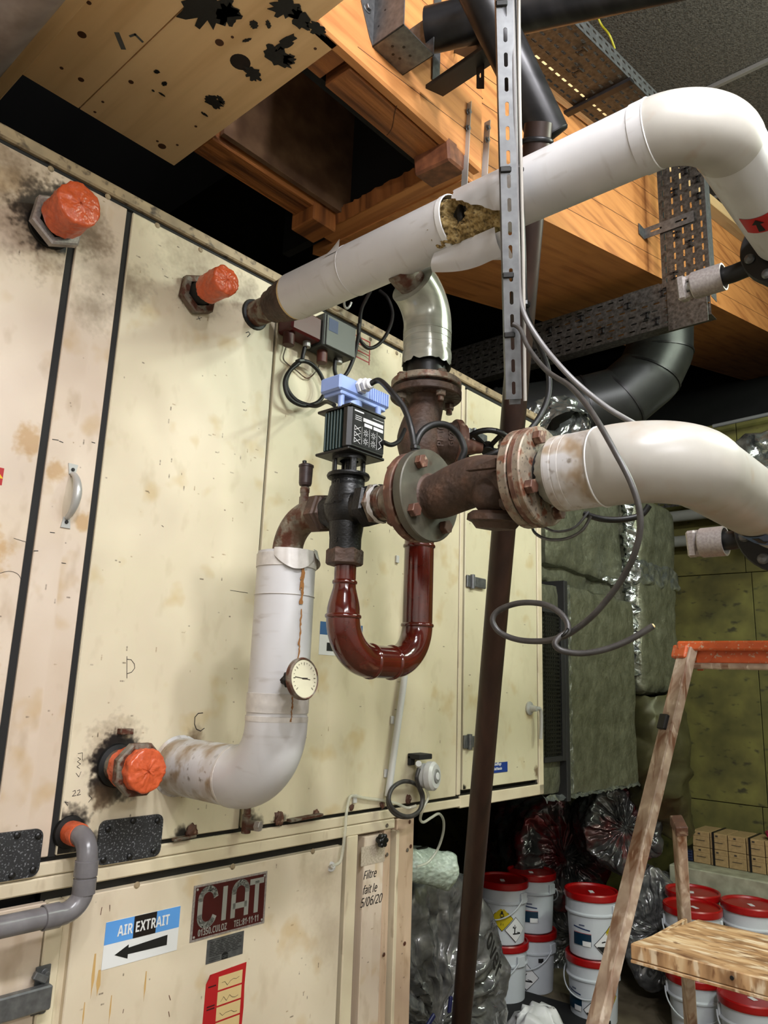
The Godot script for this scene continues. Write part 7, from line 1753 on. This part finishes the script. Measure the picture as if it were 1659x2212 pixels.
func stores() -> void:
	var P := [
		[Vector3(3.5926, 0.58, -0.7099), 0, "upper red lidded bucket of the stack nearest the post, with yellow and white hazard diamonds", "haz", 2.6],
		[Vector3(3.5926, 0.58, -0.7099), 1, "lower bucket of the stack nearest the post, mostly behind the wrapped roll", "none", 1.8],
		[Vector3(3.86, 0, -0.70), 0, "upper bucket of the rear left stack, teal label, tallest in the back", "label", 2.7],
		[Vector3(3.86, 0, -0.70), 1, "lower bucket of the rear left stack with a black tree hazard diamond", "tree", 2.75],
		[Vector3(3.75, 0, -0.295), 0, "upper bucket of the middle stack, teal label facing out, left of the ladder", "labhaz", 2.95],
		[Vector3(3.75, 0, -0.295), 1, "lower bucket of the middle stack with yellow and black hazard diamonds, left of the ladder", "cor", 2.8],
		[Vector3(3.87, 0, 0.155), 0, "upper bucket of the stack just behind the ladder's back leg", "none", 3.6],
		[Vector3(3.87, 0, 0.155), 1, "lower bucket below the ladder step, crossed by the ladder's back leg", "none", 3.6],
		[Vector3(4.14, 0, 0.06), 0, "upper bucket against the pale ledge, behind the one by the ladder's back leg", "none", 3.3],
		[Vector3(4.14, 0, 0.06), 1, "bottom bucket against the pale ledge, hidden behind the ladder step", "none", 3.3],
		[Vector3(4.13, 0, 0.335), 0, "upper bucket at the right edge above the ladder step", "label", 3.6],
		[Vector3(4.13, 0, 0.335), 1, "bottom bucket at the right edge behind the ladder step", "none", 3.6],
		[Vector3(3.77, 0, 0.42), 1, "nearest bucket low in the right corner under the ladder step", "none", 3.4]]
	var proto := make_bucket()
	var n := 0
	for q in P:
		var o: Node3D = proto
		if n > 0:
			o = proto.duplicate()
			o.name = numbered("bucket")
			add_child(o)
		n += 1
		q.append(o)
	for q in P:
		var o: Node3D = q[5]
		var p: Vector3 = q[0]
		tag(o, q[2], "bucket", "white buckets with red lids")
		var a: float = q[4]
		match q[3]:
			"haz":
				diamond(o, a, 0.125, 0.055, plain(Color(0.7, 0.62, 0.03), 0.45), "flame")
				diamond(o, a - 0.62, 0.075, 0.055, M.white, "tree")
			"label": product_label(o, a)
			"tree":
				diamond(o, a + 0.1, 0.085, 0.06, M.white, "tree")
				part("print", wrap_patch(0.1165, a - 0.55, 0.165, Vector2(0.014, 0), Vector2(0, 0.01), 0.001, 3), M.ink, o)
			"labhaz":
				product_label(o, a + 0.15)
				diamond(o, a - 0.85, 0.07, 0.055, M.white, "corrosive")
				diamond(o, a - 1.25, 0.12, 0.05, plain(Color(0.7, 0.62, 0.03), 0.45), "flame")
			"cor":
				diamond(o, a - 0.25, 0.07, 0.06, M.white, "corrosive")
				diamond(o, a - 0.75, 0.125, 0.055, plain(Color(0.7, 0.62, 0.03), 0.45), "flame")
				product_label(o, a + 0.75)
		if q[3] in ["label", "labhaz"]: (o.get_node("handle") as Node3D).rotation.y = PI
		o.position = Vector3(p.x, 0.0 if q[1] == 1 else 0.285, p.z)
		o.rotation.y = 0.35 * sin(n * 2.3 + p.x * 9.0) if q[3] == "none" else 0.0

	# pale ledge and the cartons on it
	one("concrete_ledge", MB.new().bx(Vector3(4.30, 0, -0.12), Vector3(4.72, 0.64, 1.9), 0.006), mottled(98, 0.02, Color(0.5, 0.5, 0.42), Color(0.62, 0.62, 0.53), 0.5), "pale concrete ledge along the back wall under the cartons", "ledge")
	var cm := mottled(99, 0.05, Color(0.52, 0.43, 0.28), Color(0.6, 0.5, 0.34), 0.3, 0.7)
	var carton := thing("carton", "", "carton", Vector3.ZERO)
	part("box", MB.new().box(Vector3(0, 0.041, 0), Vector3(0.2, 0.081, 0.088), Basis.IDENTITY, 0.002), cm, carton)
	part("lid_edge", MB.new().box(Vector3(0, 0.068, 0), Vector3(0.203, 0.026, 0.0885), Basis.IDENTITY, 0.002), cm, carton)
	part("print", MB.new().stroke([Vector3(-0.102, 0.035, -0.025), Vector3(-0.102, 0.035, 0.022)], 0.003, Vector3.LEFT), M.pencil, carton)
	part("print", MB.new().stroke([Vector3(-0.102, 0.068, -0.012), Vector3(-0.102, 0.068, -0.004)], 0.008, Vector3.LEFT), M.pencil, carton)
	var names := ["leftmost", "second from the left", "third from the left", "fourth from the left", "fifth from the left", "sixth from the left"]
	for j in 2:
		for i in 5:
			var c: Node3D = carton
			if i + j > 0:
				c = carton.duplicate()
				c.name = numbered("carton")
				add_child(c)
			c.position = Vector3(4.56, 0.641 + 0.083 * j, -0.0 + 0.0925 * i)
			tag(c, "brown carton on the pale ledge, %s in the %s row" % [names[i], "bottom" if j == 0 else "top"], "carton", "brown cartons on the ledge")
	for i in 2:
		one("packing_strap", MB.new().bx(Vector3(4.453, 0.642, 0.062 + 0.185 * i), Vector3(4.457, 0.808, 0.072 + 0.185 * i), 0.0).bx(Vector3(4.453, 0.807, 0.062 + 0.185 * i), Vector3(4.66, 0.81, 0.072 + 0.185 * i), 0.0), M.plastic, "%s black packing strap round the brown cartons" % ["left", "right"][i], "strap")
	var bt := thing("blue_grid_tray", "dark blue ribbed plastic tray left of the cartons", "tray", Vector3(4.5, 0.641, -0.1))
	part("tray", MB.new().bx(Vector3(4.46, 0.642, -0.112), Vector3(4.64, 0.70, -0.05), 0.003), plain(Color(0.05, 0.08, 0.16), 0.5), bt)
	for k in 4: part("rib", MB.new().bx(Vector3(4.455, 0.65 + 0.013 * k, -0.113), Vector3(4.46, 0.655 + 0.013 * k, -0.05), 0.0), plain(Color(0.09, 0.14, 0.27), 0.5), bt)
	one("pink_item", MB.new().box(Vector3(4.53, 0.83, 0.345), Vector3(0.08, 0.03, 0.06), Basis(Vector3.UP, 0.4), 0.008), plain(Color(0.6, 0.1, 0.25), 0.5), "small pink packet lying on the top row of cartons at the right edge", "packet")

	# plastic wrapped insulation rolls
	var pleat := func(o: Vector3, ax: Vector3, rad: float, length: float, sd: float, mat: Material, called: String, label: String, squash: Vector3) -> Node3D:
		var t := thing(called, label, "insulation roll", o)
		var u := ax.cross(Vector3.UP).normalized()
		var w := u.cross(ax)
		part("wrapped_roll", MB.new().grid(140, 70, func(a, b):
			var th: float = a * TAU
			var d: Vector3 = u * cos(th) + w * sin(th)
			var rr: float
			var h: float
			if b < 0.4:
				h = -length * (1.0 - b / 0.4)
				rr = rad
			elif b < 0.52:
				var q: float = (b - 0.4) / 0.12 * PI * 0.5
				h = 0.16 * rad * sin(q)
				rr = rad * (0.84 + 0.16 * cos(q))
			else:
				var q: float = (b - 0.52) / 0.48
				rr = rad * 0.84 * (1.0 - q)
				h = 0.16 * rad - 0.05 * rad * q * q
			var k := rr / rad
			var fold: float = sin(th * 17.0 + 2.5 * fnl.get_noise_2d(th * 2.0, sd)) * 0.5 + sin(th * 41.0 + sd + 5.0 * b) * 0.3
			var amp: float = 0.022 * rad / 0.3 * sin(clampf(k, 0.0, 1.0) * PI)
			var p: Vector3 = o + (d * (rr + amp * fold * 0.5) + ax * (h + amp * fold)) * squash
			return crumple(p, 6.0, 0.03) + Vector3(fnl.get_noise_3dv(p * 22.0), fnl.get_noise_3dv(p * 22.0 + Vector3(5, 5, 5)), 0) * 0.008, false, true), mat, t)
		return t
	var f: Node3D = pleat.call(Vector3(2.48, 0.335, -0.32), Vector3(0, 0, 1), 0.47, 1.0, 3.0, M.wrap, "wrapped_roll", "big plastic wrapped roll of grey insulation beside the lower cabinet, behind the post", Vector3(1.0, 1.1, 1))
	text("lettering", "over", Vector3(2.5334, 0.6047, -0.0639), 0.075, M.ink, f, Basis(Vector3.UP, 0.2) * Basis(Vector3.BACK, -0.95), 0.8)
	pleat.call(Vector3(4.1078, 0.6358, -0.6463), Vector3(-0.55, 0.0, 0.83), 0.30, 0.6, 7.0, M.wrap_red, "wrapped_roll", "plastic wrapped roll with dark red print and a star shaped gathered end, behind the buckets", Vector3.ONE)
	pleat.call(Vector3(4.003, 0.8343, -0.2369), Vector3(-0.75, 0.1, 0.66), 0.21, 0.3, 11.0, M.wrap_red, "wrapped_roll", "plastic wrapped roll with red print just left of the ladder's stile", Vector3.ONE)
	pleat.call(Vector3(4.3367, 0.1532, -0.7054), Vector3(-0.6, 0.0, 0.8), 0.32, 0.2, 15.0, M.wrap, "wrapped_roll", "pale grey wrapped roll on the floor behind the bucket stacks", Vector3.ONE)
	var g: Node3D = pleat.call(Vector3(4.1608, 0.3357, -0.1505), Vector3(-0.9, 0.05, 0.44), 0.22, 0.2, 19.0, M.wrap, "wrapped_roll", "grey wrapped roll standing behind the ladder with black lettering", Vector3(0.8, 1.3, 0.8))
	text("lettering", "over", Vector3(3.796, 0.2842, -0.0372), 0.07, M.ink, g, Basis(Vector3.UP, -0.7) * Basis(Vector3.BACK, -0.8), 0.8)
	# bubble wrap
	var ba: Vector3 = Vector3(2.1712, 0.9357, -0.2038)
	var bb: Vector3 = Vector3(2.3239, 0.9005, -0.1069)
	var bw := thing("bubble_wrap_roll", "roll of bubble wrap lying on the big wrapped roll beside the cabinet", "bubble wrap", bb)
	var bax := (bb - ba).normalized()
	part("roll", MB.new().grid(40, 24, func(a, b):
		var u := bax.cross(Vector3.UP).normalized()
		var w := u.cross(bax)
		var q: Vector3 = ba.lerp(bb, minf(b / 0.8, 1.0))
		var rr: float = 0.062 if b < 0.8 else 0.062 * (1.0 - (b - 0.8) / 0.2 * 0.98)
		return crumple(q + (u * cos(a * TAU) + w * sin(a * TAU)) * rr - bax * (0.02 if b > 0.86 else 0.0), 9.0, 0.012), false, true), M.bubble, bw)
	part("band", MB.new().tube([ba.lerp(bb, 0.25) + Vector3(-0.02, 0.055, 0.02), ba.lerp(bb, 0.4) + Vector3(0.0, 0.062, 0.012), ba.lerp(bb, 0.55) + Vector3(0.0, 0.064, -0.01)], 0.005, 8), M.plastic, bw)
	# white crumpled bag at the foot
	one("plastic_bag", MB.new().grid(30, 16, func(a, b):
		var d := Vector3(cos(a * TAU) * sin(b * PI), cos(b * PI), sin(a * TAU) * sin(b * PI))
		return crumple(Vector3(3.1681, 0.0861, -0.2658) + d * Vector3(0.13, 0.11, 0.13), 12.0, 0.05), false, true), M.white, "crumpled white plastic bag on the floor at the bottom edge beside the wrapped roll", "bag")
	for q in [[Vector3(2.2302, 0.4538, -0.1145), 0.5, "left"], [Vector3(2.3082, 0.4876, -0.0931), -0.3, "right"]]:
		one("blue_strip", MB.new().box(q[0], Vector3(0.016, 0.05, 0.01), Basis(Vector3.BACK, -q[1] - 0.5), 0.003), plain(Color(0.06, 0.08, 0.3), 0.5), "%s of two blue strips showing through the big wrapped roll at the bottom edge" % q[2], "strip")

func ladder() -> void:
	var paint_w := ramp_img(grey(110, 0.02), [[0, Color(0.46, 0.37, 0.3)], [0.45, Color(0.6, 0.52, 0.45)], [1, Color(0.74, 0.67, 0.58)]], 256, 256)
	paint_w = over(paint_w, grey(111, 0.03, 256, 256, 1, 6), 0.62, 0.72, Color(0.36, 0.19, 0.08, 0.8))
	paint_w = over(paint_w, grey(112, 0.04, 256, 256, 1, 3), 0.7, 0.78, Color(0.82, 0.77, 0.7, 0.85))
	var lm := tex_mat(paint_w, 0.3, 0.55)
	var st2 := over(ramp_img(grey(113, 0.03, 256, 256, 1, 5), [[0, Color(0.4, 0.28, 0.17)], [0.5, Color(0.66, 0.52, 0.36)], [1, Color(0.82, 0.73, 0.58)]], 256, 256), grey(114, 0.05, 256, 256, 1, 4), 0.58, 0.8, Color(0.84, 0.79, 0.69, 0.75))
	var sm := tex_mat(over(st2, grey(115, 0.07, 256, 256, 1, 3), 0.7, 0.86, Color(0.34, 0.2, 0.1, 0.65)), 0.35, 0.6)
	var om := tex_mat(over(ramp_img(grey(116, 0.02), [[0, Color(0.68, 0.29, 0.12)], [1, Color(0.8, 0.37, 0.17)]], 256, 256), grey(117, 0.05), 0.72, 0.8, Color(0.7, 0.62, 0.55, 0.9)), 0.2, 0.5)
	var a: Vector3 = Vector3(1.8481, 1.6495, 0.9313)
	var b: Vector3 = Vector3(1.595, 0.8824, 0.8004)
	var dn := (b - a).normalized()
	var t := thing("step_ladder", "paint spattered step ladder with an orange cap and a broad step at lower right", "ladder", Vector3(1.8, 0, 1.1))
	var foot := a + dn * (a.y / -dn.y)
	var xo := Vector3(0, 0, 1)
	part("stile", MB.new().bar(a, foot, 0.042, 0.024, Vector3(1, 0, 0.5), 0.003), lm, t)
	var wz := 0.42
	part("stile", MB.new().bar(a + xo * wz, foot + xo * (wz + 0.16), 0.042, 0.024, Vector3(1, 0, 0.5), 0.003), lm, t)
	part("cap", MB.new().bx(a + Vector3(-0.016, -0.006, -0.022), a + Vector3(0.014, 0.016, wz + 0.03), 0.004).bx(a + Vector3(0.01, -0.034, 0.0), a + Vector3(0.016, 0.012, wz + 0.02), 0.002).bar(a + Vector3(0, 0.004, -0.01), a + dn * 0.028 + Vector3(0.0, 0, -0.01), 0.046, 0.028, Vector3(1, 0, 0.5), 0.003), om, t, "orange plastic cap")
	part("cap_gusset", MB.new().prism(PackedVector2Array([Vector2(0, 0), Vector2(0.05, 0), Vector2(0.012, -0.05), Vector2(0, -0.05)]), a + Vector3(0.01, -0.002, 0.016), Vector3.BACK, Vector3.UP, 0.004), om, t)
	part("grab_rail", MB.new().cyl(a + dn * 0.055 + Vector3(0.012, 0.01, 0.01), a + dn * 0.055 + Vector3(0.012, 0.01, wz), 0.0075, 14), lm, t)
	part("paint_patch", MB.new().bar(a + dn * 0.165 + Vector3(-0.012, 0, -0.012), a + dn * 0.2 + Vector3(-0.012, 0, -0.012), 0.024, 0.012, Vector3(1, 0, 0.5), 0.002), M.ink, t, "dark blue paint patch")
	var s0: Vector3 = Vector3(1.6494, 1.035, 0.8575)
	var s1: Vector3 = Vector3(1.9237, 1.035, 0.894)
	var sy := s0.y
	part("step", MB.new().prism(PackedVector2Array([Vector2(s0.x, -s0.z), Vector2(s0.x - 0.01, -s0.z - 0.5), Vector2(s1.x, -s0.z - 0.5), Vector2(s1.x, -s1.z)]), Vector3(0, sy - 0.004, 0), Vector3.RIGHT, Vector3(0, 0, -1), 0.004), sm, t)
	part("step_edge", MB.new().bx(Vector3(s0.x - 0.012, sy - 0.028, s0.z), Vector3(s0.x + 0.004, sy + 0.001, s0.z + 0.5), 0.002).bx(Vector3(s0.x, sy - 0.022, s0.z + 0.003), Vector3(s1.x, sy - 0.004, s0.z + 0.012), 0.001), sm, t)
	part("step_lip", MB.new().bx(Vector3(s0.x - 0.014, sy - 0.035, s0.z), Vector3(s0.x + 0.0, sy - 0.029, s0.z + 0.5), 0.001), sm, t)
	part("bolt", MB.new().cyl(Vector3(s0.x - 0.0125, sy - 0.012, s0.z + 0.2), Vector3(s0.x - 0.0135, sy - 0.012, s0.z + 0.2), 0.004, 12), M.black, t)
	for k in [0.62, 0.31]:
		var c: Vector3 = a + dn * ((a.y - k) / -dn.y)
		part("step", MB.new().bx(c + Vector3(0.0, -0.02, 0.01), c + Vector3(0.12, 0.0, 0.5), 0.003), sm, t)
	var ra: Vector3 = Vector3(1.8671, 1.2515, 0.8813)
	var rb: Vector3 = Vector3(2.0853, 0.7491, 0.8037)
	var rd := (rb - ra).normalized()
	var rf := ra + rd * (ra.y / -rd.y)
	part("back_leg", MB.new().bar(ra, rf, 0.044, 0.022, Vector3(0.6, 0, 0.8), 0.002), lm, t)
	part("back_leg", MB.new().bar(ra + xo * 0.45, rf + xo * 0.6, 0.044, 0.022, Vector3(0.6, 0, 0.8), 0.002), lm, t)
	part("leg_block", MB.new().bar(ra - rd * 0.002, ra + rd * 0.022, 0.05, 0.028, Vector3(0.6, 0, 0.8), 0.002), M.rust_red, t)
